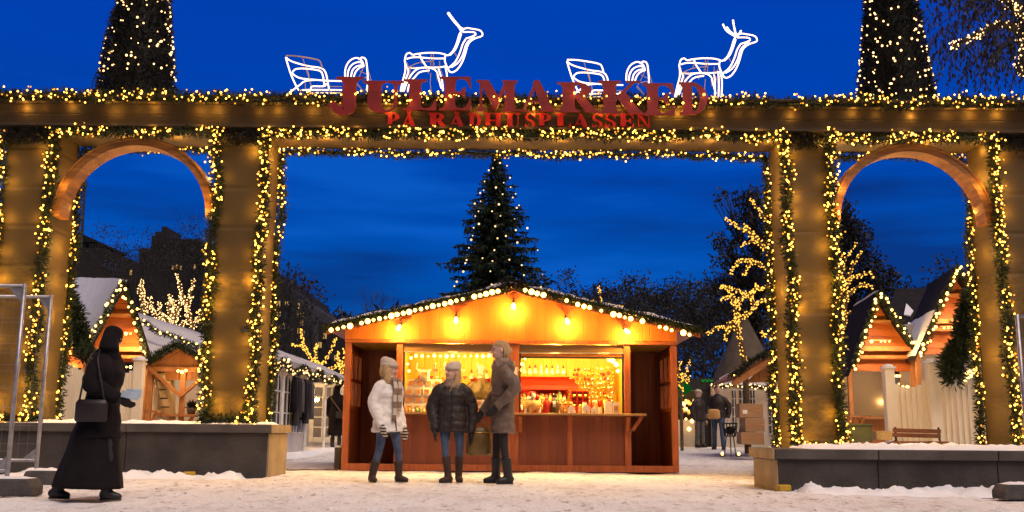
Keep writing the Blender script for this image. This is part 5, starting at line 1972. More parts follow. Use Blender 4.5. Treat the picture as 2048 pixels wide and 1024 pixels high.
picket_fence('white scalloped picket fence behind the left planter and the walking figure', [at(30, 690, 17.2), at(118, 697, 17.6), at(280, 722, 18.0)], .30, .15)
picket_fence('white scalloped picket fence behind the bench at right', [at(1776, 738, 17.2), at(1862, 727, 16.9), at(1966, 716, 16.5), at(2075, 706, 16.2)], .30, .36)

# ================================================================== LITTLE HUT AND TENTS AT LEFT
hut = thing('timber_hut', 'small open timber hut with diagonal braces and a dark garland beside the left pillar', 'hut', (-6.3, 19, 0))
hl, ha, hr = at(296, 735, 19), at(356, 700, 19), at(425, 737, 19)
b = MB()
for P in (hl, hr):
    e = P + (P - ha) * .10
    b.prism([e, ha, ha + Vector((0, 1.6, 0)), e + Vector((0, 1.6, 0))], (0, 0, .05))
b.build('roof', M['hut_wood'], hut)
g = MB()
for P in (hl, hr):
    for j in range(7):
        for i in range(9):
            q = ha.lerp(P + (P - ha) * .12, i / 8) + Vector((0, -.03 + 1.65 * j / 6, .075 + .02 * nz(i, j, .7)))
            g.v.append(tuple(q))
o_ = 0
for s in range(2):
    for j in range(6):
        for i in range(8):
            a = s * 63 + j * 9 + i
            g.f.append((a, a + 1, a + 10, a + 9))
            g.mi.append(0)
g.build('roof_snow', M['snow'], hut, True)
b = MB().prism([hl + Vector((.02, .1, 0)), ha + Vector((0, .1, -.02)), hr + Vector((-.02, .1, 0)), Vector((hr.x - .02, 19.1, hr.z - .22)), Vector((hl.x + .02, 19.1, hl.z - .22))], (0, .03, 0))
b.build('gable_boards', M['hut_wood'], hut)
b = MB()
xm = at(364, 780, 19).x
for x in (hl.x + .05, xm, hr.x - .05):
    b.bar((x, 19.05, 0), (x, 19.05, 1.75), .09, .09)
b.bar((hl.x - .02, 19.0, 1.78), (xm, 18.99, 1.20), .05, .11, up=(0, 1, 0))
b.bar((xm, 18.985, 1.22), (hr.x, 18.985, 1.72), .05, .11, up=(0, 1, 0))
b.bar((hl.x, 19.06, 1.72), (hr.x, 19.06, 1.72), .07, .09)
b.build('frame', M['hut_beam'], hut)
b = MB()
b.span((hl.x + .2, 18.85, .84), (hr.x, 19.3, .88))
b.bar((xm - .2, 19, .86), (xm - .02, 19, .55), .04, .06).bar((xm + .25, 19, .86), (xm + .05, 19, .55), .04, .06)
b.span((at(292, 820, 18.6).x, 18.5, .90), (at(318, 820, 18.6).x, 18.8, .94))
b.bar((at(315, 820, 18.6).x, 18.6, .9), (at(298, 820, 18.6).x, 18.6, .65), .04, .05)
b.build('counter', M['hut_beam'], hut)
add_bulbs(hut, [at(356, 742, 18.9), at(364, 744, 18.9), at(372, 741, 18.9)], .032, M['bulb_big'], 8, 6)
lamp_light(at(364, 750, 18.7), 8)
garland('dark unlit garland over the gable of the small timber hut', [hl + Vector((-.1, -.1, .08)), ha + Vector((0, -.1, .12)), hr + Vector((.1, -.1, .08))], r=.10, per_m=1100, nb=0, group=None, L=.09, needle='needles')
b = MB()
for i in range(9):
    u = i / 8
    for j, z_ in enumerate((1.68, 1.2, .7, .1)):
        b.v.append((at(302 + u * 45 + j * 4, 780, 19.4).x, 19.4 + .05 * math.sin(u * 12 + j), z_))
for i in range(8):
    for j in range(3):
        a = i * 4 + j
        b.f.append((a, a + 1, a + 5, a + 4))
        b.mi.append(0)
o = b.build('canvas_sheet', M['tent_warm'], smooth=True)
o.modifiers.new('thick', 'SOLIDIFY').thickness = .01
tag(o, 'pale canvas sheet hanging down behind the braces of the small timber hut', 'sheet')
# roll of matting strapped behind the hut post
b = MB().tube([at(338, 842, 19.2), at(334, 800, 19.2), at(326, 742, 19.2)], .12, 12)
o = b.build('matting_roll', M['canvas_stripe'], smooth=True)
tag(o, 'rolled pale matting with dark straps leaning behind the hut post', 'roll')
st = MB()
for k in range(6):
    p = at(337, 832, 19.2).lerp(at(326, 745, 19.2), k / 5)
    st.tube([p + Vector((0, 0, -.012)), p + Vector((.0, 0, .012))], .124, 12)
st.build('strap', M['black'], o)
pot = thing('potted_heather', 'dark bushy pot plant on the hut counter', 'plant', tuple(at(383, 818, 18.95)))
p = Vector((at(383, 818, 18.95).x, 18.95, .881))
MB().lathe(p, [(.07, 0), (.09, .12), (.085, .12), (.06, .02)], 12).build('pot', M['cable'], pot, True)
b = MB()
for i in range(260):
    blade(b, p + Vector((0, 0, .13)) + rv(.05), rv() + Vector((0, 0, .8)), random.uniform(.05, .13), .02)
b.build('foliage', M['leaf'], pot)


def tent_roof(b, P):
    """sagging canvas between four corners"""
    n = 10
    o0 = len(b.v)
    a, c, d, e = [Vector(p) for p in P]
    for j in range(n + 1):
        for i in range(n + 1):
            u, v = i / n, j / n
            q = a.lerp(c, u).lerp(e.lerp(d, u), v)
            b.v.append((q.x, q.y, q.z - .10 * math.sin(math.pi * u) * math.sin(math.pi * v) + .012 * nz(q.x, q.y, 2)))
    for j in range(n):
        for i in range(n):
            k = o0 + j * (n + 1) + i
            b.f.append((k, k + 1, k + n + 2, k + n + 1))
            b.mi.append(0)


t3 = thing('white_tent', 'white tent with a snowy roof and a lit garland behind the small timber hut', 'tent', (-7, 23, .1), 'white market tents')
r0, r1, e1, e0 = at(262, 622, 25.5), at(470, 690, 25.5), at(470, 745, 21.5), at(292, 735, 21.5)
b = MB()
tent_roof(b, [r0, r1, e1, e0])
o = b.build('roof', M['tent'], t3, True)
o.modifiers.new('thick', 'SOLIDIFY').thickness = .02
b = MB().prism([(e0.x, 21.55, .05), (e1.x, 21.55, .05), (e1.x, 21.55, e1.z), (e0.x, 21.55, e0.z)], (0, .03, 0))
b.build('wall', M['tent_warm'], t3)
lamp_light((-6.4, 22.6, 1.6), 34)
edge_garland('lit garland lying slantwise over the white tent roof at left', [at(284, 641, 23.2), at(315, 662, 23.2), at(350, 675, 23.2), at(392, 694, 23.2), at(420, 700, 23.2)], None, nb=9, br=.02)

# long marquee left of the stall
mq = thing('marquee', 'long white marquee with arched lattice windows receding left of the stall', 'tent', (-4.75, 24, .1), 'white market tents')
XW, Z_E = -4.72, 2.02
b = MB()
for j in range(5):
    ya, yb = 18.4 + j * 2.4, 18.4 + (j + 1) * 2.4
    tent_roof(b, [(XW + .06, ya, Z_E + .03), (XW + .06, yb, Z_E + .03), (XW - .95, yb, 2.52), (XW - .95, ya, 2.52)])
o = b.build('roof', M['tent'], mq, True)
o.modifiers.new('thick', 'SOLIDIFY').thickness = .02
b = MB()
b.span((XW - .03, 18.4, .05), (XW, 23.4, Z_E)).span((XW - 3, 30.42, .1), (XW, 30.46, Z_E)).span((XW - 2.2, 23.5, .1), (XW - 2.16, 30.4, Z_E)).span((XW - .95, 18.38, .05), (XW - .031, 18.42, Z_E))
b.build('wall', M['tent'], mq)
b = MB()
for i in range(120):
    y = 18.4 + i * .1
    b.box((XW + .05, y + .05, Z_E - .07 - .03 * abs(math.sin(i * .8))), (.012, .104, .2))
b.build('valance', M['tent'], mq)
for j in range(2):
    for k in range(3):
        yc = 18.4 + j * 2.4 + .45 + k * .75
        w, zt, z0 = .27, 1.45, .55
        pl = [(XW + .012, yc - w, z0), (XW + .012, yc + w, z0), (XW + .012, yc + w, zt)] + [(XW + .012, yc + w * math.cos(R(a)), zt + w * 1.1 * math.sin(R(a))) for a in range(20, 180, 20)] + [(XW + .012, yc - w, zt)]
        pn = MB().prism(pl, (.012, 0, 0)).build('arched_window', M['pane'], mq)
        g = MB()
        g.bar((XW + .03, yc, z0), (XW + .03, yc, zt + w), .02, .025, up=(0, 1, 0))
        for z_ in (.55, .95, 1.38):
            g.bar((XW + .03, yc - w, z_), (XW + .03, yc + w, z_), .02, .028)
        g.build('lattice', M['white_paint'], pn)
for j in range(6):
    MB().tube([(XW + .03, 18.42 + j * 2.395, .0), (XW + .03, 18.42 + j * 2.395, Z_E)], .035, 8).build('pole', M['white_paint'], mq)
lamp_light((XW - .6, 20, 1.6), 30)
lamp_light((XW - .6, 22.4, 1.6), 30)
lamp_light((XW - 1.2, 27, 1.7), 60)
pts = []
for i in range(49):
    y = 18.5 + i * .24
    pts.append((XW + .14, y, Z_E - .02 - .20 * abs(math.sin(i * .39))))
edge_garland('swagged lit garland along the eave of the long white marquee', pts, None, nb=14, br=.02, r=.08, m_='bulb_cone')
snow_strip('ridge of shovelled snow along the foot of the long marquee', -5.05, -4.2, 18.6, 30.0, .06, .12, 31.0, step=.2)
# glazed door at the end of the marquee
dr = thing('glazed_door', 'open white glazed door standing at the far end of the marquee', 'door', (-5, 28.0, .15))
p, q = at(622, 766, 28), at(690, 766, 28)
zb = ground_z(28) + .12
b = MB()
for x in (p.x + .06, q.x - .06):
    b.span((x - .06, 27.97, zb), (x + .06, 28.03, p.z))
b.span((p.x + .121, 27.975, p.z - .12), (q.x - .121, 28.025, p.z - .003)).span((p.x + .121, 27.975, zb + .002), (q.x - .121, 28.025, zb + .14))
bevel(b.build('door_frame', M['white_paint'], dr), .006)
b = MB()
n = 3
for i in range(1, n):
    x = p.x + .12 + (q.x - p.x - .24) * i / n
    b.span((x - .018, 27.985, zb + .142), (x + .018, 28.012, p.z - .122))
for i in range(1, 5):
    z_ = zb + .14 + (p.z - zb - .26) * i / 5
    b.span((p.x + .122, 27.988, z_ - .016), (q.x - .122, 28.008, z_ + .016))
b.build('glazing_bar', M['white_paint'], dr)
MB().span((p.x + .12, 27.998, zb + .14), (q.x - .12, 28.003, p.z - .12)).build('pane', M['glass'], dr)
rk = thing('coat_rack', 'row of dark scarves and coats hung on the marquee wall', 'clothes rack', (XW + .2, 24, 1.9))
MB().tube([(XW + .10, 21.3, 1.72), (XW + .10, 23.5, 1.72)], .014, 8).build('rail', M['metal'], rk)
for i in range(8):
    y = 21.4 + i * .27
    c_ = ['black_cloth', 'maroon', 'brown_coat', 'grey_trousers'][i % 4]
    L = random.uniform(.7, 1.05)
    b = MB().tube([(XW + .12, y, 1.72), (XW + .13, y, 1.62), (XW + .13, y, 1.72 - L * .6), (XW + .13, y, 1.72 - L)], [(.03, .03), (.06, .12), (.07, .11), (.075, .13)], 8)
    b.build('garment', M[c_], rk, True)

# ================================================================== RIGHT BACK: KIOSK, TENT, HUT, BOXES
ks = thing('dark_kiosk', 'dark kiosk with green lit sign lettering and a bright counter, right of the stall', 'kiosk', (at(1395, 800, 31).x, 31, .2))
p, q = at(1352, 757, 31), at(1432, 757, 31)
pm = at(1402, 757, 31)
b = MB()
b.span((p.x - 1.0, 31.0, p.z - .35), (q.x + .1, 33, p.z + .02)).span((pm.x - .02, 31.02, .1), (q.x + .08, 31.2, p.z - .352)).span((p.x - 1, 32.6, .1), (q.x, 32.8, p.z - .352))
b.build('body', M['black'], ks)
b = MB()
c = at(1370, 776, 30.9)
b.box((c.x, 30.93, c.z), (.33, .03, .33), rot=Matrix.Rotation(R(-32), 3, 'Y'))
b.build('green_panel', M['green_sign'], ks)
b = MB()
x, z_ = at(1404, 764, 30.9).x, at(1404, 764, 30.9).z
for k in range(3):
    x0 = x + k * .125
    for u0, v0, u1, v1 in ((0, .09, .028, 0), (.028, 0, .05, .07), (.05, .07, .072, 0), (.072, 0, .1, .09)):
        b.bar((x0 + u0, 30.97, z_ + v0), (x0 + u1, 30.97, z_ + v1), .016, .016, up=(0, 1, 0))
b.build('sign_letters', M['green_letters'], ks)
b = MB().span((p.x - .8, 31.3, .1), (pm.x - .04, 31.7, 1.0))
b.build('counter', M['tent_warm'], ks)
for i in range(14):
    pp = at(1362 + (i % 7) * 5.2, 806 + (i // 7) * 16 + 3 * math.sin(i * 2), 31.6)
    MB().ball(pp, (.06, .05, .09), 8, 6).build('ware', M[['gold', 'paper', 'straw', 'ginger'][i % 4]], ks, True)
kb = [at(1364, 806, 31.1), at(1372, 838, 31.1), at(1378, 858, 31.1), at(1384, 842, 31.1), at(1366, 770, 31.1)]
add_bulbs(ks, kb, .05, M['bulb_big'], 8, 6)
lamp_light(at(1375, 800, 31.3), 40)

tp = thing('brown_tipi', 'dark brown conical tent rising behind the right market tent', 'tent', (at(1470, 700, 35).x, 35.5, .2))
a = at(1487, 628, 35.5)
MB().tube([(a.x, 35.5, .1), (a.x, 35.5, a.z * .55), (a.x, 35.5, a.z)], [2.4, 1.1, .06], 14).build('cloth', M['tipi'], tp, True)
MB().tube([(a.x - .1, 35.5, a.z - .3), (a.x + .12, 35.5, a.z + .25)], .03, 6).build('pole_tip', M['bark'], tp)

t2 = thing('white_tent', 'white tent with lattice windows behind the cardboard boxes right of the stall', 'tent', (at(1490, 800, 25).x, 25, .12), 'white market tents')
zg = ground_z(30)
el, er_ = at(1424, 768, 30.6), at(1580, 776, 30.6)
ap = at(1490, 728, 31.6)
b = MB()
tent_roof(b, [el, er_, ap + Vector((.6, 0, 0)), ap])
tent_roof(b, [el, ap, ap + Vector((0, .2, 0)), el + Vector((.0, 1.0, 0))])
o = b.build('roof', M['tent'], t2, True)
o.modifiers.new('thick', 'SOLIDIFY').thickness = .02
b = MB().span((el.x + .03, 30.66, zg), (er_.x, 30.7, el.z - .02)).span((el.x + .02, 30.705, zg), (el.x + .06, 31.2, el.z - .02))
b.build('wall', M['tent_warm'], t2)
for k, (xa, xb) in enumerate(((1464, 1474), (1478, 1492), (1500, 1512), (1536, 1550))):
    pa, pb = at(xa, 780, 30.62), at(xb, 868, 30.62)
    pn = MB().span((pa.x, 30.625, pb.z), (pb.x, 30.655, pa.z)).build('lattice_window', M['pane'], t2)
    g = MB()
    g.span(((pa.x + pb.x) / 2 - .012, 30.61, pb.z), ((pa.x + pb.x) / 2 + .012, 30.624, pa.z))
    for i in range(6):
        z_ = pb.z + (pa.z - pb.z) * i / 5
        g.span((pa.x - .01, 30.605, z_ - .013), (pb.x + .01, 30.623, z_ + .013))
    g.build('lattice', M['white_paint'], pn)
lamp_light((el.x + .9, 31.0, 1.5), 34)
edge_garland('swagged lit garland along the eave of the white tent right of the stall', [at(1423 + i * 10, 768 + 7 * abs(math.sin(i * .75)), 30.4) for i in range(14)], None, nb=20, br=.02, r=.07, m_='bulb_cone')

h2 = thing('gable_hut', 'brown gabled hut end half hidden behind the right pillar', 'hut', (at(1550, 760, 22).x, 22, .1))
l_, a_, r_ = at(1466, 762, 22), at(1552, 706, 22), at(1640, 760, 22)
b = MB()
for P in (l_, r_):
    b.prism([P, a_, a_ + Vector((0, 2, 0)), P + Vector((0, 2, 0))], (0, 0, .06))
b.build('roof', M['hut_wood'], h2)
b = MB().prism([l_ + Vector((.35, .3, -.02)), a_ + Vector((0, .3, -.05)), r_ + Vector((-.35, .3, -.02))], (0, .04, 0))
b.build('gable_boards', M['hut_wood'], h2)
b = MB()
b.bar(l_ + Vector((0, -.01, -.06)), a_ + Vector((0, -.01, -.09)), .04, .14, up=(0, 0, 1)).bar(r_ + Vector((0, -.01, -.06)), a_ + Vector((0, -.01, -.09)), .04, .14)
b.bar((at(1570, 800, 22).x, 22.1, 0), (at(1570, 800, 22).x, 22.1, 1.9), .1, .1)
b.build('frame', M['hut_beam'], h2)
garland('dark unlit garland along the left roof edge of the half hidden hut', [l_ + Vector((-.05, -.06, .10)), a_ + Vector((0, -.06, .12))], r=.10, per_m=1000, nb=0, group=None, L=.09)

for lab, x0, x1, y0, y1, Y in (('bottom cardboard box of the stack beside the right tent', 1482, 1529, 864, 889, 21.5), ('middle cardboard box of the stack, slightly smaller', 1490, 1530, 836, 863.4, 21.5),
                               ('top cardboard box with a white sticker', 1479, 1527, 807, 835.4, 21.5)):
    p, q = at(x0, y0, Y), at(x1, y1, Y)
    b = MB().span((p.x, Y, q.z), (q.x, Y + .42, p.z))
    o = bevel(b.build('cardboard_box', M['carton']), .006)
    tag(o, lab, 'box', 'stacked cardboard boxes')
    MB().span((p.x + .01, Y - .003, (p.z + q.z) / 2 - .004), (q.x - .01, Y - .001, (p.z + q.z) / 2 + .02)).build('tape', M['hut_beam'], o)
    if 'sticker' in lab:
        MB().span((p.x + .06, Y - .006, q.z + .08), (p.x + .16, Y - .0035, q.z + .16)).build('sticker', M['paper'], o)
fb = thing('fire_basket', 'black iron fire basket on legs beside the walking man', 'fire basket', tuple(at(1462, 885, 23)))
p = at(1460, 872, 23)
b = MB()
zb = p.z
for k in range(14):
    a = k * 6.283 / 14
    b.tube([(p.x + .12 * math.cos(a), 23 + .12 * math.sin(a), zb), (p.x + .17 * math.cos(a), 23 + .17 * math.sin(a), zb + .28)], .012, 5)
for z_, r_2 in ((zb, .12), (zb + .14, .145), (zb + .28, .17)):
    b.tube([(p.x + r_2 * math.cos(k * .4488), 23 + r_2 * math.sin(k * .4488), z_) for k in range(15)], .014, 5)
b.ball((p.x, 23, zb + .12), (.11, .11, .1), 10, 6)
b.build('basket', M['iron'], fb)
for k in range(3):
    a = k * 2.094 + .4
    MB().tube([(p.x + .09 * math.cos(a), 23 + .09 * math.sin(a), zb), (p.x + .15 * math.cos(a), 23 + .15 * math.sin(a), ground_z(23))], .012, 6).build('leg', M['iron'], fb)
for i, (px, py, lab) in enumerate(((1444, 884, 'small candle lantern on the snow left of the fire basket'), (1477, 889, 'small candle lantern on the snow at the foot of the boxes'))):
    q = at(px, py, 23)
    q.z = max(q.z, ground_z(23) + .05)
    cl = thing('candle_lantern', lab, 'lantern', (q.x, q.y, ground_z(23)), 'candle lanterns on the snow')
    MB().lathe((q.x, q.y, ground_z(23)), [(.045, 0), (.05, .02), (.04, .03)], 10).build('dish', M['iron'], cl)
    MB().ball((q.x, q.y, ground_z(23) + .06), (.03, .03, .04), 8, 6).build('flame', M['bulb_big'], cl, True)
b = MB().bar(at(1478, 886, 22.5), at(1488, 845, 22.6), .12, .03, up=(0, 1, 0))
tag(b.build('folded_board', M['black']), 'dark folded board leaning against the cardboard boxes', 'board')

# ================================================================== BENCH, CRATE, TABLE AT RIGHT
bn = thing('park_bench', 'brown slatted park bench with black iron ends in the snow before the picket fence', 'bench', (at(1830, 880, 15.6).x, 15.6, .4))
xa, xb = at(1786, 870, 15.6).x, at(1882, 870, 15.6).x
zb = .40
for i in range(2):
    z_ = zb + .20 + .07 * i
    MB().box(((xa + xb) / 2 + .02 * i, 15.62 + .03 * i, z_), (xb - xa, .028, .062), rot=Matrix.Rotation(R(1.2), 3, 'Y')).build('back_slat', M['bench_wood'], bn)
for i in range(3):
    MB().box(((xa + xb) / 2 - .05, 15.24 + .12 * i, zb + .10), (xb - xa, .10, .03)).build('seat_slat', M['bench_wood'], bn)
for x in (xa + .05, xb - .02):
    b = MB().tube(smooth_path([(x, 15.18, zb - .1), (x, 15.2, zb + .04), (x, 15.5, zb + .05), (x, 15.62, zb + .15), (x + .03, 15.70, zb + .32)], 4), .018, 6)
    b.build('iron_end', M['iron'], bn, True)
b = MB().tube(smooth_path([(xa - .42, 15.5, zb + .03), (xa - .25, 15.5, zb + .035), (xa - .05, 15.5, zb + .09), (xa + .02, 15.55, zb + .12)], 4), .02, 6)
b.build('arm_rail', M['iron'], bn, True)
c = thing('olive_crate', 'olive green crate half buried in snow left of the bench', 'crate', tuple(at(1716, 866, 16.2)))
p, q = at(1686, 851, 16.2), at(1746, 885, 16.2)
bevel(MB().span((p.x, 16.2, q.z), (q.x, 16.7, p.z)).build('box', M['green_crate'], c), .015)
bevel(MB().span((p.x - .02, 16.17, p.z + .001), (q.x + .02, 16.72, p.z + .03)).build('lid', M['green_crate'], c), .01)
p, q = at(1752, 862, 16.6), at(1785, 880, 16.6)
b = MB().span((p.x, 16.6, q.z), (q.x, 16.9, p.z))
tag(bevel(b.build('yellow_box', M['straw']), .01), 'pale yellow box between the olive crate and the picket fence', 'box')
tb = thing('folding_table', 'small brown wooden table with crossed braces under the smaller right booth', 'table', tuple(at(1713, 850, 18.4)))
p, q = at(1690, 831, 18.4), at(1738, 831, 18.4)
MB().span((p.x, 18.3, p.z - .03), (q.x, 18.8, p.z)).build('table_top', M['hut_beam'], tb)
for x0, x1 in ((p.x + .06, (p.x + q.x) / 2 - .05), (q.x - .06, (p.x + q.x) / 2 + .05)):
    MB().bar((x0, 18.5, p.z - .03), (x1, 18.5, p.z - .22), .05, .05).build('brace', M['hut_beam'], tb)
MB().bar(((p.x + q.x) / 2, 18.5, .0), ((p.x + q.x) / 2, 18.5, p.z - .03), .09, .09).build('leg', M['hut_beam'], tb)
t4 = thing('white_tent', 'white tent with scalloped valance and snowy roof behind the right pillar and its booth', 'tent', (at(1720, 800, 21.5).x, 21.5, .1), 'white market tents')
p, q = at(1655, 750, 22.6), at(1800, 750, 22.6)
b = MB().span((p.x, 22.6, .05), (q.x, 22.63, p.z))
b.build('wall', M['tent_warm'], t4)
b = MB()
for i in range(24):
    x = p.x + (q.x - p.x) * i / 24
    b.box((x + .035, 22.55, p.z - .06 - .02 * abs(math.sin(i * .9))), ((q.x - p.x) / 24, .012, .22))
b.build('valance', M['tent'], t4)
b = MB()
tent_roof(b, [(p.x, 22.54, p.z + .04), (q.x - .9, 22.54, p.z + .04), at(1738, 685, 25), at(1640, 680, 25)])
o = b.build('roof', M['tent'], t4, True)
o.modifiers.new('thick', 'SOLIDIFY').thickness = .02
lamp_light((p.x + .9, 21.9, 1.3), 7)

# ================================================================== BUILDINGS
def block(t, nm, m_, pts, Y, depth):
    b = MB().prism([at(x, y, Y) for x, y in pts], (0, depth, 0))
    return b.build(nm, m_, t)


def win(t, x, y, w, h, Y, m_, nm='window'):
    p = at(x, y, Y)
    o = MB().span((p.x - w / 2, Y - .06, p.z - h / 2), (p.x + w / 2, Y + .02, p.z + h / 2)).build(nm, m_, t)
    return o


Y = 70
h = thing('dark_house', 'dark house with a flat roofed pavilion on its roof, seen through the left arch', 'building', tuple(at(200, 700, Y)))
block(h, 'wall', M['brick'], [(60, 880), (290, 880), (290, 545), (272, 523), (207, 496), (60, 496)], Y, 14)
block(h, 'pavilion_roof', M['dark_roof'], [(120, 469), (163, 467), (192, 480), (192, 484), (120, 484)], Y + 2, 6)
block(h, 'pavilion_room', M['brick'], [(120, 484), (162, 484), (162, 496), (120, 496)], Y + 3, 4)
b = MB()
for x in (170, 180, 191):
    b.tube([at(x, 484, Y + 2.2), at(x, 498, Y + 2.2)], .06, 5)
b.tube([at(163, 489, Y + 2.2), at(191, 493, Y + 2.2)], .05, 5)
b.build('railing', M['black'], h)
for x, y in ((210, 527), (221, 532), (231, 535)):
    win(h, x, y, .16, .55, Y, M['window_blue'])
win(h, 262, 545, .12, .36, Y, M['window_lit'])
fp = thing('flagpole', 'tall thin mast beside the roof pavilion in the left arch', 'mast', tuple(at(163, 480, 71)))
MB().tube([at(162, 500, 71), at(171, 362, 71)], [.12, .06], 8).build('mast', M['black'], fp)
MB().tube([at(170.2, 375, 71), at(171, 361, 71)], [.16, .10], 8).build('mast_head', M['black'], fp)
Y = 64
h = thing('stepped_house', 'dark brick house with a stepped gable block on its roof, seen through the left arch', 'building', tuple(at(350, 700, Y)))
block(h, 'wall', M['brick'], [(278, 880), (470, 880), (470, 492), (278, 497)], Y, 12)
block(h, 'stepped_gable', M['brick'], [(303, 498), (400, 498), (400, 478), (335, 478), (333, 453), (323, 453), (323, 463), (310, 463), (310, 471), (303, 471)], Y + 1, 3)
for x in (346, 354, 362, 390, 376):
    win(h, x, 534 + (x % 3), .12, .28, Y, M['window_lit'] if x != 376 else M['window_blue'])
Y = 50
h = thing('apartment_house', 'dark apartment house with scattered lit windows left of the stall', 'building', tuple(at(590, 700, Y)))
block(h, 'tall_wing', M['brick'], [(440, 880), (583, 880), (583, 580), (572, 568), (556, 566), (556, 545), (440, 545)], Y, 14)
block(h, 'grey_wing', M['grey_render'], [(584, 880), (626, 880), (626, 612), (612, 600), (584, 595)], Y + 1.5, 14)
block(h, 'low_wing', M['brick'], [(627, 880), (690, 880), (690, 655), (627, 640)], Y + 3, 12)
k = 0
for x, y, Yw in ((557, 608, Y), (558, 627, Y), (572, 630, Y), (548, 600, Y), (566, 652, Y), (552, 655, Y), (574, 607, Y), (594, 628, Y + 1.5), (594, 645, Y + 1.5), (593, 662, Y + 1.5), (604, 646, Y + 1.5), (611, 648, Y + 1.5),
                 (604, 630, Y + 1.5), (596, 612, Y + 1.5), (616, 664, Y + 1.5), (606, 668, Y + 1.5), (640, 690, Y + 3), (662, 712, Y + 3), (672, 716, Y + 3), (650, 672, Y + 3)):
    k += 1
    f = win(h, x, y, .17, .29, Yw, M['window_lit'] if k % 3 else M['window_blue'])
    p = at(x, y, Yw)
    MB().span((p.x - .015, Yw - .09, p.z - .14), (p.x + .015, Yw - .062, p.z + .14)).span((p.x - .11, Yw - .12, p.z - .19), (p.x + .11, Yw - .062, p.z - .15)).build('frame', M['grey_render'], f)
for i, (px, py, lab) in enumerate(((577, 522, 'tallest flagpole with a limp flag above the apartment house'), (611, 566, 'flagpole with a blowing flag right of the apartment house'), (617, 572, 'second flagpole close beside the blowing flag'))):
    a = at(px, py, 46)
    f = thing('flagpole', lab, 'flagpole', (a.x, 46, .4), 'flagpoles by the apartment house')
    MB().tube([(a.x, 46, .3), (a.x, 46, a.z)], .022, 6).build('pole', M['black'], f)
    if i == 1:
        b = MB().prism([(a.x, 46, a.z), (a.x - .28, 46.05, a.z - .25), (a.x - .22, 46.05, a.z - .42), (a.x, 46, a.z - .22)], (0, .012, 0))
    else:
        b = MB().prism([(a.x, 46, a.z), (a.x + .07, 46, a.z - .1), (a.x + .03, 46, a.z - .42), (a.x, 46, a.z - .35)], (0, .012, 0))
    b.build('flag', M['black_cloth'], f)
h = thing('dark_shed', 'large dark roofed building with a snow patch behind the booths in the right arch', 'building', tuple(at(1850, 800, 27)))
p1, p2, p3, p4 = at(1745, 705, 26), at(1990, 705, 26), at(2000, 575, 30), at(1792, 577, 30)
b = MB().prism([p1, p2, p3, p4], (0, .05, -.1))
rf = b.build('roof', M['dark_roof'], h)
b = MB().prism([(p1.x, 26.3, .1), (p2.x, 26.3, .1), (p2.x, 26.3, p1.z - .1), (p1.x, 26.3, p1.z - .1)], (0, 4, 0))
b.build('wall', M['brick'], h)
nrm = (p2 - p1).cross(p4 - p1).normalized()
if nrm.z < 0:
    nrm = -nrm
def on_roof(u, v):
    return p1.lerp(p2, u).lerp(p4.lerp(p3, u), v)
b = MB()
for poly in ([(.15, .70), (.235, .58), (.22, .50), (.16, .52)], [(.22, .40), (.30, .36), (.40, .22), (.42, .0), (.22, .0)]):
    b.prism([on_roof(u, v) + nrm * .03 for u, v in poly], nrm * .04)
b.build('roof_snow', M['snow'], rf)

# ================================================================== PEOPLE
def wrinkle(o, k, size=.11):
    tx = bpy.data.textures.get('folds_%g' % size) or bpy.data.textures.new('folds_%g' % size, 'CLOUDS')
    tx.noise_scale = size
    tx.noise_depth = 2
    d = o.modifiers.new('folds', 'DISPLACE')
    d.texture = tx
    d.strength = k
    d.mid_level = .5
    return o


def lerp_profile(prof, n):
    """(z, rx, ry, cx, cy) control sections resampled smoothly"""
    out = []
    z0, z1 = prof[0][0], prof[-1][0]
    for i in range(n + 1):
        z = z0 + (z1 - z0) * i / n
        for a, c in zip(prof, prof[1:]):
            if a[0] <= z <= c[0] + 1e-9:
                t = (z - a[0]) / max(1e-6, c[0] - a[0])
                t = t * t * (3 - 2 * t) * .5 + t * .5
                out.append([z] + [a[k] + (c[k] - a[k]) * t for k in range(1, 5)])
                break
    return out


def torso(b, prof, s, puff=0.0, pitch_=.075, n=46, nn=22):
    path, rad = [], []
    for z, rx, ry, cx, cy in lerp_profile(prof, n):
        k = 1 + puff * (abs(math.sin(math.pi * z / pitch_)) - .6)
        path.append((cx * s, cy * s, z * s))
        rad.append((rx * s * k, ry * s * k))
    b.tube(path, rad, nn)


def limb(b, pts, radii, s, puff=0.0, pitch_=.075, n=26, nn=12):
    P = smooth_path([Vector(p) * s for p in pts], 8)
    L = [0.0]
    for a, c in zip(P, P[1:]):
        L.append(L[-1] + (c - a).length)
    path, rad = [], []
    for i in range(len(P)):
        t = L[i] / L[-1] * (len(radii) - 1)
        k = min(int(t), len(radii) - 2)
        r = radii[k] + (radii[k + 1] - radii[k]) * (t - k)
        path.append(P[i])
        rad.append(r * s * (1 + puff * (abs(math.sin(math.pi * L[i] / s / pitch_)) - .6)))
    b.tube(path, rad, nn)


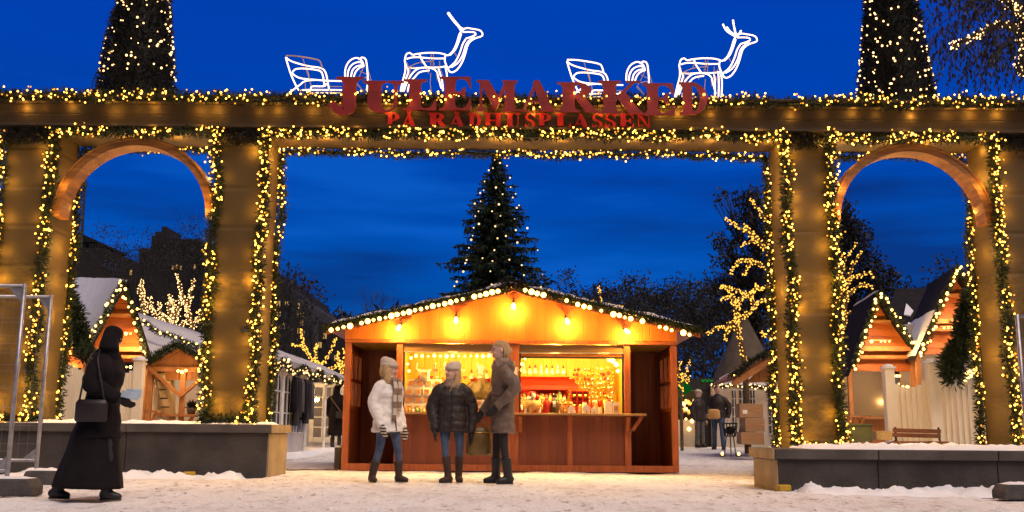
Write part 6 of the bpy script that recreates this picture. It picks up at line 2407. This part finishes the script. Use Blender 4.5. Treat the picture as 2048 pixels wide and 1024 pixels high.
def hand_mesh(b, wrist, d, thumb, s, fat=1.0, curl=.35):
    """palm, four unequal bent fingers and a thumb from the side of the palm"""
    w, d = Vector(wrist), Vector(d).normalized()
    t = Vector(thumb)
    t = (t - d * t.dot(d)).normalized()
    n = d.cross(t).normalized()
    if n.dot(Vector((-w.x, 0, 0))) < 0:
        n = -n      # palms turn towards the body
    b.tube([w - d * .03 * s, w + d * .01 * s, w + d * .05 * s, w + d * .088 * s, w + d * .098 * s],
           [(.028 * s * fat, .021 * s * fat), (.032 * s * fat, .020 * s * fat), (.042 * s * fat, .020 * s * fat), (.041 * s * fat, .017 * s * fat), (.03 * s * fat, .01 * s * fat)], 12, ref=t)
    for k, L in enumerate((.068, .078, .073, .056)):
        o = w + d * .085 * s + t * ((1.5 - k) * .0205) * s
        p1 = o + d * L * .42 * s + n * curl * .10 * L * s
        p2 = p1 + (d + n * curl * 1.1).normalized() * L * .34 * s
        p3 = p2 + (d * .7 + n * curl * 2.2).normalized() * L * .26 * s
        r = .0094 * s * fat
        b.tube([o - d * .015 * s, o, p1, p2, p3], [r, r * 1.05, r, r * .92, r * .7], 8)
    o = w + d * .03 * s + t * .026 * s
    q = o + (t * .75 + d * .65).normalized() * .034 * s
    b.tube([o - t * .012 * s, o, q, q + (d + t * .22 + n * .2).normalized() * .03 * s], [.013 * s * fat, .0125 * s * fat, .0108 * s * fat, .008 * s * fat], 8)


HEAD_PROF = [(-.118, .022, .028, -.050), (-.108, .036, .046, -.042), (-.085, .050, .066, -.024), (-.05, .061, .082, -.012), (-.01, .069, .091, -.002), (.03, .074, .096, .004), (.065, .070, .090, .010),
             (.092, .055, .070, .012), (.110, .032, .042, .012), (.117, .008, .010, .012)]


def person(label, loc, rz, H, hs=1.0, head_yaw=0.0, head_pitch=0.0, head_off=(0, 0), lean=0.0, feet=None, foot_yaw=(0, 0), knees=None, hands=None, elbows=None, coat=None, legs=None, boots=None, hat=None,
           hair=None, scarf=None, gloves=None, group=None, detail=True, skirt=None):
    s = H / 1.72
    body_b = MB()
    feet = feet or ((-.10, .0), (.10, .0))
    hands = hands or ((-.27, -.05, .80), (.27, -.05, .80))
    elbows = elbows or ((-.26, .03, 1.12), (.26, .03, 1.12))
    knees = knees or tuple(((f[0] + h) / 2, f[1] * .5 - .02, .49) for f, h in zip(feet, (-.09, .09)))
    hips = ((-.09, .0, .92), (.09, .0, .92))
    sh = ((-.145, lean * .9, 1.35), (.145, lean * .9, 1.35))
    anks = tuple((f[0], f[1], .085) for f in feet)
    hc = Vector((head_off[0] * s, (lean + head_off[1]) * s, (1.72 - .117 * hs) * s))
    hm = Matrix.Rotation(R(head_yaw), 3, 'Z') @ Matrix.Rotation(R(head_pitch), 3, 'X')

    def hp(x, y, z):      # point of the head
        return hc + hm @ Vector((x, y, z)) * (s * hs)

    def head_tube(b, prof, k=1.0, kk=0.0, nn=18):
        ref = hm @ Vector((1, 0, 0))
        b.tube([hp(0, y, z) for z, rx, ry, y in prof], [((rx * k + kk) * s * hs, (ry * k + kk) * s * hs) for z, rx, ry, y in prof], nn, ref=ref)
    # ---- body: one continuous skin
    b = body_b
    head_tube(b, HEAD_PROF)
    b.tube([hp(0, -.088, .022), hp(0, -.103, -.008), hp(0, -.112, -.028), hp(0, -.094, -.040)], [.009 * s * hs, .012 * s * hs, .0155 * s * hs, .008 * s * hs], 8)
    b.tube([hp(0, -.078, -.070), hp(0, -.083, -.100)], [.016 * s * hs, .017 * s * hs], 8)
    for sx in (-1, 1):
        b.tube([hp(sx * .045, -.072, .035), hp(sx * .012, -.090, .034)], .0085 * s * hs, 6)
        b.tube([hp(sx * .045, -.062, -.03), hp(sx * .03, -.075, -.045)], .018 * s * hs, 8)
        b.ball(hp(sx * .074, .012, -.010), (.012 * s * hs, .018 * s * hs, .030 * s * hs), 8, 6)
    b.tube([(0, lean * s, 1.34 * s), (0, (lean * 1.0 + .01) * s, 1.44 * s), hp(0, .018, -.09), hp(0, .012, -.03)], [.05 * s, .050 * s, .050 * s, .05 * s], 14)
    torso(b, [(.84, .14, .10, 0, 0), (.95, .155, .11, 0, 0), (1.08, .13, .095, 0, lean * .3), (1.27, .145, .105, 0, lean * .7), (1.36, .115, .08, 0, lean), (1.44, .055, .05, 0, lean)], s, n=20, nn=16)
    for i in (0, 1):
        limb(b, [sh[i], elbows[i], hands[i]], [.045, .040, .034, .026], s)
        limb(b, [hips[i], knees[i], anks[i]], [.075, .048, .034, .028], s)
        f = Matrix.Rotation(R(foot_yaw[i]), 3, 'Z') @ Vector((0, -1, 0))
        a = Vector(anks[i]) * s
        b.tube([a - f * .05 * s - Vector((0, 0, .045 * s)), a + f * .03 * s - Vector((0, 0, .035 * s)), a + f * .15 * s - Vector((0, 0, .055 * s))], [.022 * s, .026 * s, .014 * s], 8)
        e, h_ = Vector(elbows[i]), Vector(hands[i])
        hand_mesh(b, h_ * s, h_ - e, (.15 * (1 if i else -1), -1, 0), s * hs, .9)
    body = b.build('person', M['skin'])
    fuse(body, .0095 if detail else .02, 2)
    tag(body, label, 'person', group)
    # ---- face
    if detail:
        for sx in (-1, 1):
            MB().ball(hp(sx * .031, -.0815, .012), (.0115 * s * hs, .010 * s * hs, .0075 * s * hs), 10, 6).build('eye', M['eye'], body, True)
            MB().tube([hp(sx * .050, -.074, .036), hp(sx * .032, -.0925, .041), hp(sx * .014, -.0945, .037)], [.0035 * s, .0055 * s, .004 * s], 6).build('eyebrow', M[hair[0]] if hair else M['brown_hair'], body, True)
        MB().tube([hp(-.022, -.084, -.062), hp(0, -.0955, -.060), hp(.022, -.084, -.062)], [.004 * s, .0085 * s, .004 * s], 8).build('lips', M['lips'], body, True)
    # ---- hair
    if hair:
        mh, style = hair
        b = MB()
        cap = [(z, rx, ry, y + .012) for z, rx, ry, y in HEAD_PROF if z > .025] if style != 'long' else [(z, rx, ry, y + .016) for z, rx, ry, y in HEAD_PROF if z > .04]
        head_tube(b, cap, 1.08, .004)
        b.ball(hp(0, .048, .01), (.076 * s * hs, .062 * s * hs, .085 * s * hs), 14, 9)
        if style in ('bun', 'long'):
            b.tube([hp(0, .06, .03), hp(0, .075, -.05), hp(0, .06, -.11)], [.065 * s * hs, .06 * s * hs, .045 * s * hs], 10)
        if style == 'bun':
            b.ball(hp(0, .115, -.02), (.04 * s, .04 * s, .045 * s), 12, 8)
        if style == 'long':
            for sx in (-1, 1):
                b.tube([hp(sx * .058, .025, .05), hp(sx * .078, .022, -.03), hp(sx * .088, .0, -.12), hp(sx * .085, -.05, -.20), hp(sx * .07, -.085, -.29)], [.022 * s, .024 * s, .027 * s, .028 * s, .008 * s], 8)
                b.tube([hp(sx * .05, .05, .04), hp(sx * .085, .045, -.05), hp(sx * .10, .03, -.16), hp(sx * .09, .0, -.25)], [.04 * s, .045 * s, .045 * s, .018 * s], 8)
        o = b.build('hair', M[mh], body)
        fuse(o, .011 if detail else .02, 2)
        if detail and style in ('long', 'bun'):
            c = MB()
            for k in range(70):
                sx = random.uniform(-1, 1)
                L = random.uniform(.12, .30) if style == 'long' else random.uniform(.06, .13)
                y0 = .03 + .05 * (1 - abs(sx)) + random.uniform(0, .02)
                x0_ = sx * .088
                c.tube([hp(x0_ * .9, y0, .04), hp(x0_ * 1.06, y0 + .012, -.04), hp(x0_ * 1.12 + random.uniform(-.012, .012), y0 - .02 * (style == 'long') + random.uniform(-.01, .02), -.05 - L * .5),
                        hp(x0_ + random.uniform(-.02, .02), y0 - .05 * (style == 'long') + random.uniform(-.02, .03), -.05 - L)], [.004 * s, .006 * s, .005 * s, .001 * s], 4)
            c.build('loose_strands', M[mh], o, True)
    # ---- clothes
    if coat:
        b = MB()
        cb, wide, puff = coat['bottom'], coat.get('wide', 1.0), coat.get('puff', .0)
        hem = coat.get('hem', .20)
        prof = [(cb, hem, hem * .74, 0, 0), (max(.93, cb + .1), .185 * wide, .142 * wide, 0, 0), (1.09, .170 * wide, .130 * wide, 0, lean * .3), (1.25, .188 * wide, .142 * wide, 0, lean * .7), (1.34, .172, .122, 0, lean * .9), (1.395, .140, .100, 0, lean * .95),
                (1.435, .100, .085, 0, lean), (1.465, .078, .078, 0, lean), (1.485, .070, .072, 0, lean)]
        if cb < .7:
            prof.insert(1, ((cb + .93) / 2, (hem + .185 * wide) / 2, (hem * .74 + .142 * wide) / 2, 0, 0))
        torso(b, prof, s, puff, coat.get('pitch', .085))
        ar = coat.get('arm', 1.0)
        for i in (0, 1):
            e, h_ = Vector(elbows[i]), Vector(hands[i])
            sg = 1 if i else -1
            limb(b, [(sg * .095, lean, 1.385), (sg * .165, lean, 1.345), Vector((sg * .165, lean, 1.345)).lerp(e, .35) + Vector((sg * .02, 0, 0)), e, h_ - (h_ - e).normalized() * .005], [.060, .078 * ar, .080 * ar, .076 * ar, .070 * ar, .062 * ar, .052 * ar], s, puff, coat.get('pitch', .085))
        o = b.build('coat', M[coat['mat']], body)
        wrinkle(fuse(o, .0125 if detail else .02, 1), .032)
        if coat.get('zip'):
            MB().tube([(0, -(hem * .74 + .004) * s, cb * s + .01), (0, (-.146 * wide) * s, .95 * s), (0, (-.136 * wide + lean * .3) * s, 1.1 * s), (0, (-.146 * wide + lean * .7) * s, 1.27 * s), (0, (-.12 + lean) * s, 1.40 * s)], .008 * s, 6).build('zip', M['black'], o, True)
        if coat.get('belt'):
            b = MB()
            b.tube([(0, lean * .2 * s, 1.045 * s), (0, lean * .25 * s, 1.085 * s)], [(.176 * wide * s, .137 * wide * s)] * 2, 22)
            b.build('belt', M[coat['belt']], o, True)
        if coat.get('hood'):
            b = MB()
            b.tube([(-.12 * s, (lean - .01) * s, 1.425 * s), (-.10 * s, (lean + .075) * s, 1.415 * s), (0, (lean + .125) * s, 1.39 * s), (.10 * s, (lean + .075) * s, 1.415 * s), (.12 * s, (lean - .01) * s, 1.425 * s)],
                   [(.02 * s, .02 * s), (.055 * s, .034 * s), (.085 * s, .04 * s), (.055 * s, .034 * s), (.02 * s, .02 * s)], 10, ref=(0, 0, 1))
            b.build('hood', M[coat['mat']], o, True)
    if skirt:
        b = MB()
        torso(b, [(skirt['bottom'], skirt['hem'], skirt['hem'] * .95, skirt.get('dx', 0), skirt.get('dy', 0)), (.55, skirt['hem'] * .76, skirt['hem'] * .70, 0, skirt.get('dy', 0) * .6), (.95, .19, .145, 0, 0), (1.05, .16, .12, 0, 0)], s, 0, n=26)
        # hanging folds
        o0 = b.v[:]
        b.v = []
        for x, y, z in o0:
            k = max(0, 1 - z / (1.0 * s))
            a = math.atan2(y, x)
            f = 1 + .07 * k * math.sin(a * 7 + 1.3) + .04 * k * math.sin(a * 13)
            b.v.append((x * f, y * f, z))
        b.build('skirt', M[skirt['mat']], body, True)
    if legs:
        b = MB()
        torso(b, [(.80, .10, .10, 0, 0), (.92, .158, .118, 0, 0), (1.02, .145, .11, 0, 0)], s, n=8, nn=16)
        rr = legs.get('r', 1.0)
        for i in (0, 1):
            h_, k_, a_ = Vector(hips[i]), Vector(knees[i]), Vector(anks[i])
            limb(b, [h_, k_, a_], [.098 * rr, .084 * rr, .064 * rr, .054 * rr, .046 * rr, .040 * rr] if boots and boots['h'] > .3 else [.098 * rr, .084 * rr, .066 * rr, .060 * rr, .057 * rr, .055 * rr], s, .05, .11)
        o = b.build('trousers', M[legs['mat']], body)
        wrinkle(fuse(o, .0115 if detail else .02, 2), .010, .07)
    if boots:
        for i in (0, 1):
            b = MB()
            a, k_ = Vector(anks[i]), Vector(knees[i])
            top = a.lerp(k_, boots['h'])
            f = Matrix.Rotation(R(foot_yaw[i]), 3, 'Z') @ Vector((0, -1, 0))
            limb(b, [a - Vector((0, 0, .03)), a.lerp(top, .5), top], [.054, .055, .061, .066], s)
            g = lambda u, z: (a + f * u + Vector((0, 0, z - .085))) * s
            b.tube([g(-.060, .045), g(-.045, .05), g(.02, .055), g(.08, .043), g(.13, .034), g(.152, .028)], [(.034 * s, .03 * s), (.042 * s, .046 * s), (.046 * s, .052 * s), (.047 * s, .040 * s), (.040 * s, .032 * s), (.018 * s, .018 * s)], 12)
            o = b.build('boot', M[boots['mat']], body)
            fuse(o, .0105 if detail else .02, 1)
            c = MB()
            c.tube([g(-.058, .009), g(-.04, .009), g(.03, .009), g(.10, .009), g(.148, .009)], [(.026 * s, .010 * s), (.038 * s, .011 * s), (.041 * s, .011 * s), (.042 * s, .011 * s), (.020 * s, .010 * s)], 10, ref=f.cross(Vector((0, 0, 1))))
            c.build('sole', M['black'], o)
    if hat:
        b = MB()
        if hat['style'] == 'beanie':
            prof = [(z, rx, ry, y + .004) for z, rx, ry, y in HEAD_PROF if z > .0]
            prof = [(.030, .076, .097, .008)] + [(z * 1.16 + .012, rx, ry, y + .008) for z, rx, ry, y in prof if z > .04]
            head_tube(b, prof, 1.13, .004)
            b.ball(hp(0, .065, .098), (.066 * s * hs, .07 * s * hs, .062 * s * hs), 14, 8)
            o = b.build('hat', M[hat['mat']], body)
            fuse(o, .011, 2)
            head_b = MB()
            head_tube(head_b, [(.026, .074, .096, .008), (.046, .077, .099, .008), (.072, .075, .097, .010)], 1.13, .006, 24)
            head_b.build('rib_band', M[hat['mat']], o, True)
            if hat.get('flower'):
                c = MB()
                fc = hp(hat['flower'][0], hat['flower'][1], .062)
                for k in range(6):
                    c.ball(fc + (hm @ Vector((.0, math.cos(k * 1.047), math.sin(k * 1.047)))) * .017 * s, .014 * s, 8, 5)
                c.ball(fc, .014 * s, 8, 5)
                c.build('flower', M['red_bright'], o, True)
        elif hat['style'] == 'headscarf':
            prof = [(z, rx, ry, y + .016) for z, rx, ry, y in HEAD_PROF if z > -.06]
            head_tube(b, prof, 1.16, .006)
            b.tube([hp(0, .05, .06), hp(0, .075, -.04), hp(0, .07, -.14)], [.075 * s, .085 * s, .10 * s], 12)
            b.tube([hp(0, .02, -.07), hp(0, .035, -.13), (0, (lean + .02) * s, 1.40 * s), (0, (lean + .02) * s, 1.24 * s)], [(.075 * s, .075 * s), (.09 * s, .09 * s), (.16 * s, .13 * s), (.185 * s, .145 * s)], 16)
            o = b.build('headscarf', M[hat['mat']], body)
            fuse(o, .0125 if detail else .02, 2)
        elif hat['style'] == 'cap':
            head_tube(b, [(.03, .075, .096, .006), (.07, .074, .092, .01), (.10, .058, .07, .012), (.118, .02, .03, .012)], 1.08, .004)
            b.tube([hp(0, -.07, .04), hp(0, -.13, .025)], [(.06 * s, .008 * s), (.045 * s, .006 * s)], 10, ref=hm @ Vector((1, 0, 0)))
            b.build('cap', M[hat['mat']], body, True)
    if scarf:
        b = MB()
        for k, (z_, rx, ry, r_) in enumerate(((1.440, .092, .090, .034), (1.472, .082, .084, .028), (1.405, .105, .105, .032))):
            n = 20
            b.tube([(rx * s * math.cos(6.2832 * i / n), (lean - .005) * s + ry * s * math.sin(6.2832 * i / n), (z_ - .02 * math.sin(6.2832 * i / n) * -1 + .008 * math.sin(i * 1.7 + k)) * s) for i in range(n + 1)], r_ * s, 9, ref=(0, 0, 1))
        o = b.build('scarf', M[scarf['mat']], body)
        fuse(o, .0115 if detail else .02, 2)
        if scarf.get('tails'):
            for sx, L in scarf['tails']:
                c = MB()
                n = 10
                c.tube([(sx * s + .006 * math.sin(k), (lean * (1 - k / n) - .135 - .045 * math.sin(min(1, k / 3) * 1.57)) * s, (1.45 - L * k / n) * s) for k in range(n + 1)], [(.042 * s, .014 * s)] * (n + 1), 10)
                c.build('scarf_tail', M[scarf['tail_mat']], o, True)
    if gloves:
        for i in (0, 1):
            e, h_ = Vector(elbows[i]), Vector(hands[i])
            b = MB()
            hand_mesh(b, h_ * s, h_ - e, (.15 * (1 if i else -1), -1, 0), s * hs, 1.32, .30)
            d = (h_ - e).normalized() * s
            b.tube([h_ * s - d * .06, h_ * s + d * .02], [.043 * s, .036 * s], 10)
            o = b.build('glove', M[gloves], body)
            fuse(o, .0058, 1)
    body.location = loc
    body.rotation_euler = (0, 0, R(rz))
    ORIGIN[body.name] = Vector((0, 0, 0))
    return body


def w2(body, p, s=1.0):
    """body point to world"""
    return body.location + Matrix.Rotation(body.rotation_euler.z, 3, 'Z') @ Vector(p)


# girl in white
g1 = at(771, 950, 12.4)
person('girl in white coat, long banded scarf and cream knit hat with red flower', (g1.x, 12.4, 0), 52, 1.47, hs=1.10, head_yaw=52, head_pitch=4, lean=-.02,
       feet=((-.17, .10), (.17, -.10)), foot_yaw=(-24, 12), knees=((-.12, .01, .49), (.125, -.10, .49)),
       hands=((-.235, -.13, .775), (.285, -.05, .745)), elbows=((-.255, .02, 1.08), (.265, .05, 1.08)),
       coat=dict(mat='white_coat', bottom=.70, hem=.25, wide=1.14, puff=.075, pitch=.13, arm=1.08, zip=True), legs=dict(mat='jeans', r=1.02), boots=dict(mat='boot', h=.52), hat=dict(style='beanie', mat='knit', flower=(.088, -.02)),
       hair=('blond', 'long'), scarf=dict(mat='scarf', tail_mat='stripe_scarf', tails=((-.04, .60), (.055, .46))), gloves='stripe_glove')
# girl in brown
g2 = at(901, 952, 12.4)
person('girl in dark brown puffy jacket and plain cream knit hat, face turned left', (g2.x, 12.4, 0), 4, 1.435, hs=1.10, head_yaw=-52, head_pitch=-4, lean=.0,
       feet=((-.03, -.08), (.12, .10)), foot_yaw=(-62, 14), knees=((-.085, -.07, .49), (.125, .02, .49)),
       hands=((-.245, -.06, .745), (.29, -.03, .70)), elbows=((-.285, .02, 1.07), (.30, .03, 1.06)),
       coat=dict(mat='brown_coat', bottom=.72, hem=.235, wide=1.2, puff=.075, pitch=.11, arm=1.18, hood=True, zip=True), legs=dict(mat='jeans', r=.98), boots=dict(mat='boot', h=.72), hat=dict(style='beanie', mat='knit'),
       hair=('blond', 'long'), scarf=dict(mat='scarf'), gloves='glove')
# woman
g3 = at(1004, 955, 12.25)
wb = person('tall bareheaded blond woman in long taupe quilted coat and black boots, facing left', (g3.x, 12.25, 0), -80, 1.71, head_yaw=-4, head_pitch=5, lean=-.01, head_off=(0, -.03),
            feet=((-.10, -.06), (.11, .06)), foot_yaw=(0, 8), knees=((-.09, -.05, .49), (.10, .0, .49)),
            hands=((-.24, -.22, .845), (.235, -.12, .90)), elbows=((-.255, -.03, 1.12), (.285, .10, 1.13)),
            coat=dict(mat='taupe_coat', bottom=.60, hem=.205, wide=1.0, puff=.075, pitch=.105, arm=1.0, hood=True, belt='taupe_coat'), legs=dict(mat='black_trousers', r=.92), boots=dict(mat='black_boot', h=.55),
            hair=('blond', 'bun'), scarf=dict(mat='scarf'), gloves='glove')
hd = w2(wb, Vector((-.24, -.22, .845)) * (1.71 / 1.72) + Vector((0, -.03, -.07)))
bag = thing('handbag', 'large olive leather handbag hanging from the hand of the woman in the taupe coat', 'bag', tuple(hd))
b = MB()
zt = hd.z - .11
b.tube([(hd.x, hd.y, zt), (hd.x, hd.y, zt - .05), (hd.x, hd.y, zt - .2), (hd.x, hd.y, zt - .31), (hd.x, hd.y, zt - .335)], [(.11, .03), (.135, .055), (.165, .08), (.16, .085), (.13, .06)], 20)
bevel(b.build('bag_body', M['leather'], bag, True), .004)
for dy in (-.04, .04):
    MB().tube(smooth_path([(hd.x - .08, hd.y + dy, zt - .03), (hd.x - .06, hd.y + dy * .7, zt + .06), (hd.x, hd.y + dy * .3, hd.z - .012), (hd.x + .06, hd.y + dy * .7, zt + .06), (hd.x + .08, hd.y + dy, zt - .03)], 4), .009, 8).build('handle', M['leather'], bag, True)
MB().tube([(hd.x - .135, hd.y - .058, zt - .055), (hd.x, hd.y - .062, zt - .065), (hd.x + .135, hd.y - .058, zt - .055)], .006, 6).build('trim', M['gold'], bag, True)
# walking figure
g4 = at(190, 990, 9.0)
wk = person('walking woman in long black robe and black headscarf striding right past the left planter', (g4.x, 9.0, 0), 88, 1.52, head_yaw=86, head_pitch=8, lean=-.04, head_off=(0, -.03),
            feet=((-.06, -.14), (.08, .44)), foot_yaw=(0, 0), knees=((-.08, -.12, .49), (.08, .16, .45)), hands=((-.19, -.26, .98), (.22, .05, .84)), elbows=((-.25, .0, 1.12), (.27, .08, 1.10)),
            coat=dict(mat='black_cloth', bottom=.60, hem=.26, wide=1.15, arm=1.2), skirt=dict(mat='black_cloth', bottom=.12, hem=.335, dy=.07), legs=dict(mat='black_trousers'), boots=dict(mat='black_boot', h=.3),
            hat=dict(style='headscarf', mat='black_cloth'), gloves='glove')
p = w2(wk, (-.19, -.33, .90))
b = MB().box((p.x, p.y - .01, p.z), (.15, .03, .06), rot=Matrix.Rotation(R(12), 3, 'Y')).box((p.x + .02, p.y + .015, p.z + .02), (.13, .015, .07), rot=Matrix.Rotation(R(4), 3, 'Y'))
tag(bevel(b.build('folded_paper', M['blue_grey']), .004), 'pale bluish folded papers held by the walking woman', 'papers')
p = w2(wk, (-.27, -.03, .78))
hb = thing('shoulder_bag', 'dark maroon shoulder bag at the hip of the walking woman in black', 'bag', tuple(p))
o = MB().tube([(p.x - .18, p.y, p.z - .08), (p.x - .19, p.y, p.z), (p.x - .17, p.y, p.z + .07)], .001, 4)
b = MB().tube([(p.x, p.y, p.z - .11), (p.x, p.y, p.z - .09), (p.x, p.y, p.z + .05), (p.x, p.y, p.z + .08)], [(.13, .04), (.14, .05), (.14, .045), (.12, .02)], 18)
bevel(b.build('bag_body', M['maroon'], hb, True), .004)
q = w2(wk, (-.13, .0, 1.30))
MB().tube(smooth_path([(p.x - .11, p.y, p.z + .06), (q.x - .03, p.y + .0, q.z - .1), (q.x, q.y, q.z), (q.x + .05, p.y + .0, q.z - .12), (p.x + .11, p.y, p.z + .06)], 4), .009, 6).build('strap', M['maroon'], hb, True)
# woman seen from behind near the marquee
g5 = at(671, 893, 27.0)
cw = person('woman in a long black coat and hood seen from behind at the glazed door', (g5.x, 27.0, ground_z(27)), 170, 1.66, hands=((-.25, -.1, .84), (.25, -.1, .84)), coat=dict(mat='black_cloth', bottom=.34, hem=.24, wide=1.12, arm=1.1),
            legs=dict(mat='black_trousers'), boots=dict(mat='black_boot', h=.5), hat=dict(style='headscarf', mat='black_cloth'), gloves='glove', detail=False)
a_, c_ = w2(cw, (.15, .17, 1.36)), w2(cw, (-.17, .19, .95))
b = MB().tube([a_, a_.lerp(c_, .5) + Vector((0, -.02, 0)), c_], .012, 6)
sb = thing('shoulder_bag', 'small bag on a thin strap across the back of the hooded black coat', 'bag', tuple(c_))
b.build('strap', M['cable'], sb)
bevel(MB().box((c_.x, c_.y - .03, c_.z - .09), (.22, .08, .18)).build('bag_body', M['maroon'], sb), .015)
# man walking with a bag
g6 = at(1438, 900, 28.0)
mm = person('man in dark jacket and blue jeans walking past the tent with a tan bag', (g6.x, 28.0, ground_z(28)), -28, 1.76, head_yaw=40, head_pitch=8, feet=((-.13, .05), (.16, -.12)), foot_yaw=(-10, 10), hands=((-.24, -.17, .93), (.27, -.02, .84)),
            elbows=((-.27, .02, 1.13), (.29, .06, 1.13)), coat=dict(mat='brown_coat', bottom=.82, hem=.20, wide=1.1), legs=dict(mat='jeans', r=1.1), boots=dict(mat='black_boot', h=.2), hair=('brown_hair', 'short'), detail=False)
p = w2(mm, (-.05, -.22, .97))
b = MB().tube([(p.x, p.y, p.z - .14), (p.x, p.y, p.z - .1), (p.x, p.y, p.z + .1), (p.x, p.y, p.z + .13)], [(.14, .05), (.18, .07), (.16, .06), (.10, .03)], 14)
tag(bevel(b.build('tan_bag', M['ginger'], smooth=True), .004), 'tan satchel carried in front by the walking man in jeans', 'bag')
g7 = at(1399, 884, 30.0)
person('man in a light cap, dark jacket and grey trousers standing before the dark kiosk', (g7.x, 30.0, ground_z(30)), 40, 1.70, head_yaw=30, head_pitch=10, feet=((-.09, .03), (.11, -.04)), coat=dict(mat='brown_coat', bottom=.78, hem=.20, wide=1.08),
       legs=dict(mat='grey_trousers', r=1.12), boots=dict(mat='black_boot', h=.2), hat=dict(style='cap', mat='knit'), hair=('grey_hair', 'short'), detail=False)
# vendor
g8 = at(962, 780, 16.95)
person('bald stallholder in an olive work jacket standing behind the left counter', (g8.x, 16.95, .06), 6, 1.655, head_yaw=4, head_pitch=8, hands=((-.25, -.22, .96), (.22, -.26, .96)), elbows=((-.30, .02, 1.12), (.29, .0, 1.12)),
       coat=dict(mat='tan_jacket', bottom=.84, hem=.20, wide=1.1, puff=.03, zip=True), legs=dict(mat='grey_trousers'), boots=dict(mat='black_boot', h=.3))
